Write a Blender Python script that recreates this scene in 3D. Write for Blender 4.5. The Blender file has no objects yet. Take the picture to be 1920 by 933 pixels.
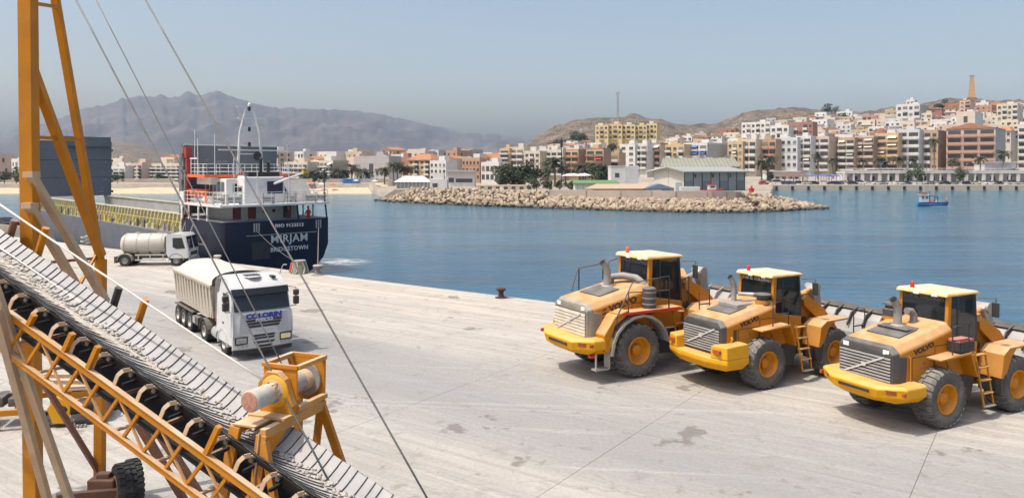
import bpy, bmesh, math, random
from mathutils import Vector, Matrix, Euler, noise
R = math.radians
random.seed(7)
SC = bpy.context.scene
COL = SC.collection

# ---------------------------------------------------------------- camera
F, CX, CYP, CAMH, PITCH = 1420.0, 960.0, 337.8, 7.8, R(1.0)
cam = bpy.data.cameras.new('camera'); camo = bpy.data.objects.new('camera', cam); COL.objects.link(camo)
camo.location = (0, 0, CAMH); camo.rotation_euler = (math.pi/2 - PITCH, 0, 0)
cam.sensor_width = 36; cam.sensor_fit = 'HORIZONTAL'; cam.lens = F/1920*36
cam.shift_y = -(466.5 - CYP)/1920
cam.clip_start = 0.1; cam.clip_end = 60000
SC.camera = camo
# ---------------------------------------------------------------- world, sun, exposure
SUN = Vector((-0.43, -0.22, 1.0)).normalized()
world = bpy.data.worlds.new('World'); SC.world = world; world.use_nodes = True
wn = world.node_tree.nodes; wl = world.node_tree.links; wn.clear()
wo = wn.new('ShaderNodeOutputWorld'); wb = wn.new('ShaderNodeBackground'); sk = wn.new('ShaderNodeTexSky')
sk.sky_type = 'NISHITA'; sk.sun_disc = False
sk.sun_elevation = math.asin(SUN.z); sk.sun_rotation = math.atan2(SUN.x, SUN.y)
sk.air_density = 1.0; sk.dust_density = 5.2; sk.ozone_density = 0.1; sk.altitude = 0
wb.inputs[1].default_value = 0.15
wl.new(sk.outputs[0], wb.inputs[0]); wl.new(wb.outputs[0], wo.inputs[0])
sl = bpy.data.lights.new('sun', 'SUN'); sl.energy = 3.1; sl.angle = R(0.55); sl.color = (1.0, 0.95, 0.87)
so = bpy.data.objects.new('sun', sl); COL.objects.link(so)
so.rotation_euler = SUN.to_track_quat('Z', 'Y').to_euler(); so.location = (0, 0, 60)
SC.view_settings.view_transform = 'Standard'; SC.view_settings.look = 'None'
SC.view_settings.exposure = 0.30; SC.view_settings.gamma = 1.0
SC.render.engine = 'CYCLES'
SC.cycles.max_bounces = 6; SC.cycles.transparent_max_bounces = 12; SC.cycles.volume_bounces = 1

# ---------------------------------------------------------------- pixel rays
def ray(px, py):
    a = (px-CX)/F; b = -(py-CYP)/F; c, s = math.cos(PITCH), math.sin(PITCH)
    return Vector((a, c+b*s, -s+b*c))
def G(px, py, z=0.0):                      # where the ray meets the level z
    d = ray(px, py); t = (z-CAMH)/d.z
    return Vector((d.x*t, d.y*t, z))
def D(px, py, y):                          # the point of the ray at distance y
    d = ray(px, py); t = y/d.y
    return Vector((d.x*t, y, CAMH+d.z*t))
def lerp_tab(tab, x):
    if x <= tab[0][0]: return tab[0][1]
    for (a, b), (c, d) in zip(tab, tab[1:]):
        if x <= c: return b+(d-b)*(x-a)/(c-a)
    return tab[-1][1]

# ---------------------------------------------------------------- materials
MATS = {}
def mat(name, col, rough=0.6, metal=0.0, var=0.12, scale=3.0, bump=0.0, bscale=None, dust=None, dcol=(0.62, 0.55, 0.45),
        stain=None, scol=(0.2, 0.12, 0.06), sscale=1.5, spec=None, coords='Object', coat=0.0):
    if name in MATS: return MATS[name]
    m = bpy.data.materials.new(name); m.use_nodes = True; nt = m.node_tree; N, L = nt.nodes, nt.links
    p = N['Principled BSDF']; p.inputs['Roughness'].default_value = rough; p.inputs['Metallic'].default_value = metal
    if spec is not None: p.inputs['Specular IOR Level'].default_value = spec
    if coat: p.inputs['Coat Weight'].default_value = coat
    tc = N.new('ShaderNodeTexCoord')
    nz = N.new('ShaderNodeTexNoise'); nz.inputs['Scale'].default_value = scale; nz.inputs['Detail'].default_value = 6
    nz.inputs['Roughness'].default_value = 0.65
    L.new(tc.outputs[coords], nz.inputs['Vector'])
    cr = N.new('ShaderNodeValToRGB'); e = cr.color_ramp.elements
    e[0].position = 0.3; e[1].position = 0.7
    e[0].color = (*[max(0, c*(1-var)) for c in col], 1); e[1].color = (*[min(1, c*(1+var)) for c in col], 1)
    L.new(nz.outputs['Fac'], cr.inputs[0]); out = cr.outputs[0]
    def mixin(fac, c2):
        nonlocal out
        mx = N.new('ShaderNodeMix'); mx.data_type = 'RGBA'
        L.new(fac, mx.inputs[0]); L.new(out, mx.inputs[6]); mx.inputs[7].default_value = (*c2, 1); out = mx.outputs[2]
    if stain:
        n2 = N.new('ShaderNodeTexNoise'); n2.inputs['Scale'].default_value = sscale; n2.inputs['Detail'].default_value = 8
        n2.inputs['Roughness'].default_value = 0.7
        L.new(tc.outputs[coords], n2.inputs['Vector'])
        r2 = N.new('ShaderNodeValToRGB'); r2.color_ramp.elements[0].position = 0.52; r2.color_ramp.elements[1].position = 0.72
        r2.color_ramp.elements[1].color = (stain, stain, stain, 1)
        L.new(n2.outputs['Fac'], r2.inputs[0]); mixin(r2.outputs[0], scol)
    if dust:
        ge = N.new('ShaderNodeNewGeometry'); sx = N.new('ShaderNodeSeparateXYZ'); L.new(ge.outputs['Normal'], sx.inputs[0])
        mr = N.new('ShaderNodeMapRange'); mr.inputs[1].default_value = -0.1; mr.inputs[2].default_value = 0.85
        mr.inputs[3].default_value = dust*0.025; mr.inputs[4].default_value = dust
        L.new(sx.outputs[2], mr.inputs[0])
        n3 = N.new('ShaderNodeTexNoise'); n3.inputs['Scale'].default_value = 2.2; n3.inputs['Detail'].default_value = 7
        L.new(tc.outputs[coords], n3.inputs['Vector'])
        m3 = N.new('ShaderNodeMapRange'); m3.inputs[1].default_value = 0.3; m3.inputs[2].default_value = 0.65
        m3.inputs[3].default_value = 0.45; m3.inputs[4].default_value = 1.1
        L.new(n3.outputs['Fac'], m3.inputs[0])
        mu = N.new('ShaderNodeMath'); mu.operation = 'MULTIPLY'; mu.use_clamp = True
        L.new(mr.outputs[0], mu.inputs[0]); L.new(m3.outputs[0], mu.inputs[1]); mixin(mu.outputs[0], dcol)
    L.new(out, p.inputs['Base Color'])
    if bump:
        nb = N.new('ShaderNodeTexNoise'); nb.inputs['Scale'].default_value = bscale or scale*6; nb.inputs['Detail'].default_value = 5
        L.new(tc.outputs[coords], nb.inputs['Vector'])
        bp = N.new('ShaderNodeBump'); bp.inputs['Strength'].default_value = bump; bp.inputs['Distance'].default_value = 0.02
        L.new(nb.outputs['Fac'], bp.inputs['Height']); L.new(bp.outputs[0], p.inputs['Normal'])
    MATS[name] = m; return m

def glass(name, col=(0.02, 0.025, 0.03), rough=0.06, alpha=1.0):
    if name in MATS: return MATS[name]
    m = mat(name, col, rough, var=0.1, spec=0.6); p = m.node_tree.nodes['Principled BSDF']
    p.inputs['Alpha'].default_value = alpha
    return m

# ---------------------------------------------------------------- mesh builder
class MB:
    def __init__(s): s.v = []; s.f = []
    def add(s, vs, fs):
        o = len(s.v); s.v += [tuple(v) for v in vs]; s.f += [tuple(i+o for i in f) for f in fs]; return s
    def box(s, x0, x1, y0, y1, z0, z1):
        return s.add([(x0,y0,z0),(x1,y0,z0),(x1,y1,z0),(x0,y1,z0),(x0,y0,z1),(x1,y0,z1),(x1,y1,z1),(x0,y1,z1)],
                     [(0,3,2,1),(4,5,6,7),(0,1,5,4),(1,2,6,5),(2,3,7,6),(3,0,4,7)])
    def hexa(s, vs):                       # 8 corners: bottom four, top four
        return s.add(vs, [(0,3,2,1),(4,5,6,7),(0,1,5,4),(1,2,6,5),(2,3,7,6),(3,0,4,7)])
    def bar(s, p, q, w, h=None, up=(0,0,1)):
        p, q = Vector(p), Vector(q); h = h or w; d = (q-p).normalized(); u = Vector(up)
        if abs(d.dot(u)) > 0.98: u = Vector((0,1,0)) if abs(d.y) < 0.9 else Vector((1,0,0))
        a = d.cross(u).normalized()*w/2; b = a.cross(d).normalized()*h/2
        return s.hexa([p-a-b, p+a-b, q+a-b, q-a-b, p-a+b, p+a+b, q+a+b, q-a+b])
    def tube(s, pts, r, n=8, cap=True):
        pts = [Vector(p) for p in pts]; rs = r if isinstance(r, (list, tuple)) else [r]*len(pts); o = len(s.v); ring = []
        d0 = (pts[1]-pts[0]).normalized(); u = Vector((0,0,1)) if abs(d0.z) < 0.9 else Vector((1,0,0))
        for i, p in enumerate(pts):
            d = ((pts[min(i+1,len(pts)-1)]-p).normalized() + (p-pts[max(i-1,0)]).normalized())
            d = d.normalized() if d.length > 1e-6 else d0
            a = d.cross(u)
            if a.length < 1e-4: a = d.cross(Vector((1,0,0)))
            a.normalize(); b = a.cross(d); u = b
            s.v += [tuple(p+(a*math.cos(2*math.pi*k/n)+b*math.sin(2*math.pi*k/n))*rs[i]) for k in range(n)]
        for i in range(len(pts)-1):
            for k in range(n):
                A = o+i*n; s.f.append((A+k, A+(k+1)%n, A+n+(k+1)%n, A+n+k))
        if cap:
            s.f.append(tuple(o+k for k in reversed(range(n)))); A = o+(len(pts)-1)*n; s.f.append(tuple(A+k for k in range(n)))
        return s
    def prism(s, poly, a0, a1, axis='y'):  # poly in the two other axes, extruded along axis
        n = len(poly)
        def P(u, w, a): return {'y': (u, a, w), 'z': (u, w, a), 'x': (a, u, w)}[axis]
        return s.add([P(u, w, a0) for u, w in poly]+[P(u, w, a1) for u, w in poly],
                     [tuple(range(n)), tuple(reversed(range(n, 2*n)))]+[(i, i+n, (i+1)%n+n, (i+1)%n) for i in range(n)])
    def lathe(s, prof, n=24, axis='y', c=(0,0,0), ring=False, cap=True):   # prof: (axial, radius)
        o = len(s.v)
        for a, r in prof:
            for k in range(n):
                t = 2*math.pi*k/n; x, y = r*math.cos(t), r*math.sin(t)
                v = {'y': (x, a, y), 'z': (x, y, a), 'x': (a, x, y)}[axis]; s.v.append((v[0]+c[0], v[1]+c[1], v[2]+c[2]))
        for i in range(len(prof)-1):
            for k in range(n): A = o+i*n; s.f.append((A+k, A+(k+1)%n, A+n+(k+1)%n, A+n+k))
        A = o+(len(prof)-1)*n
        if ring:
            for k in range(n): s.f.append((A+k, A+(k+1)%n, o+(k+1)%n, o+k))
        elif cap: s.f.append(tuple(o+k for k in range(n))); s.f.append(tuple(A+k for k in reversed(range(n))))
        return s
    def loft(s, rings, closed=True, caps=True):
        o = len(s.v); n = len(rings[0])
        for r in rings: s.v += [tuple(v) for v in r]
        for i in range(len(rings)-1):
            for k in range(n if closed else n-1): A = o+i*n; s.f.append((A+k, A+(k+1)%n, A+n+(k+1)%n, A+n+k))
        if caps and closed:
            s.f.append(tuple(o+k for k in reversed(range(n)))); A = o+(len(rings)-1)*n; s.f.append(tuple(A+k for k in range(n)))
        return s
    def sheet(s, rows): return s.loft(rows, closed=False, caps=False)
    def mesh(s, name, smooth=False, fix=True):
        me = bpy.data.meshes.new(name); me.from_pydata(s.v, [], s.f)
        if fix:
            bm = bmesh.new(); bm.from_mesh(me); bmesh.ops.recalc_face_normals(bm, faces=bm.faces); bm.to_mesh(me); bm.free()
        if smooth:
            me.polygons.foreach_set('use_smooth', [True]*len(me.polygons))
            if smooth is not True: me.set_sharp_from_angle(angle=R(smooth))
        return me
    def build(s, name, material, parent=None, smooth=False, bevel=0, loc=None, rot=None, fix=True, seg=2):
        me = s.mesh(name, smooth, fix); me.materials.append(material)
        o = bpy.data.objects.new(name, me); COL.objects.link(o); o.parent = parent
        if loc is not None: o.location = loc
        if rot is not None: o.rotation_euler = rot
        if bevel:
            b = o.modifiers.new('bevel', 'BEVEL'); b.width = bevel; b.segments = seg; b.limit_method = 'ANGLE'; b.angle_limit = R(35)
            b.use_clamp_overlap = True
        return o
def inst(me, name, parent=None, loc=(0,0,0), rot=(0,0,0), scale=(1,1,1)):
    o = bpy.data.objects.new(name, me); COL.objects.link(o); o.parent = parent
    o.location = loc; o.rotation_euler = rot; o.scale = scale; return o
def tag(o, label=None, cat=None, group=None, kind=None):
    if label: o['label'] = label
    if cat: o['category'] = cat
    if group: o['group'] = group
    if kind: o['kind'] = kind
    return o
def thing(name, label, cat, loc=(0,0,0), rz=0, group=None):
    o = bpy.data.objects.new(name, None); COL.objects.link(o); o.location = loc; o.rotation_euler = (0,0,rz)
    o.empty_display_size = 0.2
    return tag(o, label, cat, group)
def dressed(me, m):
    me.materials.append(m); return me
def text(s, size, m, parent, loc, rot, name='lettering', depth=0.004, sx=1.0, bold=0.0, align='CENTER', shear=0.0, space=1.0, pose=None):
    cu = bpy.data.curves.new('t', 'FONT'); cu.body = s; cu.size = size; cu.extrude = depth; cu.align_x = align; cu.align_y = 'CENTER'
    cu.offset = bold; cu.shear = shear; cu.space_character = space; cu.resolution_u = 2
    t = bpy.data.objects.new('t', cu); COL.objects.link(t)
    dg = bpy.context.evaluated_depsgraph_get(); me = bpy.data.meshes.new_from_object(t.evaluated_get(dg)); me.name = name
    bpy.data.objects.remove(t); bpy.data.curves.remove(cu)
    me.materials.clear(); me.materials.append(m)
    o = inst(me, name, parent, loc, rot, (sx, 1, 1))
    if pose: o.matrix_local = pose
    return o
def frame_on(face_right, face_up, origin):
    x = Vector(face_right).normalized(); y = Vector(face_up); y = (y - x*y.dot(x)).normalized(); z = x.cross(y)
    m = Matrix((x, y, z)).transposed().to_4x4(); m.translation = Vector(origin); return m
STRUCT = lambda o: tag(o, kind='structure')
# ================================================================ setting
WZ = -2.0
def world_mat(name): 
    m = bpy.data.materials.new(name); m.use_nodes = True; MATS[name] = m
    nt = m.node_tree; N, L = nt.nodes, nt.links; p = N['Principled BSDF']; g = N.new('ShaderNodeNewGeometry')
    return m, N, L, p, g
def nmap(N, L, src, scale=(1,1,1), rz=0):
    mp = N.new('ShaderNodeMapping'); mp.inputs['Scale'].default_value = scale; mp.inputs['Rotation'].default_value = (0,0,rz)
    L.new(src, mp.inputs[0]); return mp.outputs[0]
def nnoise(N, L, vec, sc, det=6, rough=0.6, dist=0.0):
    n = N.new('ShaderNodeTexNoise'); n.inputs['Scale'].default_value = sc; n.inputs['Detail'].default_value = det
    n.inputs['Roughness'].default_value = rough; n.inputs['Distortion'].default_value = dist
    if vec: L.new(vec, n.inputs['Vector'])
    return n.outputs['Fac']
def nramp(N, L, src, stops):
    r = N.new('ShaderNodeValToRGB'); e = r.color_ramp.elements
    while len(e) < len(stops): e.new(0.5)
    for el, (p, c) in zip(e, stops):
        el.position = p; el.color = (*c, 1) if isinstance(c, tuple) else (c, c, c, 1)
    L.new(src, r.inputs[0]); return r.outputs[0]
def nmix(N, L, fac, a, b, mode='MIX'):
    x = N.new('ShaderNodeMix'); x.data_type = 'RGBA'; x.blend_type = mode
    if isinstance(fac, float): x.inputs[0].default_value = fac
    else: L.new(fac, x.inputs[0])
    for s, v in ((6, a), (7, b)):
        if isinstance(v, tuple): x.inputs[s].default_value = (*v, 1)
        else: L.new(v, x.inputs[s])
    return x.outputs[2]
def nbump(N, L, h, strength, dist, p):
    b = N.new('ShaderNodeBump'); b.inputs['Strength'].default_value = strength; b.inputs['Distance'].default_value = dist
    L.new(h, b.inputs['Height']); L.new(b.outputs[0], p.inputs['Normal'])

# quay frame: QO on the edge, QS along the edge (away, left), QT inland
E1, E2 = G(600, 513), G(1012, 563)
QS = (E1-E2).normalized(); QT = Vector((-QS.y, QS.x, 0)); QT = QT if QT.y < 0 else -QT; QO = E2.copy()
QA = math.atan2(QS.y, QS.x)
def Q(s, t, z=0): return QO + QS*s + QT*t + Vector((0, 0, z))
def qst(p): d = p-QO; return d.dot(QS), d.dot(QT)

m, N, L, p, g = world_mat('concrete_quay')
pos = g.outputs['Position']; along = nmap(N, L, nmap(N, L, pos, (1,1,1), -QA), (0.22, 1, 1))
sxyz = N.new('ShaderNodeSeparateXYZ'); L.new(nmap(N, L, pos, (1,1,1), -QA), sxyz.inputs[0])
base = nramp(N, L, nnoise(N, L, pos, 0.11, 5, 0.6), [(0.33, (0.365,0.345,0.312)), (0.65, (0.455,0.432,0.395))])
# warmer, sandier concrete towards the edge
te = N.new('ShaderNodeMapRange'); ty = Vector((QT.x, QT.y, 0)); 
dp = N.new('ShaderNodeVectorMath'); dp.operation = 'DOT_PRODUCT'; dp.inputs[1].default_value = ty; L.new(pos, dp.inputs[0])
t0 = QO.dot(ty); te.inputs[1].default_value = t0+13; te.inputs[2].default_value = t0+1.5; L.new(dp.outputs['Value'], te.inputs[0])
ed = N.new('ShaderNodeMath'); ed.operation = 'MULTIPLY'; L.new(te.outputs[0], ed.inputs[0])
L.new(nramp(N, L, nnoise(N, L, along, 0.5, 7, 0.7), [(0.32, 0.25), (0.6, 1.0)]), ed.inputs[1])
base = nmix(N, L, ed.outputs[0], base, (0.53, 0.475, 0.395))
lane = N.new('ShaderNodeMapRange'); lane.interpolation_type = 'SMOOTHSTEP'   # driven lane, grey with cement
lane.inputs[1].default_value = 5.6; lane.inputs[2].default_value = 2.2
lw = nnoise(N, L, along, 0.12, 4, 0.6); lo = N.new('ShaderNodeMath'); lo.operation = 'MULTIPLY_ADD'; lo.inputs[1].default_value = 6.0; L.new(lw, lo.inputs[0]); lo.inputs[2].default_value = -(t0+16.4)-3.0
l2 = N.new('ShaderNodeMath'); l2.operation = 'ADD'; L.new(dp.outputs['Value'], l2.inputs[0]); L.new(lo.outputs[0], l2.inputs[1])
l3 = N.new('ShaderNodeMath'); l3.operation = 'ABSOLUTE'; L.new(l2.outputs[0], l3.inputs[0]); L.new(l3.outputs[0], lane.inputs[0])
ln = N.new('ShaderNodeMath'); ln.operation = 'MULTIPLY'; L.new(lane.outputs[0], ln.inputs[0])
L.new(nramp(N, L, nnoise(N, L, along, 0.22, 6, 0.62), [(0.30, 0.45), (0.6, 1.0)]), ln.inputs[1])
base = nmix(N, L, ln.outputs[0], base, (0.275, 0.275, 0.276))
tr = nramp(N, L, nnoise(N, L, nmap(N, L, nmap(N, L, pos, (1,1,1), -QA), (0.05, 1.6, 1)), 1.0, 7, 0.7, 0.6), [(0.40, 0.0), (0.54, 0.55), (0.62, 0.0)])
base = nmix(N, L, tr, base, (0.26, 0.25, 0.235))
tr2 = nramp(N, L, nnoise(N, L, nmap(N, L, nmap(N, L, pos, (1,1,1), -QA-0.5), (0.06, 2.2, 1)), 0.8, 6, 0.7, 0.8), [(0.56, 0.0), (0.66, 0.3)])
base = nmix(N, L, tr2, base, (0.48, 0.465, 0.44))
st = nramp(N, L, nnoise(N, L, pos, 0.75, 8, 0.72, 0.3), [(0.56, 0.0), (0.68, 0.5), (0.8, 0.65)])
base = nmix(N, L, st, base, (0.21, 0.19, 0.17))
dk = nramp(N, L, nnoise(N, L, nmap(N, L, pos, (1,1,1), 0.7), 0.42, 5, 0.6), [(0.63, 0.0), (0.66, 0.65)])
base = nmix(N, L, dk, base, (0.13, 0.115, 0.10))
st2 = nramp(N, L, nnoise(N, L, nmap(N, L, pos, (1,1,1), 1.9), 1.7, 4, 0.6, 0.5), [(0.625, 0.0), (0.68, 0.5)])
base = nmix(N, L, st2, base, (0.19, 0.17, 0.145))
sp = nramp(N, L, nnoise(N, L, pos, 9.0, 4, 0.7), [(0.35, 0.86), (0.65, 1.08)])
base = nmix(N, L, 0.8, base, sp, 'MULTIPLY')
vo = N.new('ShaderNodeTexVoronoi'); vo.feature = 'DISTANCE_TO_EDGE'; vo.inputs['Scale'].default_value = 0.33
wv = N.new('ShaderNodeVectorMath'); wv.operation = 'ADD'; L.new(pos, wv.inputs[0])
nc = N.new('ShaderNodeTexNoise'); nc.inputs['Scale'].default_value = 0.9; nc.inputs['Detail'].default_value = 6; L.new(pos, nc.inputs['Vector'])
L.new(nc.outputs['Color'], wv.inputs[1]); L.new(wv.outputs[0], vo.inputs['Vector'])
ck0 = nramp(N, L, vo.outputs['Distance'], [(0.0, 0.5), (0.004, 0.25), (0.008, 0.0)])
ckm = N.new('ShaderNodeMath'); ckm.operation = 'MULTIPLY'; L.new(ck0, ckm.inputs[0])
L.new(nramp(N, L, nnoise(N, L, pos, 0.16, 3, 0.5), [(0.42, 0.0), (0.55, 1.0)]), ckm.inputs[1]); ck = ckm.outputs[0]
base = nmix(N, L, ck, base, (0.22, 0.20, 0.18))
L.new(base, p.inputs['Base Color']); p.inputs['Roughness'].default_value = 0.9
nbump(N, L, nnoise(N, L, pos, 3.0, 8, 0.75), 0.5, 0.03, p)
M_QUAY = m
M_JOINT = mat('joint_filler', (0.31, 0.295, 0.27), 0.95)
M_QWALL = mat('quay_wall', (0.34, 0.31, 0.27), 0.9, var=0.25, scale=0.6, bump=0.5, stain=0.7, scol=(0.10,0.09,0.07), sscale=0.4)

quay = MB()
pts = [Q(-140, 0.04), Q(170, 0.04), Q(170, 110), Q(-140, 110)]
quay.hexa([(*v.xy, -3.0) for v in pts]+[(*v.xy, -0.035) for v in pts])
quay = STRUCT(quay.build('quay', M_JOINT))
W = MB(); a, b = Q(-140, 0), Q(170, 0)
STRUCT(MB().hexa([(*(a).xy,-3.0),(*(b).xy,-3.0),(*(b+QT*0.02).xy,-3.0),(*(a+QT*0.02).xy,-3.0),
                  (*(a).xy,-0.03),(*(b).xy,-0.03),(*(b+QT*0.02).xy,-0.03),(*(a+QT*0.02).xy,-0.03)]).build('quay_wall_face', M_QWALL, quay))
rs = random.Random(3)
SX, TY = 7.2, 5.6
cells = []
for i in range(-20, 24):
    for j in range(0, 20):
        near = False
        for (aa, bb) in ((0,0),(1,0),(0,1),(1,1),(.5,.5)):
            c = Q((i+aa)*SX, (j+bb)*TY)
            if c.y > 8 and -200 < CX+F*c.x/c.y < 2120: near = True
        if near: cells.append((i, j))
def slab(m, i, j):
    gp = 0.006
    # small cells beyond are one sheet; near ones bevel a little at their edges
    s0, s1, t0_, t1 = i*SX+gp, (i+1)*SX-gp, j*TY+(gp if j else -0.03), (j+1)*TY-gp
    dz = rs.uniform(-0.003, 0.0)
    qs = [Q(s0,t0_), Q(s1,t0_), Q(s1,t1), Q(s0,t1)]
    jt = [rs.uniform(-.02,.06) if j == 0 else 0 for _ in range(2)]
    qs[0] = qs[0]+QT*jt[0]; qs[1] = qs[1]+QT*jt[1]
    return m.hexa([(v.x, v.y, -0.03) for v in qs]+[(v.x, v.y, dz) for v in qs])
cells.sort(key=lambda c: Q((c[0]+.5)*SX, (c[1]+.5)*TY).length)
for i, j in cells[:280]: slab(MB(), i, j).build('concrete_slab', M_QUAY, quay)
rest = MB()
for i, j in cells[280:]: slab(rest, i, j)
for i in range(-20, 24):
    for j in range(0, 20):
        if (i, j) not in set(cells): slab(rest, i, j)
tag(rest.build('concrete_slab_field', M_QUAY, quay), kind='stuff')

# ---- water
m, N, L, p, g = world_mat('sea_water')
pos = g.outputs['Position']
p.inputs['Roughness'].default_value = 0.12; p.inputs['IOR'].default_value = 1.33
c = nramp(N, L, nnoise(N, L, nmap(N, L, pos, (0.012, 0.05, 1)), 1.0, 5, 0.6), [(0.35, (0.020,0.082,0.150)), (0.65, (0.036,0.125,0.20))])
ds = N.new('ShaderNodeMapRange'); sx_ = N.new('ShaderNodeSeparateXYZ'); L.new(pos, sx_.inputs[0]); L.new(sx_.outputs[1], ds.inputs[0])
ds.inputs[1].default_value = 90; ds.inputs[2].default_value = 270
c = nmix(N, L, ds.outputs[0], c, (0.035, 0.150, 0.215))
L.new(c, p.inputs['Base Color'])
w1 = nnoise(N, L, nmap(N, L, pos, (0.55, 1.5, 1), 0.25), 0.55, 6, 0.62, 0.4)
w2 = nnoise(N, L, nmap(N, L, pos, (0.1, 0.42, 1), -0.12), 0.5, 4, 0.55)
ad = N.new('ShaderNodeMath'); ad.operation = 'MULTIPLY_ADD'; L.new(w2, ad.inputs[0]); ad.inputs[1].default_value = 1.6; L.new(w1, ad.inputs[2])
calm = nramp(N, L, nnoise(N, L, nmap(N, L, pos, (0.008, 0.06, 1), 0.06), 1.0, 4, 0.6), [(0.38, 0.35), (0.6, 1.0)])
hm = N.new('ShaderNodeMath'); hm.operation = 'MULTIPLY'; L.new(ad.outputs[0], hm.inputs[0]); L.new(calm, hm.inputs[1])
nbump(N, L, hm.outputs[0], 0.55, 0.45, p)
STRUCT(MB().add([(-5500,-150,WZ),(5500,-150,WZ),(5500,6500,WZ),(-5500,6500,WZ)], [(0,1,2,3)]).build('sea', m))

# ---- far mountains
MPROF = [(-260,262),(-100,256),(0,251),(42,235),(85,232),(117,221),(159,203),(198,198),(222,190),(230,183),(238,186),(265,180),(290,183),(302,177),(320,184),(340,181),(346,174),(354,171),(364,177),(380,179),(395,174),(409,171),(427,179),(450,186),(480,195),(521,204),(540,202),(593,206),(640,206),(700,212),(760,224),(810,236),(837,240),(865,249),(880,247),(906,251),(928,250),(945,257),(952,255),(984,263),(1010,272),(1060,285),(1150,300)]
def fbm(x, y, s, o=5, seed=0): return noise.fractal(Vector((x*s, y*s, seed)), 0.9, 2.1, o)
m, N, L, p, g = world_mat('mountain_rock'); pos = g.outputs['Position']
c = nramp(N, L, nnoise(N, L, nmap(N, L, pos, (0.004,0.0015,0.004)), 1.0, 8, 0.7), [(0.35, (0.028,0.026,0.026)), (0.5, (0.055,0.048,0.046)), (0.68, (0.105,0.092,0.085))])
L.new(c, p.inputs['Base Color']); p.inputs['Roughness'].default_value = 1
M_MOUNT = m
rows = []
NR = 46
for r in range(NR+1):
    d = 3000+2600*r/30 if r <= 30 else 5600+800*(r-30)/16; row = []
    for k in range(0, 354):
        u = -250+k*4
        zr = (313-lerp_tab(MPROF, u)+2.6*fbm(u, 0, .09, 4, 7)+1.2*abs(fbm(u, 5, .3, 3, 8)))*5600/F+CAMH
        x = (d-3000)/2600
        s = x**1.25 if x <= 1 else max(0.0, 1-((x-1)*1.5))
        X = (u-CX)/F*d
        n = fbm(X, d, 0.0016, 6, 3); rid = 1-abs(fbm(X, d*0.35, 0.0032, 5, 9))
        fade = min(1, abs(x-1)*3.2)
        z = zr*s*(1+0.30*n*fade) + zr*0.22*(rid-0.75)*fade*min(1, s*2)
        row.append((X, d, max(z, 2)-6*(r == 0)))
    rows.append(row)
STRUCT(MB().sheet(rows).build('mountains', M_MOUNT, smooth=True))
# lower brown foothill
rows = []
FH = [(-250,318),(-60,312),(0,306),(60,298),(120,290),(170,276),(200,267),(225,264),(255,268),(290,280),(330,290),(400,296),(480,300),(560,306),(640,314)]
for r in range(17):
    d = 1400+900*(r/16); row = []
    for k in range(75):
        u = -240+k*12; zr = max(0, (313-lerp_tab(FH, u))*1900/F+CAMH); x = (d-1400)/500
        s = x**0.9 if x <= 1 else max(0, 1-(x-1)*.8); X = (u-CX)/F*d
        row.append((X, d, zr*s*(1+.25*fbm(X, d, .006, 5, 4)*min(1, abs(x-1)*3))-3*(r == 0)))
    rows.append(row)
m, N, L, p, g = world_mat('scrub_hill'); pos = g.outputs['Position']
c = nramp(N, L, nnoise(N, L, pos, 0.05, 9, 0.72), [(0.38, (0.065,0.06,0.04)), (0.5, (0.15,0.115,0.085)), (0.66, (0.27,0.205,0.155))])
c2 = nramp(N, L, nnoise(N, L, pos, 0.35, 6, 0.7), [(0.5, 0.0), (0.58, 0.85)])
c = nmix(N, L, c2, c, (0.045, 0.05, 0.03))
L.new(c, p.inputs['Base Color']); p.inputs['Roughness'].default_value = 1
nbump(N, L, nnoise(N, L, pos, 0.12, 8, 0.75), 0.9, 4.0, p)
M_HILL = m
STRUCT(MB().sheet(rows).build('foothill', M_HILL, smooth=True))

# ---- town terrain: from the shore up the hillside
HTOP = [(-150,300),(300,292),(480,284),(700,276),(900,266),(1000,264),(1100,264),(1200,262),(1300,252),(1380,241),(1450,224),(1520,216),(1600,213),(1680,199),(1760,193),(1830,188),(1930,194),(2100,205)]
RIDGE = [(-150,330),(960,330),(975,300),(993,266),(1013,253),(1035,240),(1061,231),(1078,226),(1111,222),(1159,220),(1172,220),(1180,215),(1187,213),(1196,216),(1203,219),(1214,223),(1238,223),(1256,230),(1264,234),(1304,234),(1341,234),(1363,225),(1385,215),(1404,209.5),(1439,206),(1493,203),(1545,208),(1580,213),(1640,210),(1720,200),(1765,189),(1800,187),(1860,190),(1930,188),(2100,190)]
D0 = [(-150,292),(690,292),(712,250),(735,236),(830,222),(960,203),(1150,191),(1350,179),(1446,184),(1447,316),(2100,316)]
DT = 640.0
def terr(u, d):
    zb = 0.35 if u > 700 else 1.3
    zt = max(3.0, (313-lerp_tab(HTOP, u))*DT/F+CAMH-9.0)
    if d < 325: return zb
    if d < 350: return zb+(2.2-zb)*(d-325)/25
    if d < DT: x = (d-350)/(DT-350); return 2.2+(zt-2.2)*(x*x*(1.6-.6*x))
    dr = 900.0
    zr = max(zt, (313-lerp_tab(RIDGE, u))*dr/F+CAMH)
    if d < dr:
        x = (d-DT)/(dr-DT); return zt+(zr-zt)*(x**0.85)
    return zr-(d-dr)*0.12
rows = []
ds_ = [0, .0001]+[i/12 for i in range(1, 13)]+[('a', 350+i*14.5) for i in range(1, 21)]+[('a', 640+i*13) for i in range(1, 31)]
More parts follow.
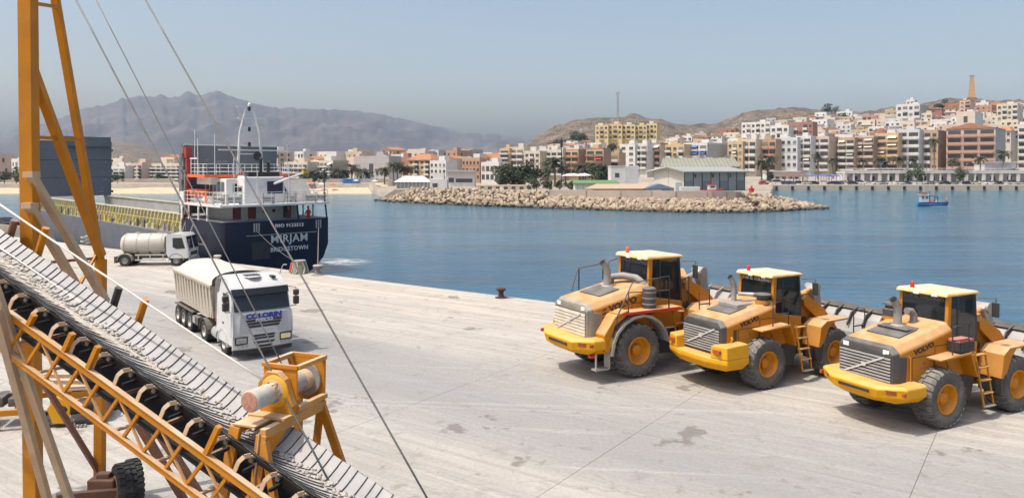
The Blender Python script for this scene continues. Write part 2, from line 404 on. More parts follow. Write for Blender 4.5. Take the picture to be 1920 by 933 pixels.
for t in ds_:
    row = []
    for k in range(0, 226):
        u = -150+k*10
        if t == 0: d = lerp_tab(D0, u); z = -3.0
        elif isinstance(t, tuple): d = t[1]; z = terr(u, d)
        else: d0 = lerp_tab(D0, u); d = d0+(350-d0)*t; z = terr(u, max(d, 300) if u > 1446 else d)
        X = (u-CX)/F*d
        if d > DT+5:
            e = min(1, (d-DT)/80); f2 = 1 if d < 880 else .35
            z += e*f2*(5.5*fbm(X, d, .03, 6, 1)+2.2*abs(fbm(X, d, .11, 4, 2)))*(0.4 if u < 990 else 1)
        row.append((X, d, z))
    rows.append(row)
m, N, L, p, g = world_mat('town_ground'); pos = g.outputs['Position']
sz = N.new('ShaderNodeSeparateXYZ'); L.new(pos, sz.inputs[0])
tw = nramp(N, L, nnoise(N, L, pos, 0.08, 6, 0.65), [(0.35, (0.30,0.26,0.21)), (0.65, (0.42,0.37,0.31))])
hc = nramp(N, L, nnoise(N, L, pos, 0.06, 9, 0.72), [(0.38, (0.07,0.06,0.045)), (0.5, (0.16,0.12,0.095)), (0.66, (0.30,0.235,0.185))])
hc = nmix(N, L, nramp(N, L, nnoise(N, L, pos, 0.4, 6, 0.7), [(0.48, 0.0), (0.56, 0.85)]), hc, (0.04, 0.045, 0.028))
hf = N.new('ShaderNodeMapRange'); hf.inputs[1].default_value = DT-40; hf.inputs[2].default_value = DT+20; L.new(sz.outputs[1], hf.inputs[0])
L.new(nmix(N, L, hf.outputs[0], tw, hc), p.inputs['Base Color']); p.inputs['Roughness'].default_value = 1
nbump(N, L, nnoise(N, L, pos, 0.25, 8, 0.75), 0.8, 1.5, p)
STRUCT(MB().sheet(rows).build('hillside_ground', m, smooth=True))
# ---- beach
m, N, L, p, g = world_mat('beach_sand'); pos = g.outputs['Position']
L.new(nramp(N, L, nnoise(N, L, pos, 0.4, 7, 0.7), [(0.3, (0.40,0.32,0.22)), (0.7, (0.56,0.46,0.33))]), p.inputs['Base Color'])
p.inputs['Roughness'].default_value = 0.95; nbump(N, L, nnoise(N, L, pos, 0.8, 7, 0.7), 0.6, 0.4, p)
rows = []
for d, z in ((262,-3.0),(276,-2.1),(281,-1.85),(288,-0.9),(297,0.6),(306,1.45)):
    rows.append([((u-CX)/F*d, d+2.5*fbm(u, 0, .008, 3, 5), z) for u in range(-160, 730, 12)])
STRUCT(MB().sheet(rows).build('beach', m, smooth=True))
# ---- haze
hz = bpy.data.materials.new('haze_air'); hz.use_nodes = True; hn = hz.node_tree.nodes; hn.clear()
ho = hn.new('ShaderNodeOutputMaterial'); hv = hn.new('ShaderNodeVolumePrincipled')
hv.inputs['Color'].default_value = (0.52, 0.71, 1.0, 1); hv.inputs['Absorption Color'].default_value = (1, 1, 1, 1); hv.inputs['Density'].default_value = 0.000066; hv.inputs['Anisotropy'].default_value = 0.0
hz.node_tree.links.new(hv.outputs[0], ho.inputs['Volume'])
tag(MB().box(-5600, 5600, -400, 6600, -4.2, 760).build('haze', hz), 'thin blue summer haze lying over the bay', 'haze', kind='stuff')
# ================================================================ wheel loaders
DUSTC = (0.60, 0.49, 0.33)
M_YEL = mat('loader_paint', (0.47, 0.175, 0.0), 0.5, var=0.10, scale=1.6, spec=0.12, dust=0.6, dcol=DUSTC, stain=0.35, scol=(0.42,0.20,0.03), sscale=1.2)
M_YELB = mat('counterweight_paint', (0.68, 0.325, 0.002), 0.45, spec=0.15, var=0.07, scale=1.6, dust=0.4, dcol=DUSTC, stain=0.2, scol=(0.45,0.22,0.03))
M_RIM = mat('rim_paint', (0.52, 0.20, 0.002), 0.55, spec=0.12, var=0.15, scale=4, dust=0.3, dcol=DUSTC)
M_TYRE = mat('tyre_rubber', (0.075, 0.072, 0.068), 0.85, var=0.3, scale=5, bump=0.3, dust=0.55, dcol=(0.34,0.31,0.28), stain=0.55, scol=(0.25,0.23,0.20), sscale=2.5)
M_GREY = mat('grille_grey', (0.045, 0.045, 0.048), 0.55, var=0.2, scale=3, dust=0.35, dcol=(0.4,0.37,0.33))
M_GRL = mat('grille_dusty', (0.50, 0.45, 0.36), 0.8, var=0.2, scale=3, dust=0.3)
M_BLACK = mat('black_trim', (0.02, 0.02, 0.021), 0.6, var=0.3, dust=0.18)
M_STEEL = mat('worn_steel', (0.33, 0.32, 0.31), 0.5, 0.3, var=0.25, scale=2, stain=0.5, scol=(0.16,0.12,0.09), dust=0.3)
M_BUCKET = mat('bucket_steel', (0.33, 0.325, 0.315), 0.62, 0.1, var=0.2, scale=1.4, stain=0.6, scol=(0.28,0.25,0.22), sscale=1.8, dust=0.3, dcol=(0.5,0.47,0.43))
M_GLASS = glass('dark_cab_glass', (0.016, 0.02, 0.024), 0.05)
M_GLASST = glass('clear_cab_glass', (0.02, 0.026, 0.03), 0.04, 0.72)
M_RED = mat('red_plastic', (0.55, 0.03, 0.02), 0.4)
M_ORB = mat('amber_plastic', (0.75, 0.13, 0.03), 0.3)
M_LAMP = mat('lamp_lens', (0.75, 0.75, 0.72), 0.15, var=0.05)
M_WHITE = mat('white_print', (0.75, 0.75, 0.73), 0.6, var=0.05)
M_LET = mat('dark_brown_print', (0.05, 0.025, 0.015), 0.6, var=0.1)
M_INT = mat('cab_interior', (0.06, 0.06, 0.065), 0.8)

def tyre_mesh(Rr, w, lugs, style, name='tyre'):
    m = MB(); h = w/2; Rb = Rr*0.955
    m.lathe([(-h*.80, Rr*.50), (-h*.98, Rr*.60), (-h*1.0, Rr*.80), (-h*.93, Rr*.90), (-h*.74, Rb), (h*.74, Rb), (h*.93, Rr*.90), (h*1.0, Rr*.80), (h*.98, Rr*.60), (h*.80, Rr*.50)], 40, cap=False)
    for k in range(lugs):
        for sgn in (-1, 1):
            a = 2*math.pi*(k+(0.5 if sgn > 0 else 0))/lugs; da = 2*math.pi/lugs*(0.33 if style == 'block' else 0.27)
            sk = 2*math.pi/lugs*(0.12 if style == 'block' else 0.55)
            def P(r, ax, t): return (r*math.cos(t), sgn*ax, r*math.sin(t))
            prof = [(Rb*.985, 0.02*h, 0), (Rb*.99, h*.78, sk), (Rr*.88, h*.985, sk)]
            top = [(Rr, 0.03*h, 0), (Rr*.995, h*.74, sk), (Rr*.90, h*1.035, sk)]
            lo = [[P(r, ax, a+s-da), P(r, ax, a+s+da)] for r, ax, s in prof]
            hi = [[P(r, ax, a+s-da*.8), P(r, ax, a+s+da*.8)] for r, ax, s in top]
            m.loft([[lo[i][0], lo[i][1], hi[i][1], hi[i][0]] for i in range(3)])
    return m.mesh(name, 35)
def rim_mesh(Rr, w, name='rim'):
    h = w/2; r = Rr*.52
    return MB().lathe([(-h*.60, r*.04), (-h*.60, r*.28), (-h*.52, r*.38), (-h*.16, r*.42), (-h*.18, r*.62), (-h*.34, r*.80), (-h*.80, r*.87), (-h*.96, r*.93), (-h*.92, r), (h*.9, r), (h*.7, r*.8), (h*.7, r*.04)], 28).mesh(name, 40)

def make_loader(label, anchor, anchor2, S, kind):
    A, B = G(*anchor), G(*anchor2); hd = math.atan2(B.y-A.y, B.x-A.x) if kind != 1 else anchor2[2] if len(anchor2) > 2 else math.atan2(B.y-A.y, B.x-A.x)
    fw = Vector((math.cos(hd), math.sin(hd), 0)); lf = Vector((-fw.y, fw.x, 0))
    t = thing('wheel_loader', label, 'loader', A+lf*1.43*S, hd, 'wheel loaders parked on the quay'); t.scale = (S, S, S)
    WB, Rr, tw = 3.4, 0.86, 0.64
    tm = dressed(tyre_mesh(Rr, tw, 22 if kind != 3 else 26, 'block' if kind == 3 else 'chevron'), M_TYRE)
    rm = dressed(rim_mesh(Rr, tw), M_RIM)
    for x in (0, WB):
        for sy in (-1, 1):
            o = inst(tm, 'tyre', t, (x, sy*1.11, Rr-.012), (0, random.uniform(0, 1), 0 if sy < 0 else math.pi))
            inst(rm, 'rim', o)
    MB().box(-1.25, 2.3, -.62, .62, .78, 1.3).build('chassis', M_BLACK, t)
    MB().tube([(0,-1.0,Rr),(0,1.0,Rr)], .2, 10).build('rear_axle', M_YEL, t)
    MB().tube([(WB,-1.0,Rr),(WB,1.0,Rr)], .2, 10).build('front_axle', M_YEL, t)
    # engine hood
    zr_, zf = (2.40, 2.90) if kind != 2 else (2.36, 2.86)
    xr = -1.52
    def ring(x, z, w): return [(x,-w,1.22),(x,-w,z-.2),(x,-w*.80,z),(x,w*.80,z),(x,w,z-.2),(x,w,1.22)]
    hood = MB().loft([ring(xr, zr_, .98), ring(.2, zr_+(zf-zr_)*.7, .98), ring(.82, zf, .98)]).build('engine_hood', M_YEL, t, bevel=.045)
    # recessed joints of side panels, vents
    for (x0, x1, z0, z1) in ((-.98,.0,1.3,2.06), (0.02,.78,1.45,2.3)):
        f = MB(); y = -.984
        for a in ((x0,x0+.02,z0,z1),(x1-.02,x1,z0,z1),(x0,x1,z0,z0+.02),(x0,x1,z1-.02,z1)): f.box(a[0],a[1],y-.003,y+.02,a[2],a[3])
        f.build('panel_joint', M_LET, hood)
    for k in range(7 if kind == 1 else 0):
        MB().hexa([(-1.14,-.992,1.42+k*.12),(-1.0,-.992,1.47+k*.12),(-1.0,-.97,1.47+k*.12),(-1.14,-.97,1.42+k*.12),
                   (-1.14,-.992,1.47+k*.12),(-1.0,-.992,1.52+k*.12),(-1.0,-.97,1.52+k*.12),(-1.14,-.97,1.47+k*.12)]).build('vent_slot', M_BLACK, hood)
    if kind == 2: MB().box(-1.2,-1.05,-.99,-.97,1.4,2.05).build('side_vent', M_GREY, hood)
    if kind == 3: MB().tube([(-1.08,-.97,1.35),(-1.08,-1.02,1.4),(-1.08,-1.02,2.05),(-1.12,-.97,2.12)], .025, 6).build('hood_handle', M_YEL, hood)
    MB().hexa([(-.95,-.55,zr_+.125),(-.15,-.55,zr_+.295),(-.15,.55,zr_+.295),(-.95,.55,zr_+.125),(-.95,-.55,zr_+.15),(-.15,-.55,zr_+.32),(-.15,.55,zr_+.32),(-.95,.55,zr_+.15)]).build('radiator_screen', M_GREY, hood)
    # rear grille
    gm = M_GRL if kind == 1 else M_GREY
    sh = MB()
    sh.loft([[(-1.50,-.995,1.22),(-1.50,-.995,zr_-.16),(-1.50,-.78,zr_+.02),(-1.50,.78,zr_+.02),(-1.50,.995,zr_-.16),(-1.50,.995,1.22)],
             [(-1.70,-.90,1.2),(-1.70,-.90,zr_-.22),(-1.66,-.74,zr_-.06),(-1.66,.74,zr_-.06),(-1.70,.90,zr_-.22),(-1.70,.90,1.2)]])
    if kind != 2: sh.hexa([(-1.5,-1.0,1.3),(-1.22,-.99,1.3),(-1.22,.99,1.3),(-1.5,1.0,1.3),(-1.5,-1.0,zr_-.25),(-1.16,-.99,zr_-.3),(-1.16,.99,zr_-.3),(-1.5,1.0,zr_-.25)])
    gr = sh.build('grille_frame', M_GREY if kind != 1 else mat('grille_frame_dusty', (0.2,0.18,0.15), .7, var=.2, dust=.4), t, bevel=.03)
    ns = 8 if kind == 1 else 9
    MB().box(-1.706,-1.69,-.86,.86,1.26,zr_-.28).build('grille_backing', M_BLACK, gr)
    gm = M_GRL if kind == 1 else mat('grille_slat_grey', (.17,.17,.172), .5, dust=.4)
    z0, z1 = 1.28, zr_-.3
    for k in range(ns):
        z = z0+(z1-z0)*(k+.5)/ns; h = (z1-z0)/ns*(.86 if kind == 1 else .5)
        MB().hexa([(-1.745,-.86,z-h/2),(-1.71,-.86,z-h/2),(-1.71,.86,z-h/2),(-1.745,.86,z-h/2),(-1.725,-.86,z+h/2),(-1.70,-.86,z+h/2),(-1.70,.86,z+h/2),(-1.725,.86,z+h/2)]).build('grille_slat', gm, gr)
    MB().bar((-1.75,.66,1.42),(-1.75,-.66,2.08), .05, .02, (1,0,0)).build('grille_bar', mat('bar_grey', (.5,.49,.47), .5), gr)
    MB().box(-1.765,-1.745,-.07,.07,1.7,1.82).build('grille_badge', mat('bar_grey', (.5,.49,.47)), gr)
    if kind != 2:
        for sy in (-1, 1): MB().box(-1.69,-1.66, sy*.68-.1, sy*.68+.1, zr_-.25, zr_-.12).build('rear_work_light', M_LAMP, gr, bevel=.01)
    # counterweight
    if kind == 2:
        c = MB().loft([[(-1.05,1.25,.78),(-1.75,1.2,.78),(-1.95,.5,.78),(-1.95,-.5,.78),(-1.75,-1.2,.78),(-1.05,-1.25,.78)],
                       [(-.9,1.42,1.02),(-1.9,1.42,1.02),(-2.15,.7,1.02),(-2.15,-.7,1.02),(-1.9,-1.42,1.02),(-.9,-1.42,1.02)],
                       [(-.9,1.42,1.2),(-1.9,1.42,1.2),(-2.15,.7,1.2),(-2.15,-.7,1.2),(-1.9,-1.42,1.2),(-.9,-1.42,1.2)]]).build('counterweight', M_YELB, t, bevel=.04)
        for sy in (-1, 1):
            MB().hexa([(-.9,sy*.82,1.195),(-2.1,sy*.82,1.195),(-1.92,sy*1.42,1.195),(-.9,sy*1.42,1.195),(-.95,sy*.84,1.66),(-2.08,sy*.84,1.62),(-1.9,sy*1.4,1.62),(-.95,sy*1.4,1.66)]).build('counterweight_block', M_YELB, c, bevel=.04)
            MB().box(-2.085,-2.0, sy*1.08-.15, sy*1.08+.15, 1.38, 1.5).build('tail_light', mat('tail_lens', (.38,.08,.03), .3), c)
            MB().lathe([(-.03,.1),(.03,.1),(.03,.05),(-.03,.05)], 12, 'x', (-1.3, sy*.95, 1.74), True).build('lifting_eye', M_YELB, c)
    else:
        c = MB().loft([[(-.95,1.2,.85),(-1.7,1.05,.85),(-1.95,.4,.85),(-1.95,-.4,.85),(-1.7,-1.05,.85),(-.95,-1.2,.85)],
                       [(-.95,1.44,1.08),(-1.75,1.44,1.08),(-2.12,.75,1.0),(-2.12,-.75,1.0),(-1.75,-1.44,1.08),(-.95,-1.44,1.08)],
                       [(-.95,1.44,1.34),(-1.8,1.44,1.34),(-2.2,.78,1.26),(-2.2,-.78,1.26),(-1.8,-1.44,1.34),(-.95,-1.44,1.34)],
                       [(-.95,1.36,1.40),(-1.75,1.36,1.40),(-2.1,.72,1.34),(-2.1,-.72,1.34),(-1.75,-1.36,1.40),(-.95,-1.36,1.40)]]).build('counterweight', M_YELB, t, bevel=.03)
        MB().box(-2.19,-2.1,-.52,.52,1.1,1.18).build('counterweight_slot', M_BLACK, c)
        for sy in (-1, 1):
            MB().hexa([(-1.9,sy*1.2,1.14),(-2.05,sy*.98,1.14),(-2.0,sy*.98,1.14),(-1.85,sy*1.2,1.14),(-1.955,sy*1.2,1.27),(-2.09,sy*.98,1.27),(-2.0,sy*.98,1.27),(-1.85,sy*1.2,1.27)]).build('tail_light', mat('tail_lens', (.38,.08,.03), .3), c)
            MB().box(-1.93,-1.8,sy*1.4-.03,sy*1.4+.03,1.16,1.26).build('reflector', mat('tail_lens', (.38,.08,.03), .3), c)
    # exhaust and air intake
    zt = zr_+.3
    if kind == 2:
        MB().tube([(.05,.25,zt-.2),(.05,.25,zt+.62),(-.02,.25,zt+.82),(-.14,.25,zt+.95)], [.1,.1,.1,.1], 14, False).build('exhaust_pipe', M_STEEL, t, smooth=50)
        MB().lathe([(2.6,.19),(2.62,.26),(2.85,.26),(2.87,.2),(2.98,.2),(3.0,.3),(3.07,.31),(3.10,.22)], 20, 'z', (.55,-.62,0)).build('air_cleaner', M_GREY, t, smooth=40)
        MB().lathe([(2.88,.265),(3.0,.265)], 20, 'z', (.55,-.62,-.14)).build('air_cleaner_band', M_YEL, t, smooth=40)
        MB().tube([(.1,.1,zt+.35),(.5,-.3,zt+.35),(.55,-.62,zt+.3)], .07, 10).build('intake_hose', M_STEEL, t, smooth=50)
        MB().box(-.5,.5,-.45,.45,zt-.05,zt+.09).build('hood_cover', M_STEEL, t, bevel=.02)
    else:
        MB().tube([(-.15,.1,zt-.12),(-.15,.1,zt+.5),(-.22,.1,zt+.68),(-.36,.1,zt+.82)], [.13,.115,.115,.115], 14, False).build('exhaust_pipe', M_STEEL, t, smooth=50)
        MB().lathe([(zt-.1,.2),(zt+.02,.2),(zt+.06,.13)], 16, 'z', (-.15,.1,0)).build('exhaust_base', M_STEEL, t, smooth=40)
        if kind == 1:
            MB().tube([(.15,.35,zt+.0),(.2,.3,zt+.28),(.45,0,zt+.33),(.62,-.45,zt+.3),(.7,-.72,zt+.15),(.72,-.8,zt-.2)], .12, 12).build('intake_pipe', mat('dusty_dark_pipe', (.17,.165,.16), .7, dust=.4), t, smooth=50)
            MB().lathe([(1.95,.16),(1.98,.22),(2.75,.22),(2.8,.15)], 18, 'z', (.62,-1.12,0)).build('air_cleaner', M_GREY, t, smooth=40)
            for k in range(4): MB().lathe([(2.05+k*.19,.228),(2.09+k*.19,.228)], 18, 'z', (.62,-1.12,0)).build('air_cleaner_band', M_STEEL, t)
        else:
            MB().tube([(.35,-.05,zt-.05),(.38,-.05,zt+.3),(.3,-.02,zt+.42),(.12,0,zt+.44)], .11, 12).build('intake_pipe', mat('dusty_dark_pipe', (.17,.165,.16), .7, dust=.4), t, smooth=50)
            MB().lathe([(2.7,.2),(2.72,.27),(2.84,.27)], 18, 'z', (.5,.78,0)).build('air_cleaner_band', M_YEL, t, smooth=40)
            MB().lathe([(2.84,.27),(3.05,.27),(3.08,.2),(3.16,.2),(3.18,.27),(3.24,.25)], 18, 'z', (.5,.78,0)).build('air_cleaner', M_GREY, t, smooth=40)
            MB().box(-.55,.5,-.5,.5,zt-.04,zt+.02).build('hood_cover', M_GREY, t, bevel=.02)
    # rear mudguards, platform, steps
    for sy in (-1, 1):
        if kind == 1:
            arc = [R(a) for a in range(10, 200, 19)]
            o_ = [(1.18*math.cos(a), Rr+1.16*math.sin(a)) for a in arc]; i_ = [(1.1*math.cos(a), Rr+1.08*math.sin(a)) for a in reversed(arc)]
            MB().prism(o_+i_, sy*1.0, sy*1.52).build('rear_mudguard', M_STEEL, t)
            MB().prism([(-1.35,.95),(-1.42,1.5),(-1.0,2.05),(-.5,2.2),(-.55,2.02),(-1.0,1.75),(-1.18,1.3),(-1.18,.95)], sy*.96, sy*1.46).build('mudguard_front', M_YEL, t, bevel=.03)
            MB().box(-.9,1.7,min(sy*.98,sy*1.5),max(sy*.98,sy*1.5),2.06,2.12).build('platform', M_YEL, t)
            MB().box(-.75,1.6,min(sy*1.495,sy*1.51),max(sy*1.495,sy*1.51),2.05,2.13).build('red_edge', M_RED, t)
        else:
            MB().prism([(-.35,2.02),(1.05,2.1),(1.35,1.35),(1.3,1.33),(1.0,2.02),(-.35,1.97)], sy*.97, sy*1.44).build('rear_mudguard', M_YEL, t, bevel=.012)
            MB().prism([(.3,2.0),(1.02,2.03),(1.3,1.35),(.75,1.3),(.55,1.75)], sy*.965, sy*1.01).build('mudguard_web', M_YEL, t)
        # step ladder
        x0 = 1.55
        for dx in (0, .46): MB().bar((x0+dx,sy*1.2,2.0),(x0+dx+.12,sy*1.42,.38), .05, .03).build('ladder_rail', M_YEL, t)
        for k in range(5):
            f = k/4; MB().bar((x0+.12*f,sy*(1.2+.22*f),1.9-1.48*f),(x0+.46+.12*f,sy*(1.2+.22*f),1.9-1.48*f), .16, .03).build('ladder_step', M_YEL if k < 4 else M_STEEL, t)
    if kind == 3:
        MB().box(.55,1.2,-1.42,-1.0,2.12,2.42).build('battery_box', M_BLACK, t, bevel=.02)
        MB().box(.57,1.18,-1.4,-1.02,2.42,2.48).build('battery_lid', mat('red_lid', (.6,.12,.10), .5, dust=.3), t)
    MB().hexa([(1.0,-1.05,.55),(1.6,-1.05,.55),(1.6,1.05,.55),(1.0,1.05,.55),(1.0,-1.0,1.35),(1.9,-1.0,1.35),(1.9,1.0,1.35),(1.0,1.0,1.35)]).build('tank', M_BLACK, t, bevel=.02)
    # cab
    cb = MB().hexa([(.86,-.8,1.3),(2.25,-.8,1.3),(2.25,.8,1.3),(.86,.8,1.3),(.86,-.8,2.42),(2.32,-.8,2.15),(2.32,.8,2.15),(.86,.8,2.42)]).build('cab_body', M_YEL, t, bevel=.03)
    zc = 3.62
    for (x, y, x2, w) in ((.9,-.76,.96,.13),(.9,.76,.96,.13),(2.3,-.76,2.18,.08),(2.3,.76,2.18,.08),(1.35,-.775,1.35,.06)):
        MB().bar((x,y,2.1),(x2,y,zc), w, w*.8, (0,1,0)).build('cab_post', M_YEL if x < 1.2 else M_BLACK, cb)
    MB().hexa([(.85,-.7,2.4),(.87,-.7,2.4),(.87,.7,2.4),(.85,.7,2.4),(.92,-.7,zc),(.94,-.7,zc),(.94,.7,zc),(.92,.7,zc)]).build('rear_window', M_GLASST, cb)
    MB().hexa([(2.3,-.7,2.12),(2.32,-.7,2.12),(2.32,.7,2.12),(2.3,.7,2.12),(2.18,-.7,zc),(2.2,-.7,zc),(2.2,.7,zc),(2.18,.7,zc)]).build('front_window', M_GLASST, cb)
    for sy in (-1, 1):
        MB().hexa([(.97,sy*.775,2.3),(2.27,sy*.775,2.1),(2.27,sy*.79,2.1),(.97,sy*.79,2.3),(.98,sy*.775,zc),(2.15,sy*.775,zc),(2.15,sy*.79,zc),(.98,sy*.79,zc)]).build('side_window', M_GLASST, cb)
        MB().tube([(2.25,sy*.85,3.5),(2.55,sy*1.2,3.52),(2.55,sy*1.2,3.35)], .018, 6).build('mirror_arm', M_BLACK, cb)
        MB().box(2.5,2.56,sy*1.2-.11,sy*1.2+.11,2.95,3.4).build('mirror', M_BLACK, cb, bevel=.02)
    st_ = MB(); st_.box(1.35,1.85,-.28,.28,2.2,2.4); st_.box(1.3,1.45,-.28,.28,2.4,3.05); st_.box(1.32,1.42,-.16,.16,3.05,3.25)
    st_.build('driver_seat', M_INT, cb, bevel=.03)
    MB().box(1.0,2.2,-.7,.7,2.16,2.2).build('cab_floor', M_INT, cb)
    MB().tube([(2.0,0,2.3),(1.9,0,2.75)], .03, 6).build('steering_column', M_INT, cb)
    rf = MB().hexa([(.72,-.86,zc),(2.42,-.84,zc),(2.42,.84,zc),(.72,.86,zc),(.80,-.82,zc+.13),(2.3,-.8,zc+.1),(2.3,.8,zc+.1),(.80,.82,zc+.13)]).build('cab_roof', mat('cab_roof_dusty', (.72,.40,.06), .5, dust=.85, dcol=(.72,.62,.48)), cb, bevel=.05)
    MB().lathe([(zc+.11,.07),(zc+.15,.07)], 12, 'z', (.95,.42,0)).build('beacon_base', M_BLACK, rf)
    MB().lathe([(zc+.15,.065),(zc+.28,.06),(zc+.31,.03)], 12, 'z', (.95,.42,0)).build('beacon', M_ORB if kind == 1 else M_RED, rf, smooth=40)
    for y in (-.45, .15): MB().box(.74,.8,y-.09,y+.09,zc-.02,zc+.07).build('roof_light', M_LAMP, rf)
    pose = frame_on((0,-1,0),(0.05,0,1),(.838 if kind != 1 else .84,0,0))
    mm = frame_on((0,-1,0),(.06,0,1),(.9,0,3.5))
    text('JOSE EL COLORAO', .155, M_WHITE if kind == 2 else mat('faint_print', (.16,.17,.17), .6), cb, (0,0,0), (0,0,0), 'window_lettering', .002, pose=mm)
    # lettering and emblem on the hood
    a = math.atan2(zf-zr_, 2.34)
    for sy in (-1,):
        text('VOLVO', .27 if kind == 1 else .22, M_LET, hood, (-.33 if kind == 1 else -.45,-.986,2.30 if kind == 1 else 2.265), (math.pi/2,-a,0), 'hood_lettering', .006, 1.25 if kind == 1 else 1.2, .012)
        ds2 = MB()
        for k in range(5):
            tt = R(90+72*k); ds2.bar((-.45,-.992,1.85),(-.45+.055*math.cos(tt),-.992,1.85+.055*math.sin(tt)), .03, .004, (0,1,0))
        ds2.build('hood_emblem', mat('emblem_red', (.4,.08,.03), .6), hood)
        MB().box(-.62,-.28,-.989,-.986,1.70,1.72).build('emblem_line', mat('emblem_red', (.4,.08,.03)), hood)
    # hand rails
    def rail(name, pts): MB().tube(pts, .022, 6).build(name, M_BLACK, t, smooth=60)
    if kind == 1:
        rail('handrail', [(-1.0,.95,2.5),(-.75,.95,3.25),(.3,.95,3.35)]); rail('handrail', [(-.7,.95,2.5),(-.7,.95,3.22)]); rail('handrail', [(.3,.95,2.8),(.3,.95,3.35)])
        rail('handrail', [(.55,.95,2.8),(.55,.95,3.4),(.95,.95,3.5)])
        rail('handrail', [(-.9,-1.44,1.4),(-.95,-1.46,2.0),(-.35,-1.47,3.05),(1.15,-1.47,3.15),(1.15,-1.47,2.1)]); rail('handrail', [(-.5,-1.47,2.1),(-.5,-1.47,2.75),(1.15,-1.47,2.7)])
        rail('handrail', [(2.0,-1.3,2.1),(2.0,-1.3,3.0),(2.15,-1.3,3.05),(2.15,-1.3,2.1)])
        rail('handrail', [(-1.5,-1.2,.45),(-1.05,-1.42,.45)]); MB().box(-1.7,-1.2,-1.42,-1.15,.42,.46).build('lower_step', M_STEEL, t); MB().box(-1.7,-1.67,-1.42,-1.36,.44,.95).build('step_hanger', M_STEEL, t); MB().box(-1.75,-1.5,-1.2,-1.05,.78,.86).build('red_reflector', M_RED, t)
        MB().box(-1.2,-1.17,-1.42,-1.15,.44,.95).build('step_hanger', M_STEEL, t)
    else:
        rail('handrail', [(.2,-1.4,2.1),(.2,-1.4,2.9),(.95,-1.4,2.95),(.95,-1.4,2.1)]); rail('handrail', [(.2,-1.4,2.5),(.95,-1.4,2.5)])
        rail('handrail', [(-.6,1.3,2.0),(-.6,1.3,2.95),(-.1,1.3,3.0),(-.1,1.3,2.0)]); rail('handrail', [(-.6,1.3,2.5),(-.1,1.3,2.5)])
    # front frame, mudguards, boom, bucket
    ff = MB().prism([(2.35,.75),(2.4,2.1),(2.55,2.85),(2.95,2.92),(3.25,2.5),(3.75,1.7),(4.05,.9),(3.9,.6)], -.5, .5).build('front_frame', M_YEL, t, bevel=.03)
    for z, x in ((2.6,2.78),(1.95,2.75)): MB().lathe([(-.53,.12),(.53,.12)], 14, 'y', (x,0,z)).build('pivot_pin', M_LET, ff)
    for sy in (-1, 1):
        y0, y1 = sorted((sy*.72, sy*1.46))
        MB().prism([(2.42,1.15),(2.55,1.85),(2.85,2.04),(4.0,2.06),(4.0,2.0),(2.9,1.97),(2.68,1.8),(2.56,1.14)], y0, y1).build('front_mudguard', M_YEL, t, bevel=.015)
        MB().prism([(2.5,1.15),(2.62,1.82),(2.88,1.99),(3.2,1.99),(2.95,1.75),(2.72,1.3)], sy*1.4, sy*1.45).build('mudguard_skirt', M_YEL, t)
        MB().prism([(2.46,.7),(2.44,1.15),(2.72,1.3),(2.62,.7)], y0+.02, y1-.02).build('mud_flap', M_BLACK, t)
        bm = MB().prism([(2.55,2.72),(2.7,2.86),(3.6,2.35),(4.7,1.15),(5.55,.6),(5.45,.4),(4.85,.55),(3.9,1.35),(3.3,1.95),(2.6,2.5)], sy*.56, sy*.70).build('lift_arm', M_YEL, t, bevel=.01)
        MB().tube([(3.5,sy*.63,1.0),(4.2,sy*.63,1.35)], [.09,.06], 10).build('lift_cylinder', M_STEEL, t)
    bell = MB().prism([(4.15,1.2),(3.95,1.75),(3.8,2.55),(3.62,2.95),(3.82,3.12),(4.08,2.98),(4.18,2.3),(4.35,1.6),(4.5,1.05)], -.17, .17).build('bell_crank', M_STEEL, t, bevel=.05)
    MB().lathe([(-.24,.17),(.24,.17)], 16, 'y', (3.86,0,2.95)).build('crank_pin', M_STEEL, t)
    MB().tube([(3.0,0,2.65),(3.84,0,2.95)], [.13,.08], 12).build('tilt_cylinder', M_YEL if kind != 1 else M_STEEL, t)
    MB().bar((3.2,0,2.72),(3.35,.42,3.0), .2, .1).build('cylinder_guard', M_YEL, t)
    MB().bar((4.3,0,1.15),(5.5,0,.95), .22, .12).build('bucket_link', M_STEEL, t)
    W = 1.74; th = .05; bx_ = .45
    outer = [(7.15,.04),(5.9,.02),(5.55,.14),(5.38,.55),(5.42,1.2),(5.7,1.72),(6.05,1.98)]
    inner = [(7.1,.1),(5.95,.08),(5.65,.2),(5.48,.57),(5.52,1.15),(5.77,1.64),(6.07,1.88)]
    bk = MB().prism(outer+list(reversed(inner)), -W, W).build('bucket', M_BUCKET, t)
    for sy in (-1, 1): MB().prism(outer+[(6.5,1.05)], sy*W, sy*(W+.05)).build('bucket_side', M_BUCKET, bk)
    MB().prism([(5.95,1.96),(6.11,1.98),(6.31,2.08),(6.30,2.12),(6.07,2.06),(5.93,2.0)], -W, W).build('spill_guard', M_BLACK, bk)
    for k in range(6):
        y = -W+.12+k*(2*W-.24)/5
        MB().prism([(5.44,1.42),(5.7,1.74),(6.07,2.0),(6.05,2.10),(5.65,1.92),(5.4,1.52)], y-.025, y+.025).build('bucket_rib', M_BLACK if kind != 1 else M_STEEL, bk)
    MB().box(6.85,7.3,-W-.03,W+.03,.0,.035).build('cutting_edge', M_STEEL, bk)
    return t
make_loader('large yellow wheel loader with dusty cream grille and long handrails, leftmost of the three', (1200,708), (1337,684), 1.17, 1)
make_loader('yellow wheel loader with blocky U-shaped counterweight, between the two other loaders', (1442,730), (1562,706), 1.04, 2)
make_loader('yellow wheel loader with red-lidded battery box and black grille, nearest at right edge', (1778,804), (1908,773), 1.04, 3)
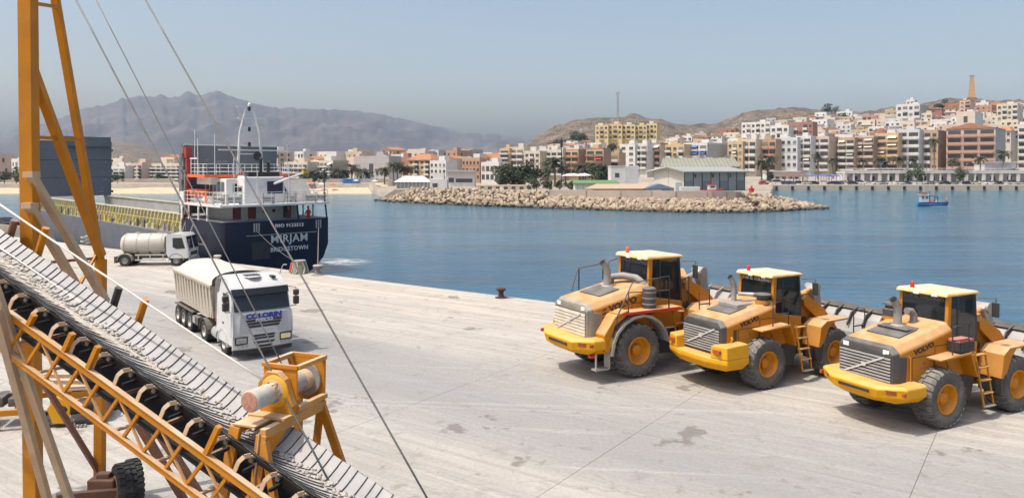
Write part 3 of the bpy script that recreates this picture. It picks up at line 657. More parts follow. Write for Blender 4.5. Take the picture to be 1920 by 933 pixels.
# ================================================================ stacking conveyor with its gantry and winch
M_ORG = mat('gantry_paint', (0.47, 0.175, 0.004), 0.5, spec=.15, var=0.16, scale=1.2, stain=0.45, scol=(0.30,0.13,0.05), sscale=1.4, dust=0.35, dcol=(0.62,0.50,0.36))
M_ORD = mat('dusty_orange_paint', (0.48, 0.215, 0.035), 0.7, var=0.16, scale=2, stain=0.5, scol=(0.30,0.17,0.08), sscale=1.5, dust=0.85, dcol=(0.60,0.48,0.35))
M_TAN = mat('dust_covered_steel', (0.47, 0.34, 0.22), 0.85, var=0.14, scale=2, stain=0.4, scol=(0.40,0.20,0.07), sscale=1.1, dust=0.5, dcol=(0.60,0.50,0.38))
M_BRN = mat('brown_primer', (0.20, 0.085, 0.045), 0.7, var=0.2, dust=0.3)
M_BELT = mat('belt_rubber', (0.40, 0.395, 0.39), 0.75, var=0.2, scale=1.3, stain=0.75, scol=(0.50,0.475,0.43), sscale=0.9, bump=0.1)
M_CLEAT = mat('cleat_rubber', (0.05, 0.05, 0.052), 0.8, var=0.3)
M_BELTU = mat('belt_underside', (0.022, 0.021, 0.021), 0.8, var=0.3)
M_ROPE = mat('white_rope', (0.66, 0.62, 0.56), 0.9, var=0.1, scale=8)
M_CABLE = mat('steel_cable', (0.17, 0.165, 0.16), 0.55, 0.4, var=0.2)
M_SANDL = mat('cement_sand', (0.46, 0.42, 0.37), 0.95, var=0.25, scale=6, bump=0.8, bscale=20)
PA, PB = D(0, 429, 15.2), D(742, 930, 12.0)
U = (PB-PA).normalized(); NN = Vector((-U.y, U.x, 0)).normalized(); NN = NN if NN.y > 0 else -NN; VV = U.cross(NN)
CM = Matrix((U, NN, VV)).transposed().to_4x4(); CM.translation = PA
conv = thing('belt_conveyor', 'orange lattice stacking conveyor with grey ribbed belt, mast and winch in left foreground', 'conveyor', Vector((PA.x+3, PA.y, 0)))
base_inv = Matrix.Translation(-conv.location)
LM = base_inv @ CM
def C(u, y, z): return LM @ Vector((u, y, z))
def W_(v): return base_inv @ v
def proj(v):
    d = v-Vector((0,0,CAMH)); c, s = math.cos(PITCH), math.sin(PITCH)
    f = d.y*c-d.z*s; up = d.y*s+d.z*c; return CX+F*d.x/f, CYP-F*up/f
def u_at(px, y, z):
    a, b = -6.0, 14.0
    for _ in range(40):
        m_ = (a+b)/2
        if proj(CM @ Vector((m_, y, z)))[0] < px: a = m_
        else: b = m_
    return a
U0, U1 = -4.0, 12.6
PR = [(0,0),(-.10,-.10),(-.21,-.19),(-.32,-.245),(-.45,-.272),(-.58,-.275),(-.70,-.255),(-.82,-.205),(-.93,-.13)]
def pr_at(t):
    i = min(int(t*8), 7); f = t*8-i; a, b = PR[i], PR[i+1]; return a[0]+(b[0]-a[0])*f, a[1]+(b[1]-a[1])*f
rows = []
for k in range(0, 84):
    u = U0+(U1-U0)*k/83
    rows.append([C(u, y, z+.008*math.sin(u*12.6+2)*(1 if i in (0, 8) else .3)) for i, (y, z) in enumerate(PR)])
belt = MB().sheet(rows).build('belt', M_BELT, conv, smooth=True)
under = MB().sheet([[C(u, y-.0, z-.022) for y, z in PR] for u in (U0, U1)]).build('belt_underside', M_BELTU, belt)
MB().loft([[C(u,0.0,0.0),C(u,0.012,-.005),C(u,.0,-.024)] for u in (U0, U1)]).build('belt_edge', M_CLEAT, belt)
n = 0; u = U0+.9
while u < U1-.2:
    pts = []
    for k in range(21):
        t = k/20; y, z = pr_at(t); s = max(0, (t-.40)/.60); sh = -1.35*s; pts.append(C(u+sh+.02*math.sin(n*2.1), y, z+.012))
    MB().tube(pts, .0085, 5).build('cleat', M_CLEAT, belt); n += 1; u += .172+.012*math.sin(n*1.7)
# lumps of sand left lying in the trough
rsd = random.Random(11)
sm = MB()
def lump(m, c, r, rnd, fl=.5):
    st = []
    for (zz, rr) in ((-.3,.8),(.3,.85),(.85,.45)):
        st.append([(c[0]+r*rr*rnd.uniform(.75,1.2)*math.cos(k*1.0472), c[1]+r*rr*rnd.uniform(.75,1.2)*math.sin(k*1.0472), c[2]+r*zz*fl) for k in range(6)])
    m.loft(st)
loc = MB()
for k in range(1100):
    u = rsd.uniform(U0, U1); t = rsd.gauss(.42, .06); y, z = pr_at(max(.3, min(.62, t))); lump(loc, (u, y, z+.008), rsd.uniform(.012, .05), rsd)
loc.v = [tuple(LM @ Vector(v)) for v in loc.v]
tag(loc.build('sand_spill', M_SANDL, belt), kind='stuff')
rows = []
for k in range(90):
    u = U0+ (u_at(330,-.45,-.27)-U0)*k/89; w = .16*(1-.25*math.sin(u*3)-.2*math.sin(u*7.3))*min(1, (89-k)/25+.05)
    rows.append([C(u, -.42-w+.35*w*j, -.272+(.004 if j in (0, 6) else .02+.014*math.sin(u*31+j*9)+.01*math.sin(u*57-j*5))) for j in range(7)])
MB().sheet(rows).build('sand_layer', M_SANDL, belt, smooth=True)
MB().loft([[C(u,-.925,-.15),C(u,-.93,-.17),C(u,-.70,-.52),C(u,-.68,-.5)] for u in (U0, U1)]).build('belt_shade_plate', M_BELTU, conv)  # black plate added to paint in the shade below the belt's near edge
# return belt
MB().loft([[C(u,-.98,-.86),C(u,.0,-.86),C(u,.0,-.9),C(u,-.98,-.9)] for u in (U0, U1)]).build('return_belt', M_BELTU, conv)
k = 0; u = U0+.3
while u < U1-.3:
    MB().bar(C(u,-.96,-.915), C(u+.25,-.5,-.915), .05, .03).build('return_cleat', mat('return_cleat', (.32,.31,.3), .8), conv); u += .34; k += 1
# lattice truss: chords, posts, braces
YN, YF, ZT, ZB = -1.16, .12, -.50, -1.16
tr_n = MB().loft([[C(u,YN-.045,ZT-.06),C(u,YN+.045,ZT-.06),C(u,YN+.045,ZT+.06),C(u,YN-.045,ZT+.06)] for u in (U0, U1)]).build('top_chord', M_ORG, conv)
MB().loft([[C(u,YN-.07,ZT+.061),C(u,YN+.03,ZT+.061),C(u,YN+.03,ZT+.075),C(u,YN-.07,ZT+.075)] for u in (U0, U1)]).build('chord_flange', M_ORD, tr_n)
tr_b = MB().loft([[C(u,YN-.04,ZB-.05),C(u,YN+.04,ZB-.05),C(u,YN+.04,ZB+.05),C(u,YN-.04,ZB+.05)] for u in (U0, U1)]).build('bottom_chord', M_ORG, conv)
MB().loft([[C(u,YN-.065,ZB+.051),C(u,YN+.02,ZB+.051),C(u,YN+.02,ZB+.064),C(u,YN-.065,ZB+.064)] for u in (U0, U1)]).build('chord_flange', M_ORD, tr_b)
MB().loft([[C(u,YF-.04,ZT-.06),C(u,YF+.04,ZT-.06),C(u,YF+.04,ZT+.06),C(u,YF-.04,ZT+.06)] for u in (U0, U1)]).build('top_chord', M_ORG, conv)
MB().loft([[C(u,YF-.04,ZB-.05),C(u,YF+.04,ZB-.05),C(u,YF+.04,ZB+.05),C(u,YF-.04,ZB+.05)] for u in (U0, U1)]).build('bottom_chord', M_ORG, conv)
STEP = .98; k = 0; u = U0+.3
while u < U1-.5:
    for y in (YN, YF):
        MB().bar(C(u,y,ZT-.06), C(u-.16,y,ZB+.05), .06, .05, VV).build('truss_post', M_ORG, conv)
        MB().bar(C(u,y,ZT-.06), C(u+STEP-.16,y,ZB+.05), .035, .035, VV).build('truss_brace', M_ORD, conv)
        MB().bar(C(u+STEP/2,y,ZT-.06), C(u+STEP/2-.14,y,ZB+.05), .055, .05, VV).build('truss_post', M_ORG, conv)
    MB().bar(C(u+.1,YN,ZB+.02), C(u+.5,YF,ZB+.25), .07, .04).build('cross_brace', M_TAN, conv)
    MB().bar(C(u,YN+.05,ZT-.02), C(u,YF-.05,ZT-.02), .06, .06).build('cross_member', M_BRN, conv)
    u += STEP; k += 1
u = U0+.2
while u < U1-.2:
    pts = [C(u, YN+.02, ZT+.07), C(u, YN+.03, ZT+.25), C(u+.03, YN+.08, ZT+.34), C(u+.08, YN+.17, ZT+.36), C(u+.11, YN+.25, ZT+.30)]
    m_ = MB()
    for a, b in zip(pts, pts[1:]): m_.bar(a, b, .07, .018, NN)
    ib = m_.build('idler_bracket', M_TAN, conv)
    MB().tube([C(u+.1, YN+.2, ZT+.27), C(u+.1, -.62, -.36)], .045, 8).build('idler_roller', M_BLACK, ib)
    MB().bar(C(u+.1, YN+.1, ZT+.1), C(u+.1, YF, ZT+.1), .05, .05).build('idler_bar', M_BELTU, ib)
    u += .545
for px, h in ((127,.34),(172,.42),(393,.5),(60,.2)):
    uu = u_at(px, YN, ZT+.2); MB().bar(C(uu,YN-.02,ZT+.05), C(uu+.05,YN-.02,ZT+.1+h), .09, .08, U).build('side_post', M_ORG, conv)
for px, h, mm in ((22,.26,M_BRN),(74,.5,M_ORG),(216,.3,M_BLACK),(262,.40,M_ORG)):
    uu = u_at(px, YF, 0); MB().tube([C(uu,YF,ZT), C(uu-.02,YF,h)], .07, 10).build('side_post', mm, conv)
# ---- mast: front column, rear leg, ties, struts
DL, DR = 15.5, 17.6
bL = W_(Vector((D(62,900,DL).x, DL, 0))); xl = bL.x
tL = D(51, -120, DL); 
MB().bar(bL, W_(tL), .27, .27, (0,1,0)).build('mast_column', M_ORG, conv, bevel=.012)
gR = D(187, 893, DR); pR = D(189, 486, DR)
MB().bar(W_(gR), W_(pR), .2, .2, (0,1,0)).build('mast_leg', M_ORG, conv, bevel=.01)
MB().bar(W_(D(190,500,DR)), W_(D(92,-70,16.4)), .15, .15, (0,1,0)).build('mast_rear_stay', M_ORG, conv, bevel=.01)
MB().bar(W_(D(190,480,DR)), W_(D(60,128,DL+.05)), .17, .17, (0,1,0)).build('mast_brace', M_ORG, conv, bevel=.01)
MB().bar(W_(D(60,6,DL)), W_(D(106,13,16.5)), .07, .07).build('mast_tie', M_ORG, conv)
MB().bar(W_(D(58,257,DL)), W_(D(152,262,17.0)), .07, .07).build('mast_tie', M_ORG, conv)
MB().bar(W_(D(97,491,16.5)), W_(D(189,483,DR)), .06, .06).build('mast_tie', M_BRN, conv)
MB().bar(W_(D(150,532,16.8)), W_(D(183,470,DR)), .07, .06).build('mast_tie', M_ORG, conv)
for a, b, d in ((( 55,385),(175,590),.01),((58,327),(199,566),.0)):
    MB().bar(W_(D(*a,DL-.16)), W_(D(*b,DR-.2)), .15, .15, (0,1,0)).build('mast_strut', M_TAN, conv, bevel=.008)
    MB().box(-.1,.1,-.15,.12,-.06,.06).build('strut_lug', M_TAN, conv, loc=W_(D(a[0]+2,a[1],DL-.1)))
for a, b in (((-12,532),(135,948)),((-8,580),(92,948))):
    MB().bar(W_(D(*a,13.1)), W_(D(*b,14.6)), .13, .13, (0,1,0)).build('near_strut', M_TAN, conv, bevel=.01)
MB().bar(W_(D(70,698,16.2)), W_(D(187,888,DR)), .1, .1).build('mast_diagonal', M_BRN, conv)
for a, b in (((243,765),(356,955)),((300,812),(400,965))):
    MB().bar(W_(D(*a,14.2)), W_(G(*b)), .16, .1, (0,1,0)).build('support_leg', M_BRN, conv)
# axle and twin tyres
TYM = dressed(tyre_mesh(.54, .31, 24, 'block'), mat('truck_tyre', (.028,.028,.028), .8, var=.3, scale=6, stain=.3, scol=(.2,.18,.15), sscale=3)); RIMM = dressed(rim_mesh(.54, .31), M_TAN)
WA = Vector((.80, .60, 0)); az = math.atan2(-WA.x, WA.y)
for i, (px, dd) in enumerate(((229, 17.1), (250, 17.35))):
    c = D(px, 920, dd); c.z = .53
    o = inst(TYM, 'tyre', conv, W_(c), (0, .3*i, 0)); o.rotation_euler = Euler((0, 0, az)); inst(RIMM, 'rim', o)
MB().bar(W_(D(105,932,16.3)), W_(D(235,921,17.1)), .16, .16).build('axle', M_BRN, conv)
hub = MB(); q = W_(D(200,905,17.2)); hub.box(-.35,.25,-.2,.2,-.16,.14); hub.box(-.2,.1,-.1,.1,.1,.25)
hub.build('axle_hub', M_BRN, conv, bevel=.03, loc=q)
# ---- winch on its stand
WO = D(543, 766, 13.0); hu = Vector((U.x, U.y, 0)).normalized()
WM = Matrix((hu, NN, Vector((0,0,1)))).transposed().to_4x4(); WM.translation = WO
def K(x, y, z): return base_inv @ (WM @ Vector((x, y, z)))
def kbox(x0,x1,y0,y1,z0,z1): return MB().hexa([K(x0,y0,z0),K(x1,y0,z0),K(x1,y1,z0),K(x0,y1,z0),K(x0,y0,z1),K(x1,y0,z1),K(x1,y1,z1),K(x0,y1,z1)])
def klathe(prof, n=24, c=(0,0,0), axis='y'):
    m_ = MB().lathe(prof, n, axis, c); m_.v = [tuple(K(*v)) for v in m_.v]; return m_
stand = kbox(-.32,-.20,-1.0,.66,-.12,0).build('winch_stand', M_ORD, conv, bevel=.01)
kbox(.18,.30,-1.0,.66,-.16,0).build('stand_beam', M_ORD, stand, bevel=.01)
kbox(-.34,.1,-1.02,-.42,.002,.03).build('stand_plate', M_ORD, stand)
MB().hexa([K(.17,-.98,-.14),K(.31,-.98,-.14),K(.31,-.5,-.16),K(.17,-.5,-.16),K(.17,-.98,-.45),K(.31,-.98,-.45),K(.31,-.9,-.45),K(.17,-.9,-.45)]).build('stand_gusset', M_ORG, stand)
for (a, b, w, h) in (((-.30,-.98,-.02),(-.50,-1.12,-1.35),.2,.08),((.22,-.98,-.1),(.10,-1.12,-1.75),.2,.08),((.26,-.98,-.2),(.72,-1.12,-1.85),.12,.1),
                     ((-.26,.6,-.1),(-.4,.75,-1.0),.16,.08),((.24,.6,-.1),(.55,.75,-1.15),.16,.08),((.2,.6,-.2),(.0,.72,-1.1),.14,.06)):
    MB().bar(K(*a), K(*b), w, h, NN).build('stand_leg', M_ORG, stand, bevel=.008)
MB().tube([K(.2,-1.03,-.05),K(.16,-1.1,-.8),K(.12,-1.15,-1.9)], .015, 6).build('power_cable', M_TAN, stand)
winch = kbox(-.34,.34,-.25,-.22,.06,.78).build('winch', M_ORG, conv, bevel=.01)
kbox(-.36,.36,-.62,-.30,.02,.06).build('winch_base', M_ORD, winch)
klathe([(-1.02,.06),(-1.02,.165),(-1.0,.178),(-.93,.178),(-.92,.168),(-.56,.168),(-.55,.1)], 28, (0,0,.42)).build('winch_motor', mat('motor_grey', (.42,.42,.38), .7, var=.25, scale=4, stain=.5, scol=(.40,.20,.10), sscale=3, dust=.5), winch, smooth=40)
klathe([(-1.035,.03),(-1.03,.15),(-1.02,.16)], 28, (0,0,.42)).build('motor_fan_cover', mat('rusty_pink', (.40,.20,.14), .8, var=.35, scale=20), winch)
klathe([(-.56,.12),(-.44,.15),(-.43,.2),(-.40,.2),(-.40,.1)], 20, (0,0,.42)).build('winch_brake', M_TAN, winch, smooth=40)
for k in range(6):
    t_ = k*math.pi/3; MB().tube([K(.17*math.cos(t_),-.58,.42+.17*math.sin(t_)), K(.17*math.cos(t_),-.41,.42+.17*math.sin(t_))], .012, 5).build('brake_bolt', M_STEEL, winch)
g2 = MB().prism([(-.30,.02),(.34,.02),(.36,.2),(.2,.62),(.05,.74),(-.15,.74),(-.33,.55),(-.38,.3)], -.40, -.26); g2.v = [tuple(K(*v)) for v in g2.v]
g2.build('gearbox', M_YEL, winch, bevel=.015)
klathe([(-.43,.02),(-.43,.22),(-.40,.27),(-.38,.27)], 26, (0,0,.42)).build('gear_cover', M_YELB, winch, smooth=40)
e2 = MB().prism([(-.34,.02),(.34,.02),(.36,.78),(-.36,.78)], .52, .56); e2.v = [tuple(K(*v)) for v in e2.v]; e2.build('winch_side_plate', M_YEL, winch)
klathe([(-.22,.28),(-.19,.28),(-.19,.16),(.46,.16),(.46,.29),(.5,.29)], 28, (0,0,.40)).build('winch_drum', M_STEEL, winch, smooth=40)
for k in range(5): klathe([(.30+.035*k,.17),(.315+.035*k,.183),(.33+.035*k,.17)], 24, (0,0,.40)).build('cable_turn', M_TAN, winch, smooth=60)
for x in (-.34, .34):
    MB().bar(K(x,-.24,.80), K(x,.56,.80), .09, .07).build('top_bar', M_ORD, winch); MB().bar(K(x,-.24,.12), K(x,.56,.12), .1, .08).build('lower_bar', M_ORD, winch)
for y in (-.24, .55): MB().bar(K(-.36,y,.805), K(.36,y,.805), .07, .06).build('top_rail', M_ORG, winch)
kbox(-.32,.0,-.22,.1,.70,.72).build('winch_cover', M_ORD, winch)
for y in (-.15, .42):
    MB().bar(K(-.1,y,.15), K(-.32,y,.78), .06, .06).build('frame_strut', M_ORG, winch)
# ---- ropes and cables
def cable(name, p, q, r, m_, sag=0.0, n=10):
    pts = []
    for i in range(n+1):
        t_ = i/n; v = p.lerp(q, t_); v.z -= sag*4*t_*(1-t_); pts.append(W_(v))
    MB().tube(pts, r, 6).build(name, m_, conv, smooth=True)
wk = lambda x, y, z: WM @ Vector((x, y, z))
cable('hoist_cable', D(138,-8,15.2), D(636,938,12.0), .017, M_CABLE)
cable('hoist_cable', D(176,-8,15.4), wk(-.1,.05,.6), .011, M_CABLE)
cable('hoist_cable', D(268,-8,14.8), D(806,942,11.2), .016, M_CABLE)
cable('guide_rope', D(-14,374,14.3), wk(-.15,-.5,.62), .019, M_ROPE, .02)
cable('guide_rope', D(-14,455,14.9), D(404,737,13.15), .016, M_ROPE, .0)

# ---- low feeder machine behind the conveyor
fo = G(100, 795); fd = thing('feeder_hopper', 'low dusty yellow feeder machine with black roller behind the conveyor truss', 'machine', fo, R(14))
def fb(name, m_, *a, **k): return MB().box(*a).build(name, m_, fd, **k)
fb('frame_beam', M_ORG, -3.2,-.2,-.35,-.2,.45,.62); fb('frame_beam', M_ORG, -3.2,1.3,1.2,1.35,.5,.66)
for y in (0.15, .85): MB().bar((-1.2,y,1.35),(1.25,y+.1,1.15), .2, .12).build('deck_beam', M_TAN, fd)
MB().hexa([(-1.2,.1,1.0),(.9,.1,.95),(.9,1.0,.95),(-1.2,1.0,1.0),(-1.2,.1,1.05),(.9,.1,1.0),(.9,1.0,1.0),(-1.2,1.0,1.05)]).build('deck_plate', M_TAN, fd)
MB().tube([(.25,-.25,.55),(1.3,.05,.55)], .24, 16).build('roller', M_BLACK, fd, smooth=40)
MB().prism([(.1,.15),(.55,.1),(.6,.75),(.2,.95),(-.05,.6)], -.42,-.3).build('end_plate', M_YELB, fd, bevel=.02)
fb('end_box', M_YEL, .45,1.25,.1,.9,.72,.92); fb('lower_plate', M_BRN, 1.15,1.45,-.1,.9,.05,.6)
fb('skid', M_BLACK, -.6,1.5,-.3,-.1,.0,.1); fb('skid', M_BLACK, -.6,1.5,1.0,1.2,.0,.1)
for x in (-2.6,-1.4,-.4): MB().bar((x,-.28,.5),(x,-.28,0), .12).build('leg', M_ORG, fd); MB().bar((x,1.27,.55),(x,1.27,0), .12).build('leg', M_ORG, fd)
for k in range(5):
    fb('crate', mat('sooty_machine', (.11,.10,.09), .8, var=.5, scale=3), -2.9+k*.42,-2.6+k*.42,.0,.8,.62,.85+.12*math.sin(k*2.3), bevel=.03)
for k in range(9): MB().lathe([(-.012,.05),(.012,.05),(.012,.03),(-.012,.03)], 8, 'y' if k % 2 else 'x', (.62+.05*k, -.5+.02*math.sin(k), .05 if k > 2 else .35-.12*k), True).build('chain_link', M_STEEL, fd)
# ================================================================ trucks
M_WCAB = mat('white_cab_paint', (0.56, 0.57, 0.575), 0.28, var=0.04, scale=1, dust=0.25, dcol=(.62,.57,.5), coat=0.3)
M_WLOW = mat('white_lower_paint', (0.48, 0.49, 0.49), 0.4, var=0.08, scale=2, dust=0.2)
M_TRL = mat('dusty_trailer', (0.42, 0.38, 0.315), 0.75, var=0.12, scale=1.5, dust=0.4, stain=0.4, scol=(.34,.29,.23), sscale=1.3)
M_TARP = mat('pale_tarp', (0.50, 0.475, 0.43), 0.85, var=0.12, scale=2.5, bump=0.5, bscale=4)
M_CHAS = mat('dusty_chassis', (0.075, 0.068, 0.06), 0.8, var=0.3, dust=0.35, dcol=(.35,.31,.26))
M_ALU = mat('aluminium', (0.55, 0.55, 0.54), 0.4, 0.6, var=0.1, dust=0.2)
M_TYR2 = mat('truck_tyre', (.04,.04,.04), .8)
M_BLUE = mat('blue_print', (0.02, 0.035, 0.30), 0.5, var=0.05)
M_HEAD = mat('headlamp_glass', (0.32, 0.33, 0.34), 0.12, var=0.2, scale=9)
M_PLATE = mat('plate_grey', (0.45, 0.46, 0.46), 0.5)
TT = dressed(tyre_mesh(.52, .31, 30, 'block'), M_TYR2)
TR = dressed(rim_mesh(.52, .31), mat('steel_rim', (.33,.32,.30), .5, .3, var=.2, dust=.3))
TT2 = dressed(tyre_mesh(.45, .28, 26, 'block'), M_TYR2); TR2 = dressed(rim_mesh(.45, .28), mat('steel_rim', (.33,.32,.30)))
def wheel(t, x, y, r=.52, twin=False):
    tm, rm = (TT, TR) if r > .5 else (TT2, TR2)
    for yy in ((y, y-math.copysign(.33, y)) if twin else (y,)):
        o = inst(tm, 'tyre', t, (x, yy, r-.006), (0, 0, 0 if y < 0 else math.pi)); inst(rm, 'rim', o)
hd = Vector((.60, -.80, 0)); lfv = Vector((.80, .60, 0)); fr = G(437, 664, .3); fr.z = 0
tk = thing('tipper_truck', 'white articulated tipper truck with covered beige trailer driving along the quay', 'truck', fr+lfv*1.22, math.atan2(hd.y, hd.x)); tk.scale = (1, .975, .94)
# cab shell as a loft of side profiles across the width
prof = lambda w: [(.0,.62),(.06,1.15),(.03,1.7),(-.06,2.02),(-.36,2.86),(-.46,3.02),(-.85,3.32),(-1.35,3.48),(-2.15,3.44),(-2.28,3.2),(-2.28,.95),(-1.98,.95),(-1.95,.62)]
rings = []
for y, inx, inz in ((-1.25,-.16,.06),(-1.22,-.07,.02),(-.9,0,0),(-.45,.05,0),(0,.065,0),(.45,.05,0),(.9,0,0),(1.22,-.07,.02),(1.25,-.16,.06)):
    rings.append([(x+inx*(1 if x > -.7 else .2), y if z < 2.9 else y*(1-.10*(z-2.9)/.58), z-(inz if z > 3 else 0)) for x, z in prof(0)])
cab = MB().loft(rings).build('cab', M_WCAB, tk, smooth=30)
rings = []
for y in (-1.16,-.9,-.45,0,.45,.9,1.16):
    e = .065-.085*(abs(y)/1.1)**2.2; rings.append([(-.045+e,y,2.08),(-.335+e,y,2.84),(-.36+e,y,2.84),(-.07+e,y,2.08)])
MB().loft(rings).build('windscreen', M_GLASS, cab, smooth=30)
vz = []
for y in (-1.2,-.9,-.45,0,.45,.9,1.2):
    e = .085-.085*(abs(y)/1.1)**2.2; vz.append([(-.22+e,y,2.74),(-.36+e,y,3.02),(-.40+e,y,3.0),(-.30+e,y,2.74)])
MB().loft(vz).build('sun_visor', mat('smoked_visor', (.018,.02,.025), .15), cab, smooth=30)
for sy in (-1, 1):
    MB().hexa([(-.52,sy*1.245,2.05),(-1.35,sy*1.245,2.05),(-1.35,sy*1.256,2.05),(-.52,sy*1.256,2.05),(-.62,sy*1.245,2.78),(-1.35,sy*1.245,2.78),(-1.35,sy*1.256,2.78),(-.62,sy*1.256,2.78)]).build('side_window', M_GLASS, cab)
    for nm, z0, z1 in (('mirror', 2.15, 2.52), ('mirror', 2.55, 2.82)):
        MB().box(-.28,-.10,sy*1.5-.12,sy*1.5+.12,z0,z1).build(nm, M_BLACK, cab, bevel=.05)
    MB().tube([(-.4,sy*1.22,2.95),(-.2,sy*1.5,2.9),(-.2,sy*1.5,2.1),(-.35,sy*1.24,2.05)], .02, 6).build('mirror_arm', M_BLACK, cab)
    MB().prism([(-.45,1.0),(-.7,1.98),(-1.42,1.98),(-1.42,1.0)], sy*1.251, sy*1.256).build('door', M_WCAB, cab)
    MB().box(-1.38,-1.22,min(sy*1.256,sy*1.275),max(sy*1.256,sy*1.275),1.42,1.50).build('door_handle', M_BLACK, cab)
    MB().prism([(.03,.98),(.05,1.5),(-.04,1.98),(-.3,1.98),(-.35,1.0)], sy*1.22, sy*1.262).build('corner_deflector', mat('grey_deflector', (.42,.44,.45), .4), cab, bevel=.01)
    arc = [R(a) for a in range(-8, 189, 14)]
    MB().prism([(-1.42+.70*math.cos(a), .56+.66*math.sin(a)) for a in arc]+[(-1.42+.6*math.cos(a), .56+.56*math.sin(a)) for a in reversed(arc)], sy*.9, sy*1.27).build('wheel_arch', M_WLOW, cab)
    MB().box(.06,.112,sy*.93-.28,sy*.93+.26,.69,1.03).build('headlight_bezel', M_BLACK, cab, bevel=.02)
    MB().box(.085,.135,sy*.93-.22,sy*.93+.2,.75,.97).build('headlight', M_HEAD if sy < 0 else mat('lit_headlamp', (.85,.72,.40), .2), cab, bevel=.03)
    for dx in (-.18, 0, .18): MB().lathe([(0,.045),(.03,.045),(.04,.03)], 10, 'x', (.095, sy*.9+dx, .62)).build('fog_light', M_HEAD, cab)
fl = MB().loft([[( .02-.14*(abs(y)/1.25)**4, y,.42),(.12-.14*(abs(y)/1.25)**4,y,.5),(.12-.14*(abs(y)/1.25)**4,y,1.04),(.05-.14*(abs(y)/1.25)**4,y,1.1)] for y in (-1.26,-1.1,-.6,0,.6,1.1,1.26)]).build('bumper', M_WLOW, cab, smooth=35)
MB().loft([[(-.1-.14*(abs(y)/1.25)**4,y,.26),(.09-.14*(abs(y)/1.25)**4,y,.28),(.10-.14*(abs(y)/1.25)**4,y,.44),(-.1,y,.44)] for y in (-1.24,-1.1,-.6,0,.6,1.1,1.24)]).build('bumper_lip', M_BLACK, cab)
MB().prism([(-1.05,1.12),(1.05,1.12),(.98,2.0),(-.98,2.0)], .05, .095, 'x').build('front_panel', mat('silver_front', (.40,.425,.44), .35, var=.05), cab, bevel=.02)
for k, (z, w) in enumerate(((1.68,.72),(1.55,.68),(1.42,.62),(1.22,.36),(1.02,.42),(.90,.4),(.72,.4),(.56,.3))):
    MB().prism([(-w,z-.045),(w,z-.045),(w+.05,z+.045),(-w-.05,z+.045)], .085, .128, 'x').build('grille_slot', M_BLACK if k != 3 else M_PLATE, cab)
MB().box(.125,.135,-.28,.28,.78,.86).build('number_plate', M_PLATE, cab)
text('COLORIN', .30, M_BLUE, cab, (.112,.0,1.86), (math.pi/2,0,math.pi/2), 'lettering', .004, 1.12, .018)
text('IVECO', .17, mat('silver_print', (.6,.62,.63), .4), cab, (.133,.0,1.685), (math.pi/2,0,math.pi/2), 'lettering', .004, 1.5, .008)
MB().lathe([(0,.36),(.03,.33),(.035,.2)], 24, 'z', (-1.05,-.1,3.42)).build('roof_ring', M_WCAB, cab, smooth=40)
MB().box(-1.4,-.95,-.42,.22,3.46,3.50).build('roof_hatch', mat('smoked_hatch', (.10,.10,.13), .25), cab, bevel=.03)
for x in (-.75,-.95): MB().box(x-.1,x+.05,.62,.80,3.34,3.42).build('roof_horn', M_BLACK, cab)
for sy in (-1, 1): MB().prism([(-1.9,3.3),(-2.35,3.35),(-2.62,3.1),(-2.62,1.5),(-2.3,1.2)], sy*1.16, sy*1.2).build('side_fairing', mat('dark_fairing', (.12,.115,.11), .6), cab)
# driver, seen faintly through the glass
dr = thing('person', 'driver in dark shirt sitting behind the windscreen of the white tipper truck', 'person', tk.matrix_basis @ Vector((-1.15,.55,1.35)), tk.rotation_euler.z)
def seated(parent, shirt):
    J = [(0,0,.08),(0,0,.30),(.02,0,.52),(.03,0,.60),(.05,0,.72),(.03,.19,.50),(.16,.25,.28),(.42,.16,.36),(.03,-.19,.50),(.16,-.25,.28),(.42,-.16,.36),(.42,.12,.06),(.45,.12,-.36),(.42,-.12,.06),(.45,-.12,-.36)]
    E = [(0,1),(1,2),(2,3),(3,4),(2,5),(5,6),(6,7),(2,8),(8,9),(9,10),(0,11),(11,12),(0,13),(13,14)]
    me = bpy.data.meshes.new('body'); me.from_pydata(J, E, []); o = bpy.data.objects.new('body', me); COL.objects.link(o); o.parent = parent
    o.modifiers.new('skin', 'SKIN')
    if not me.skin_vertices:
        bpy.context.view_layer.objects.active = o
        bpy.ops.mesh.customdata_skin_add()
    for i, r in enumerate([.15,.15,.12,.06,.10,.07,.05,.04,.07,.05,.04,.07,.05,.07,.05]): me.skin_vertices[0].data[i].radius = (r, r)
    me.skin_vertices[0].data[0].use_root = True
    o.modifiers.new('smooth', 'SUBSURF').levels = 2; me.materials.append(shirt); return o
seated(dr, mat('dark_shirt', (.06,.06,.09), .8))
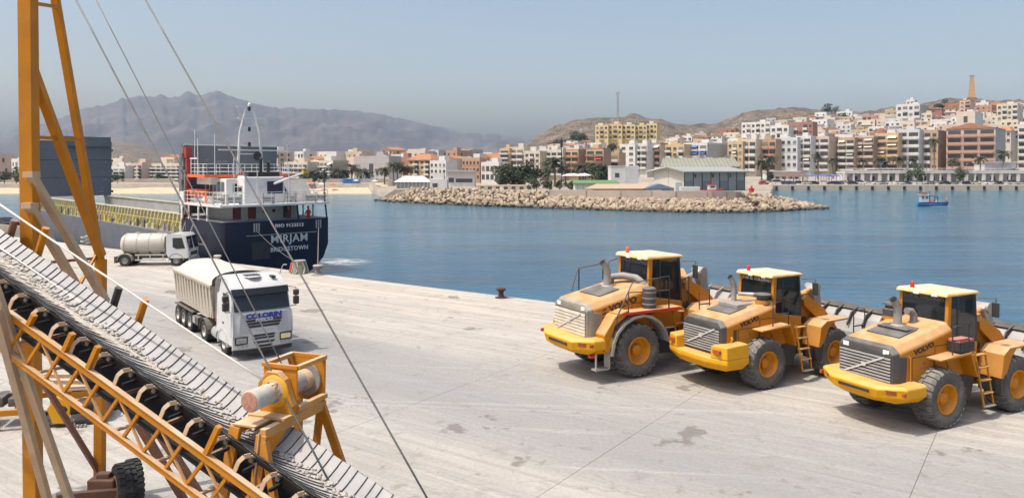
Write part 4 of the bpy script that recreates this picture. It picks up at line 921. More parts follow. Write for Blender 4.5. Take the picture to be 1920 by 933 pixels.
# chassis and trailer
MB().box(-6.0,-.6,-.42,.42,.62,.9).build('chassis', M_CHAS, tk); MB().box(-9.6,-3.2,-.5,.5,.95,1.2).build('trailer_chassis', M_CHAS, tk)
for sy in (-1, 1):
    wheel(tk, -1.42, sy*1.06); wheel(tk, -4.35, sy*1.08, twin=True)
    for x in (-6.95,-8.1,-9.2): wheel(tk, x, sy*1.05)
    MB().tube([(-2.75,sy*.85,.62),(-3.5,sy*.85,.62)], .3, 16).build('fuel_tank', M_ALU if sy < 0 else M_CHAS, tk, smooth=40)
    arc = [R(a) for a in range(0, 181, 18)]
    MB().prism([(-4.35+.64*math.cos(a), .5+.64*math.sin(a)) for a in arc]+[(-4.35+.6*math.cos(a), .5+.6*math.sin(a)) for a in reversed(arc)], sy*.75, sy*1.26).build('mudguard', M_CHAS, tk)
    MB().box(-6.35,-5.45,min(sy*.8,sy*1.2),max(sy*.8,sy*1.2),.55,.95).build('tool_box', M_CHAS, tk, bevel=.02); MB().box(-6.3,-5.9,min(sy*1.2,sy*1.22),max(sy*1.2,sy*1.22),.62,.92).build('tool_box_frame', M_ALU, tk)
    MB().box(-9.7,-6.3,min(sy*.85,sy*1.22),max(sy*.85,sy*1.22),1.04,1.1).build('trailer_mudguard', M_CHAS, tk)
MB().box(-2.78,-2.66,-1.18,-.92,1.25,1.75).build('extinguisher_box', M_RED, tk, bevel=.03)
tb = MB().hexa([(-9.6,-1.18,1.3),(-3.35,-1.18,1.3),(-3.35,1.18,1.3),(-9.6,1.18,1.3),(-9.75,-1.25,2.85),(-2.95,-1.25,2.85),(-2.95,1.25,2.85),(-9.75,1.25,2.85)]).build('trailer_body', M_TRL, tk)
for sy in (-1, 1):
    for k in range(13):
        x = -9.55+k*.525
        MB().hexa([(x*.985+.03,sy*1.185,1.32),(x*.985+.17,sy*1.185,1.32),(x*.985+.17,sy*1.15,1.32),(x*.985+.03,sy*1.15,1.32),(x+.0,sy*1.315,2.78),(x+.16,sy*1.315,2.78),(x+.16,sy*1.2,2.78),(x+.0,sy*1.2,2.78)]).build('side_rib', M_TRL, tb)
    MB().box(-9.76,-2.94,sy*1.28-.05,sy*1.28+.05,2.78,2.88).build('top_rail', M_TRL, tb)
rows = []; rt = random.Random(4)
for i in range(34):
    x = -9.72+i*.205; row = []
    for j in range(15):
        y = -1.3+2.6*j/14; e = min(1, (i+.4)/4, (33-i+.3)/3); a = 1-(abs(y)/1.3)**3.2
        row.append((x, y, 2.80+.62*a*e**.5+.045*noise.noise(Vector((x*2.2, y*2.2, 1)))+.03*noise.noise(Vector((x*6, y*5, 4)))-(.1 if j in (0, 14) else 0)))
    rows.append(row)
MB().sheet(rows).build('load_cover', M_TARP, tb, smooth=True)
mc = MB(); arc = [R(a) for a in range(0, 181, 15)]
mc.prism([(1.27*math.cos(a), 2.84+.62*math.sin(a)**.6) for a in arc], -2.98, -2.92, 'x'); mc.build('cover_hoop', M_CHAS, tb)

# ---------------- tanker
ra, fa = G(231, 499), G(315, 497.5); hv_ = Vector((1, .06, 0)).normalized(); ll = Vector((-hv_.y, hv_.x, 0))
tn = thing('tanker_truck', 'small white tanker truck with round tank parked beside the moored ship', 'truck', ra+hv_*5.05+ll*1.0, math.atan2(hv_.y, hv_.x))
cab = MB().loft([[(x+ix,y,z) for x, z in ((0,.62),(.03,1.3),(-.22,2.35),(-.42,2.52),(-1.55,2.50),(-1.62,2.3),(-1.62,.95),(-1.4,.62))] for y, ix in ((-1.12,-.08),(-1.05,0),(0,.05),(1.05,0),(1.12,-.08))]).build('cab', M_WCAB, tn, smooth=30)
MB().hexa([(.05,-1.0,1.36),(.07,1.0,1.36),(-.0,1.0,1.36),(-.0,-1.0,1.36),(-.17,-1.0,2.3),(-.15,1.0,2.3),(-.25,1.0,2.3),(-.25,-1.0,2.3)]).build('windscreen', M_GLASS, cab)
for sy in (-1, 1):
    MB().prism([(-.25,1.4),(-.48,2.22),(-1.2,2.22),(-1.2,1.5),(-.9,1.35)], sy*1.11, sy*1.135).build('side_window', M_GLASS, cab)
    MB().box(.05,.2,sy*1.25-.1,sy*1.25+.1,1.55,2.1).build('mirror', M_BLACK, cab, bevel=.03)
    MB().box(-.02,.06,sy*.85-.15,sy*.85+.15,.62,.78).build('headlight', M_HEAD, cab)
    wheel(tn, -.95, sy*.95, .45); wheel(tn, -4.9, sy*.97, .45, True)
    arc = [R(a) for a in range(0, 181, 18)]
    for cx in (-.95, -4.9): MB().prism([(cx+.6*math.cos(a), .45+.56*math.sin(a)) for a in arc]+[(cx+.53*math.cos(a), .45+.5*math.sin(a)) for a in reversed(arc)], sy*.75, sy*1.13).build('mudguard', mat('grey_guard', (.25,.24,.23), .6), tn)
    for z in (.45, .85): MB().box(-4.1,-1.75,sy*1.08-.03,sy*1.08+.03,z,z+.1).build('side_guard', M_ALU, tn)
    for x in (-3.9,-3.0,-2.0): MB().box(x,x+.08,sy*1.05-.03,sy*1.05+.03,.5,.9).build('side_guard_post', M_ALU, tn)
MB().box(.0,.1,-1.1,1.1,.38,.62).build('bumper', mat('grey_guard', (.25,.24,.23), .6), cab, bevel=.03)
MB().box(.02,.075,-.7,.7,.8,1.1).build('grille', M_BLACK, cab); MB().box(-.02,.06,-1.1,1.1,1.24,1.28).build('trim_line', M_BLACK, cab)
MB().box(-5.6,-.4,-.4,.4,.55,.85).build('chassis', M_CHAS, tn); MB().box(-5.75,-5.6,-1.0,1.0,.25,.75).build('rear_bumper', M_CHAS, tn)
MB().box(-1.9,-1.66,-.9,.9,.9,2.3).build('pump_cabinet', M_CHAS, tn)
tkb = MB().lathe([(-5.5,.3),(-5.45,.6),(-5.25,.78),(-5.05,.83),(-2.15,.83),(-1.98,.76),(-1.88,.4)], 32, 'x', (0,0,1.68)).build('tank', mat('cream_tank', (.50,.46,.40), .45, var=.06, stain=.3, scol=(.45,.38,.3)), tn, smooth=40)
for x in (-5.1,-4.15,-3.2,-2.25): MB().lathe([(x-.03,.84),(x-.03,.86),(x+.03,.86),(x+.03,.84)], 32, 'x', (0,0,1.68)).build('tank_band', mat('tank_band', (.45,.41,.35), .6), tkb); MB().box(x-.08,x+.08,-.6,.6,.85,1.15).build('tank_saddle', M_CHAS, tn)
for x in (-4.3,-2.6): MB().lathe([(2.48,.2),(2.58,.2),(2.6,.1)], 14, 'z', (x,0,0)).build('tank_hatch', M_ALU, tkb)
# ================================================================ cargo ship
M_NAVY = mat('navy_hull', (0.009, 0.013, 0.032), 0.5, spec=.3, var=0.2, scale=.5, stain=0.35, scol=(0.03,0.032,0.045), sscale=.35)
M_HGREY = mat('grey_hull', (0.135, 0.14, 0.155), 0.6, var=0.15, scale=.6, stain=0.5, scol=(.20,.15,.12), sscale=.5)
M_SWH = mat('ship_white', (0.66, 0.66, 0.65), 0.45, var=0.06, scale=1.5, stain=0.3, scol=(.42,.33,.25), sscale=1.4)
M_DECKG = mat('deck_grey', (0.26, 0.27, 0.27), 0.7, var=0.2)
M_COAM = mat('coaming_cream', (0.50, 0.47, 0.30), 0.7, var=0.15, scale=1.2, stain=0.7, scol=(.27,.23,.10), sscale=.9)
M_HATCH = mat('hatch_grey', (0.125, 0.137, 0.155), 0.6, var=0.12, scale=.5, stain=0.4, scol=(.17,.18,.19), sscale=.8)
M_SRED = mat('ship_red', (0.30, 0.035, 0.025), 0.6, var=0.25, scale=1.5, stain=0.5, scol=(.12,.03,.02))
M_SORG = mat('ship_orange', (0.80, 0.15, 0.03), 0.5, var=0.12, scale=2)
M_SYEL = mat('ship_yellow', (0.62, 0.42, 0.03), 0.5, var=0.1)
M_HOLD = mat('hold_grey', (0.30, 0.30, 0.29), 0.7, var=0.2, scale=.6, stain=.5, scol=(.2,.16,.12), sscale=.7)
M_ROPED = mat('mooring_rope', (0.13, 0.125, 0.115), 0.9)
def solve(fn, a, b):
    for _ in range(50):
        c = (a+b)/2
        if fn(c): a = c
        else: b = c
    return (a+b)/2
TQ = -0.7
s0 = solve(lambda s: proj(Q(s, TQ, 1.5))[0] > 414, 0, 150)
SA = QA-R(10); SF = Vector((math.cos(SA), math.sin(SA), 0)); SP = Vector((-SF.y, SF.x, 0))   # heading, port
PC = Q(s0, TQ, 0)
BEAM = solve(lambda w: proj(PC-SP*w+Vector((0,0,1.5)))[0] < 617, 2, 30)
HB = BEAM/2
SO = PC-SP*HB
TRIM = R(0.2)
XR = lambda x: x*.667 if x <= 12.6 else x-4.2
ship = thing('cargo_ship', 'dark blue and grey cargo ship with raised hatch covers moored at the quay', 'ship', SO, 0)
ship.rotation_euler = Euler((0, -TRIM, SA), 'XYZ')
def shb(n, m_, *a, p=None, **k): return MB().box(*a).build(n, m_, p or ship, **k)
def sec(x, hb, top, r):
    # half section from port top to keel and up the other side; r in 0..1 how square the bilge is
    z0 = -3.2; pts = [(1, top), (1, (top+1.2)/2), (1, .7), (.90+.10*r, -.5), (.72+.27*r, -1.4), (.45+.5*r, -2.2), (.2+.6*r, z0)]
    return [(x, hb*a, z) for a, z in pts]+[(x, -hb*a, z) for a, z in reversed(pts)]
def lowhull(x, hb, top, r): return sec(x, hb, top, r)
poop = MB().loft([sec(-.55, HB*.80, 3.1, 0), sec(-.35, HB*.95, 3.1, .0), sec(.25, HB, 3.1, .08), sec(3, HB, 3.1, .4), sec(7, HB, 3.05, .8), sec(12.6, HB, 3.0, 1)])
# sharp sides, round stern corners
poop_o = poop.build('stern_hull', M_NAVY, ship, smooth=35)
shb('poop_deck', M_DECKG, .2, 12.4, -HB+.25, HB-.25, 3.105, 3.13)
for sy in (-1, 1):   # bulwark standing above the deck edge
    pass
LH = 84
rings = [sec(12.6, HB-.004, 1.55, 1), sec(40, HB-.004, 1.55, 1), sec(70, HB-.004, 1.7, 1), sec(78, HB*.82, 2.6, .7), sec(LH, HB*.35, 3.2, .3), sec(LH+3, .15, 3.6, .1)]
MB().loft(rings).build('hull', M_HGREY, ship, smooth=35)
MB().bar((4.5,HB+.03,1.05),(12.4,HB+.03,1.0), .08, .12).build('rubbing_strake', M_HGREY, poop_o)
for x in (5.5, 6.3, 9.6): MB().lathe([(HB-.02,.18),(HB+.03,.18)], 12, 'y', (x,0,1.9)).build('porthole', M_BLACK, poop_o)
for y in (HB*.42, -HB*.74):   # fairleads on the transom
    for dy in (-.22, 0, .22): shb('fairlead', M_HOLD, -.62, -.54, y+dy-.06, y+dy+.06, 2.2, 2.95, p=poop_o)
shb('stern_recess', M_BLACK, -.565, -.50, HB*.18, HB*.5, -.2, 1.3, p=poop_o)
shb('stern_line', M_STEEL, -.60, -.56, -HB*.7, HB*.6, 1.86, 1.92, p=poop_o)
M_SLET = mat('stern_letters', (.55,.56,.56), .6)
def stern_text(s, size, y, z, sx): text(s, size, M_SLET, poop_o, (-.575, y, z), (math.pi/2, 0, -math.pi/2), 'lettering', .01, sx, .012, space=1.08)
stern_text('MIRJAM', .98, -HB*.16, 1.45, 1.05); stern_text('BRIDGETOWN', .55, -HB*.16, .55, .95); stern_text('IMO 9133513', .42, -HB*.16, 2.62, 1.1)
# main deck, coaming and hold
shb('main_deck', M_DECKG, 12.6, 72, -HB+.2, HB-.2, 1.56, 1.6)
CX0, CX1 = 13.2, 66
for sy in (-1, 1):
    y0, y1 = sorted((sy*(HB-1.0), sy*(HB-1.15)))
    cm = shb('hatch_coaming', M_COAM if sy > 0 else M_HOLD, CX0, CX1, y0, y1, 1.6, 3.25)
    shb('coaming_rail', M_COAM, CX0, CX1, y0-.12, y1+.12, 3.251, 3.36, p=cm); shb('coaming_step', M_COAM, CX0, CX1, min(y0,y1)-.2, max(y0,y1)+.2, 1.605, 1.72, p=cm)
    x = CX0+.4
    while x < CX1:
        if sy > 0:
            MB().prism([(HB-1.0,1.72),(HB-.45,1.72),(HB-.7,2.6),(HB-.82,3.25),(HB-1.0,3.25)], x-.06, x+.06, 'x').build('coaming_rib', M_COAM, cm)
        x += .98
rr = random.Random(9)
x = 14
while x < 60:
    shb('deck_fitting', rr.choice([M_COAM, M_SYEL, M_STEEL, M_HGREY]), x, x+rr.uniform(.2,.6), HB-.45, HB-.25, 1.6, rr.uniform(1.9, 2.5)); x += rr.uniform(.8, 2)
shb('hold_bulkhead', M_HOLD, CX0-.15, CX0, -HB+1, HB-1, 1.6, 3.2); shb('hold_floor', M_HOLD, CX0, CX1, -HB+1.2, HB-1.2, 1.61, 1.63)
for sy in (1,):
    MB().tube([(x_, HB-.2, 2.65) for x_ in (13, 66)], .03, 6).build('deck_rail', M_SYEL, ship)
    for k in range(24): MB().tube([(13+k*2, HB-.2, 1.6), (13+k*2, HB-.2, 2.65)], .03, 6).build('rail_post', M_SYEL, ship)
# folded hatch covers standing on edge
def hatch(x0, z0, z1, lean, name='hatch_cover'):
    h = MB().hexa([(x0,-HB+.6,z0),(x0+.5,-HB+.6,z0),(x0+.5,HB-.6,z0),(x0,HB-.6,z0),(x0+lean,-HB+.45,z1),(x0+lean+.5,-HB+.45,z1),(x0+lean+.5,HB-.45,z1),(x0+lean,HB-.45,z1)]).build(name, M_HATCH, ship, bevel=.04)
    h2 = MB().hexa([(x0+.75,-HB+.6,z0),(x0+1.25,-HB+.6,z0),(x0+1.25,HB-.6,z0),(x0+.75,HB-.6,z0),(x0+lean*.6+.55,-HB+.5,z1+.1),(x0+lean*.6+1.05,-HB+.5,z1+.1),(x0+lean*.6+1.05,HB-.5,z1+.1),(x0+lean*.6+.55,HB-.5,z1+.1)]).build(name, M_HATCH, ship, bevel=.04)
    for zz in (.34, .66):
        z = z0+(z1-z0)*zz; MB().box(x0+lean*zz-.012, x0+lean*zz+.01, -HB+.6, HB-.6, z-.03, z+.03).build('panel_seam', M_BLACK, h)
    for k in range(14):
        y = rr.uniform(-HB+1, HB-1.2); z = rr.uniform(z0+.5, z1-.4); f = (z-z0)/(z1-z0)
        MB().box(x0+lean*f-.006, x0+lean*f+.01, y, y+rr.uniform(.15,.8), z, z+rr.uniform(.05,.16)).build('scuff_patch', mat('scuffed_paint', (.22,.23,.24), .7), h)
    for sy in (-1, 1):
        for k in range(5): MB().box(x0-.05+lean*k/5, x0+.5+lean*k/5, sy*(HB-.45)-.12, sy*(HB-.45)+.12, z0+.4+k*(z1-z0)/5.2, z0+.75+k*(z1-z0)/5.2).build('hatch_cleat', M_HATCH, h)
    MB().tube([(x0+lean,-HB+.5,z1+.06),(x0+lean,HB-.5,z1+.06)], .07, 8).build('hatch_pipe', mat('pale_pipe', (.30,.33,.32), .6), h)
hatch(13.5, 3.4, 9.75, -.25)
xl_ = solve(lambda x: proj(ship.matrix_basis @ Vector((XR(x), HB-.5, 5)))[0] > 72, 14, 90)
hatch(xl_-1.0, 3.4, 11.3, .1)
shb('hatch_top_flap', M_HATCH, xl_-1.3, xl_-.9, -HB+.7, HB-3.0, 10.6, 12.0)
# red hydraulic posts at the near end of the aft cover
for x in (13.0, 13.7):
    r_ = shb('hatch_crane_post', M_SRED, x-.2, x+.2, HB-1.0, HB-.6, 1.6, 8.9, bevel=.03); shb('post_head', M_SRED, x-.28, x+.28, HB-1.1, HB-.5, 8.6, 9.6, p=r_, bevel=.05)
    MB().tube([(x,HB-.5,2.2),(x,HB-.5,7.5)], .07, 8).build('hydraulic_rod', M_STEEL, r_)
shb('hatch_crane_base', M_COAM, 12.75, 14.0, HB-1.3, HB-.3, 1.6, 2.6, bevel=.05); shb('red_pump', M_SRED, 12.7, 13.0, HB-.5, HB-.2, 1.6, 3.4)
MB().tube([(xl_-1,HB-.3,1.6),(xl_-1,HB-.3,8)], .14, 8).build('forward_post', M_SRED, ship)
# accommodation
BD = 4.55
bd = shb('boat_deck', M_SWH, .0, 12.9, -HB-.05, HB+.05, BD-.18, BD)
shb('poop_house', mat('poop_house', (.40,.40,.385), .6, var=.1), 2.6, 12.3, -HB+2.2, HB-2.2, 3.13, BD-.18)
for (x, y0) in ((2.55, -2.2), (2.55, 1.2), (2.55, 2.6)): shb('house_door', M_BLACK if y0 < 0 else mat('maroon_door', (.16,.03,.03), .6), x, x+.06, y0, y0+.75, 3.2, BD-.3)
for y in (-.5, .4, 3.2): MB().lathe([(2.5,.16),(2.6,.16)], 12, 'x', (0,y,3.85)).build('porthole', M_BLACK, ship)
for x, w in ((12.5,.5),(10.2,.22),(7.0,.3),(4.2,.3)):      # white side frames between bulwark and boat deck
    for sy in (-1, 1):
        MB().prism([(x-w*.5,3.1),(x+w*.5,3.1),(x+w*.35,3.6),(x+w*.6,BD-.18),(x-w*.9,BD-.18),(x-w*.35,3.9)], sy*(HB-.1), sy*(HB+.0)).build('side_frame', M_SWH, ship)
for y in (-HB+.2, -HB*.4): MB().bar((.1,y,3.1),(.5,y,BD-.18), .12).build('awning_post', M_NAVY, ship)
shb('bulwark_flare', M_SWH, 11.6, 12.9, HB-.06, HB+.04, BD, BD+1.0)
hs = shb('deck_house', M_SWH, 4.6, 11.4, -3.3, 3.3, BD, 6.75, bevel=.05)
wh = shb('wheelhouse', M_SWH, 7.4, 11.9, -3.7, 3.9, 6.2, 6.9)
for k in range(6): shb('window', M_GLASS, 4.57, 4.62, -2.9+k*1.0, -2.3+k*1.0, 5.5, 6.3, p=hs)
for k in range(5):
    shb('window', mat('grey_window', (.10,.11,.12), .1), 5.2+k*1.2, 6.1+k*1.2, 3.29, 3.33, 5.6, 6.45, p=hs)
rf = shb('wheelhouse_roof', M_SWH, 6.6, 12.2, -3.9, 4.6, 6.9, 7.0); shb('roof_edge', M_SORG, 6.55, 12.25, 4.55, 4.68, 6.86, 7.12, p=rf); shb('roof_edge', M_SORG, 6.5, 6.6, -3.95, 4.65, 6.86, 7.12, p=rf)
# casing / funnel, white with dark louvre
fn = MB().hexa([(2.2,-1.6,BD),(4.58,-1.6,BD),(4.58,2.4,BD),(2.2,2.4,BD),(2.5,-1.5,6.9),(4.58,-1.5,7.0),(4.58,2.3,7.0),(2.5,2.3,6.9)]).build('engine_casing', M_SWH, ship, bevel=.08)
shb('casing_louvre', mat('navy_louvre', (.02,.022,.05), .6), 2.28, 2.36, -1.3, .2, 5.4, 6.5, p=fn); shb('casing_cap', M_BLACK, 2.9, 4.4, -1.2, 1.8, 6.95, 7.35, p=fn)
for k in range(3): shb('casing_vent', M_BLACK, 2.9+k*.5, 3.15+k*.5, 2.36, 2.42, 5.6, 6.1, p=fn)
for x, y, h in ((3.3,.5,8.4),(3.8,-.4,8.1)): MB().tube([(x,y,7.2),(x,y,h),(x-.2,y,h+.2)], .16, 10).build('exhaust_pipe', M_BLACK, fn)
# crane arm / davit over the stern
MB().tube([(5.5,1.6,5.2),(-.6,-2.4,7.3)], [.14,.09], 8).build('crane_jib', M_SWH, ship); shb('jib_head', M_SYEL, -.9,-.4,-2.7,-2.2,7.2,7.5)
MB().tube([(4.9,2.4,5.0),(9.8,2.8,6.6)], .12, 8).build('davit_arm', M_STEEL, ship)
# rescue boat
rb = MB(); rgs = []
for x, w, zb, zt in ((0,.05,.55,.95),(.35,.55,.2,.9),(1.2,.8,.0,.82),(2.6,.85,.0,.8),(3.6,.75,.08,.85),(3.8,.7,.3,.85)): rgs.append([(x,w,zt),(x,w*.85,(zt+zb)/2),(x,w*.3,zb),(x,-w*.3,zb),(x,-w*.85,(zt+zb)/2),(x,-w,zt)])
rbo = thing('rescue_boat', 'small orange rescue boat lying on the boat deck of the ship', 'boat', ship.matrix_basis @ Vector((XR(8.2), HB-1.1, BD+.45)), SA); rbo.scale = (.8, .8, .8)
rb.loft(rgs).build('boat_hull', M_SORG, rbo, smooth=40); MB().box(1.2,3.4,-.6,.6,.7,.95).build('boat_seat', mat('dark_orange', (.45,.06,.03), .6), rbo, bevel=.05)
MB().box(3.5,4.0,-.2,.2,.5,1.2).build('outboard_motor', mat('navy_cover', (.02,.025,.09), .7), rbo, bevel=.05)
shb('boat_cradle', M_STEEL, 7.6, 11.0, HB-1.7, HB-.5, BD, BD+.46)
MB().tube([(5.5,HB-.6,BD+.35),(6.7,HB-.6,BD+.35)], .3, 14).build('life_raft', M_SWH, ship, smooth=40)
MB().lathe([(-.03,.36),(.03,.36),(.03,.22),(-.03,.22)], 18, 'y', (4.6,HB-.05,BD+.5), True).build('life_ring', M_SORG, ship)
# railings
def railing(pts, h=1.05, step=1.1, r=.03, n=3, m_=M_SWH):
    m = MB()
    for a, b in zip(pts, pts[1:]):
        a, b = Vector(a), Vector(b)
        for k in range(1, n+1): m.tube([a+Vector((0,0,h*k/n)), b+Vector((0,0,h*k/n))], r*.7, 5)
        q = max(1, int((b-a).length/step))
        for i in range(q+1): v = a.lerp(b, i/q); m.tube([v, v+Vector((0,0,h))], r, 5)
    return m.build('railing', m_, ship)
railing([(12.0,HB-.1,BD),(.1,HB-.1,BD)]); railing([(.1,HB-.1,BD),(.1,-HB+.1,BD)]); railing([(.1,-HB+.1,BD),(12.0,-HB+.1,BD)])
railing([(6.8,-3.8,7.0),(6.8,4.4,7.0)]); railing([(6.8,4.4,7.0),(12,4.4,7.0)]); railing([(12,4.4,7.0),(12,-3.8,7.0)]); railing([(12,-3.8,7.0),(6.8,-3.8,7.0)])
railing([(2.2,-4.4,BD),(2.2,-2.0,BD)], 1.6); railing([(3.6,2.9,BD),(1.2,2.9,BD)], 1.5)
MB().sheet([[(1.8,-4.4,BD+.02),(1.8,-2.0,BD+.02)],[(4.6,-4.4,6.6),(4.6,-2.0,6.6)]]).build('stairway', M_STEEL, ship)
for (x, y, s_) in ((1.0,-3.6,.9),(1.5,-1.8,.7),(1.0,.6,.8),(1.4,3.6,.9),(2.6,4.6,.7),(.9,-4.6,.7)):
    w_ = MB(); w_.tube([(x,y-s_*.6,BD+.45),(x,y+s_*.6,BD+.45)], s_*.32, 12); w_.box(x-.3,x+.3,y-s_*.7,y-s_*.6,BD,BD+.9); w_.box(x-.3,x+.3,y+s_*.6,y+s_*.7,BD,BD+.9)
    w_.build('mooring_winch', M_DECKG if s_ > .75 else M_STEEL, ship)
for y, h in ((-4.8,3.2),(-1.2,3.6),(1.8,2.8),(3.9,4.0)): MB().tube([(.3,y,BD),(.3,y,BD+h)], .05, 6).build('light_pole', M_SWH if y > -2 else M_BLACK, ship)
for (x, y, h) in ((11.5,4.2,4.2),(10.5,4.2,3.4),(9.2,3.0,3.8),(7.2,-3.5,3.0)): MB().tube([(x,y,7.0),(x,y,7+h)], .035, 5).build('whip_antenna', M_SWH, ship)
shb('searchlight_bar', M_SWH, 10.2, 12.6, 4.2, 4.35, 8.5, 8.62)
for x in (10.3, 12.5): MB().tube([(x,4.27,7.0),(x,4.27,8.5)], .05, 6).build('bar_post', M_SWH, ship)
# mast
MH = 14.1
mt = MB(); 
for sy in (-1, 1): mt.tube([(8.0,sy*1.25,7.0),(8.0,sy*.95,11),(8.0,sy*.35,MH-.8)], [.15,.13,.1], 8)
mst = mt.build('mast', M_SWH, ship, smooth=40)
for z, w in ((9.0,1.2),(9.9,1.1),(10.9,1.0),(12.3,.75),(13.3,.5)): MB().bar((8.0,-w,z),(8.0,w,z), .1, .1).build('mast_rung', M_SWH, mst)
MB().bar((8.0,-3.1,9.35),(8.0,3.0,9.35), .12, .12).build('yardarm', M_SWH, mst); MB().bar((8.0,-1.2,13.35),(8.0,1.3,13.35), .16, .1).build('radar_scanner', M_SWH, mst)
MB().bar((7.6,-1.4,12.3),(7.6,-.6,12.3), .5, .05).build('mast_platform', M_SWH, mst); MB().bar((7.6,.5,12.3),(7.6,1.3,12.3), .5, .05).build('mast_platform', M_SWH, mst)
MB().lathe([(MH-.8,.14),(MH-.6,.2),(MH-.4,.16),(MH-.3,.05)], 14, 'z', (8.0,0,0)).build('radar_dome', M_SWH, mst, smooth=40)
for z in (9.7, 11.1, 13.0): MB().lathe([(z,.13),(z+.4,.13)], 10, 'z', (7.85,.1,0)).build('signal_lamp', M_BLACK, mst)
MB().lathe([(-.05,.42),(.05,.42)], 16, 'x', (7.6,-.6,8.8)).build('signal_ball', M_BLACK, mst)
MB().bar((7.9,1.6,8.4),(7.9,1.6,7.3), .5, .05).build('folded_flag', mat('navy_cloth', (.02,.02,.10), .9), mst)
for o in ship.children_recursive:      # fore-and-aft proportions
    if o.type == 'MESH' and not o.name.startswith('lettering'):
        for v in o.data.vertices: v.co.x = XR(v.co.x)
# gangway down to the quay
def S2W(x, y, z): return ship.matrix_basis @ Vector((XR(x), y, z))
ga, gb = S2W(9.0, HB+.2, 1.9), Q(s0+2.2, 1.6, .12); gd = (gb-ga).normalized()
gw = thing('gangway', 'grey metal gangway ladder from the ship down to the quay', 'gangway', Vector((gb.x, gb.y, 0)))
gi = Matrix.Translation(-gw.location); sdv = gd.cross(Vector((0,0,1))).normalized()*.35
for s_ in (-1, 1):
    MB().bar(gi@(ga+sdv*s_), gi@(gb+sdv*s_), .05, .14).build('gangway_beam', M_STEEL, gw); MB().tube([gi@(ga+sdv*s_+Vector((0,0,1))), gi@(gb+sdv*s_+Vector((0,0,1)))], .025, 6).build('gangway_rail', M_STEEL, gw)
    for k in range(6): v = ga.lerp(gb, k/5)+sdv*s_; MB().tube([gi@v, gi@(v+Vector((0,0,1)))], .02, 5).build('gangway_post', M_STEEL, gw)
for k in range(14): v = ga.lerp(gb, (k+.5)/14); MB().bar(gi@(v-sdv), gi@(v+sdv), .16, .03).build('tread', M_STEEL, gw)
# crew on the poop
def crew(label, x, y, shirt, hz=3.13):
    t = thing('person', label, 'person', S2W(x, y, hz), QA)
    J = [(0,0,.95),(0,0,1.2),(0,0,1.42),(0,0,1.5),(.02,0,1.66),(0,.2,1.38),(.1,.26,1.1),(.3,.2,1.0),(0,-.2,1.38),(.06,-.26,1.1),(.2,-.22,.95),(0,.1,.9),(.02,.11,.5),(0,.11,.06),(.14,.12,.04),(0,-.1,.9),(.02,-.11,.5),(0,-.11,.06),(.14,-.12,.04)]
    E = [(0,1),(1,2),(2,3),(3,4),(2,5),(5,6),(6,7),(2,8),(8,9),(9,10),(0,11),(11,12),(12,13),(13,14),(0,15),(15,16),(16,17),(17,18)]
    rad = [.15,.14,.13,.06,.1,.07,.05,.04,.07,.05,.04,.1,.07,.05,.05,.1,.07,.05,.05]
    me = bpy.data.meshes.new('body'); me.from_pydata(J, E, []); o = bpy.data.objects.new('body', me); COL.objects.link(o); o.parent = t
    o.modifiers.new('skin', 'SKIN')
    if not me.skin_vertices: bpy.context.view_layer.objects.active = o; bpy.ops.mesh.customdata_skin_add()
    for i, r in enumerate(rad): me.skin_vertices[0].data[i].radius = (r, r)
    me.skin_vertices[0].data[0].use_root = True
    o.modifiers.new('smooth', 'SUBSURF').levels = 1; me.materials.append(shirt)
    MB().lathe([(1.54,.05),(1.6,.1),(1.7,.115),(1.8,.09),(1.84,.03)], 12, 'z', (.02,0,0)).build('head', mat('skin_tone', (.30,.17,.11), .6), t, smooth=True)
crew('crewman in dark brown clothes at the stern rail of the cargo ship', .75, -HB*.26, mat('brown_cloth', (.09,.04,.03), .9), 2.4)
crew('crewman in red shirt at the stern rail beside the fairlead', .75, -HB*.64, mat('red_cloth', (.42,.04,.03), .9), 2.4)
# ---- bollards, ropes, quay clutter
bo = Q(qst(G(560,512))[0], qst(G(560,512))[1])
b1 = thing('capstan_bollard', 'stout grey-green tapered mooring bollard wound with rope near the ship stern', 'bollard', G(562, 512))
MB().lathe([(0,.62),(.1,.6),(.75,.42),(.78,.46),(.9,.46),(.92,.40)], 20, 'z').build('bollard_post', mat('weathered_green', (.20,.21,.15), .8, var=.35, scale=4, stain=.5, scol=(.38,.34,.28), sscale=4), b1, smooth=40)
MB().lathe([(.9,.44),(.96,.44),(.97,.3)], 20, 'z').build('bollard_cap', M_HOLD, b1)
for k in range(7): a_ = k*.9; MB().tube([(.44*math.cos(a_),.44*math.sin(a_),.86),(.56*math.cos(a_+.3),.56*math.sin(a_+.3),.4),(.66*math.cos(a_),.66*math.sin(a_),.02)], .04, 6).build('rope_strand', mat('pale_rope', (.45,.43,.34), .9), b1)
p_ = G(545, 511); t_ = thing('fire_extinguisher', 'red cylinder leaning beside the grey-green bollard', 'extinguisher', p_)
MB().tube([(0,0,.02),(.15,.05,.75)], .15, 12).build('cylinder', mat('faded_red', (.50,.07,.06), .5), t_, smooth=40); MB().tube([(.15,.05,.75),(.17,.06,.9)], .05, 8).build('valve', M_BLACK, t_)
p_ = G(531, 511); t_ = thing('pipe_bracket', 'bent pale pipe bracket standing left of the red cylinder on the quay', 'bracket', p_)
MB().tube([(-.25,0,0),(.0,0,.6),(.25,.05,.6)], .04, 6).build('pipe', M_STEEL, t_); MB().box(-.4,-.1,-.12,.12,0,.03).build('foot_plate', M_STEEL, t_)
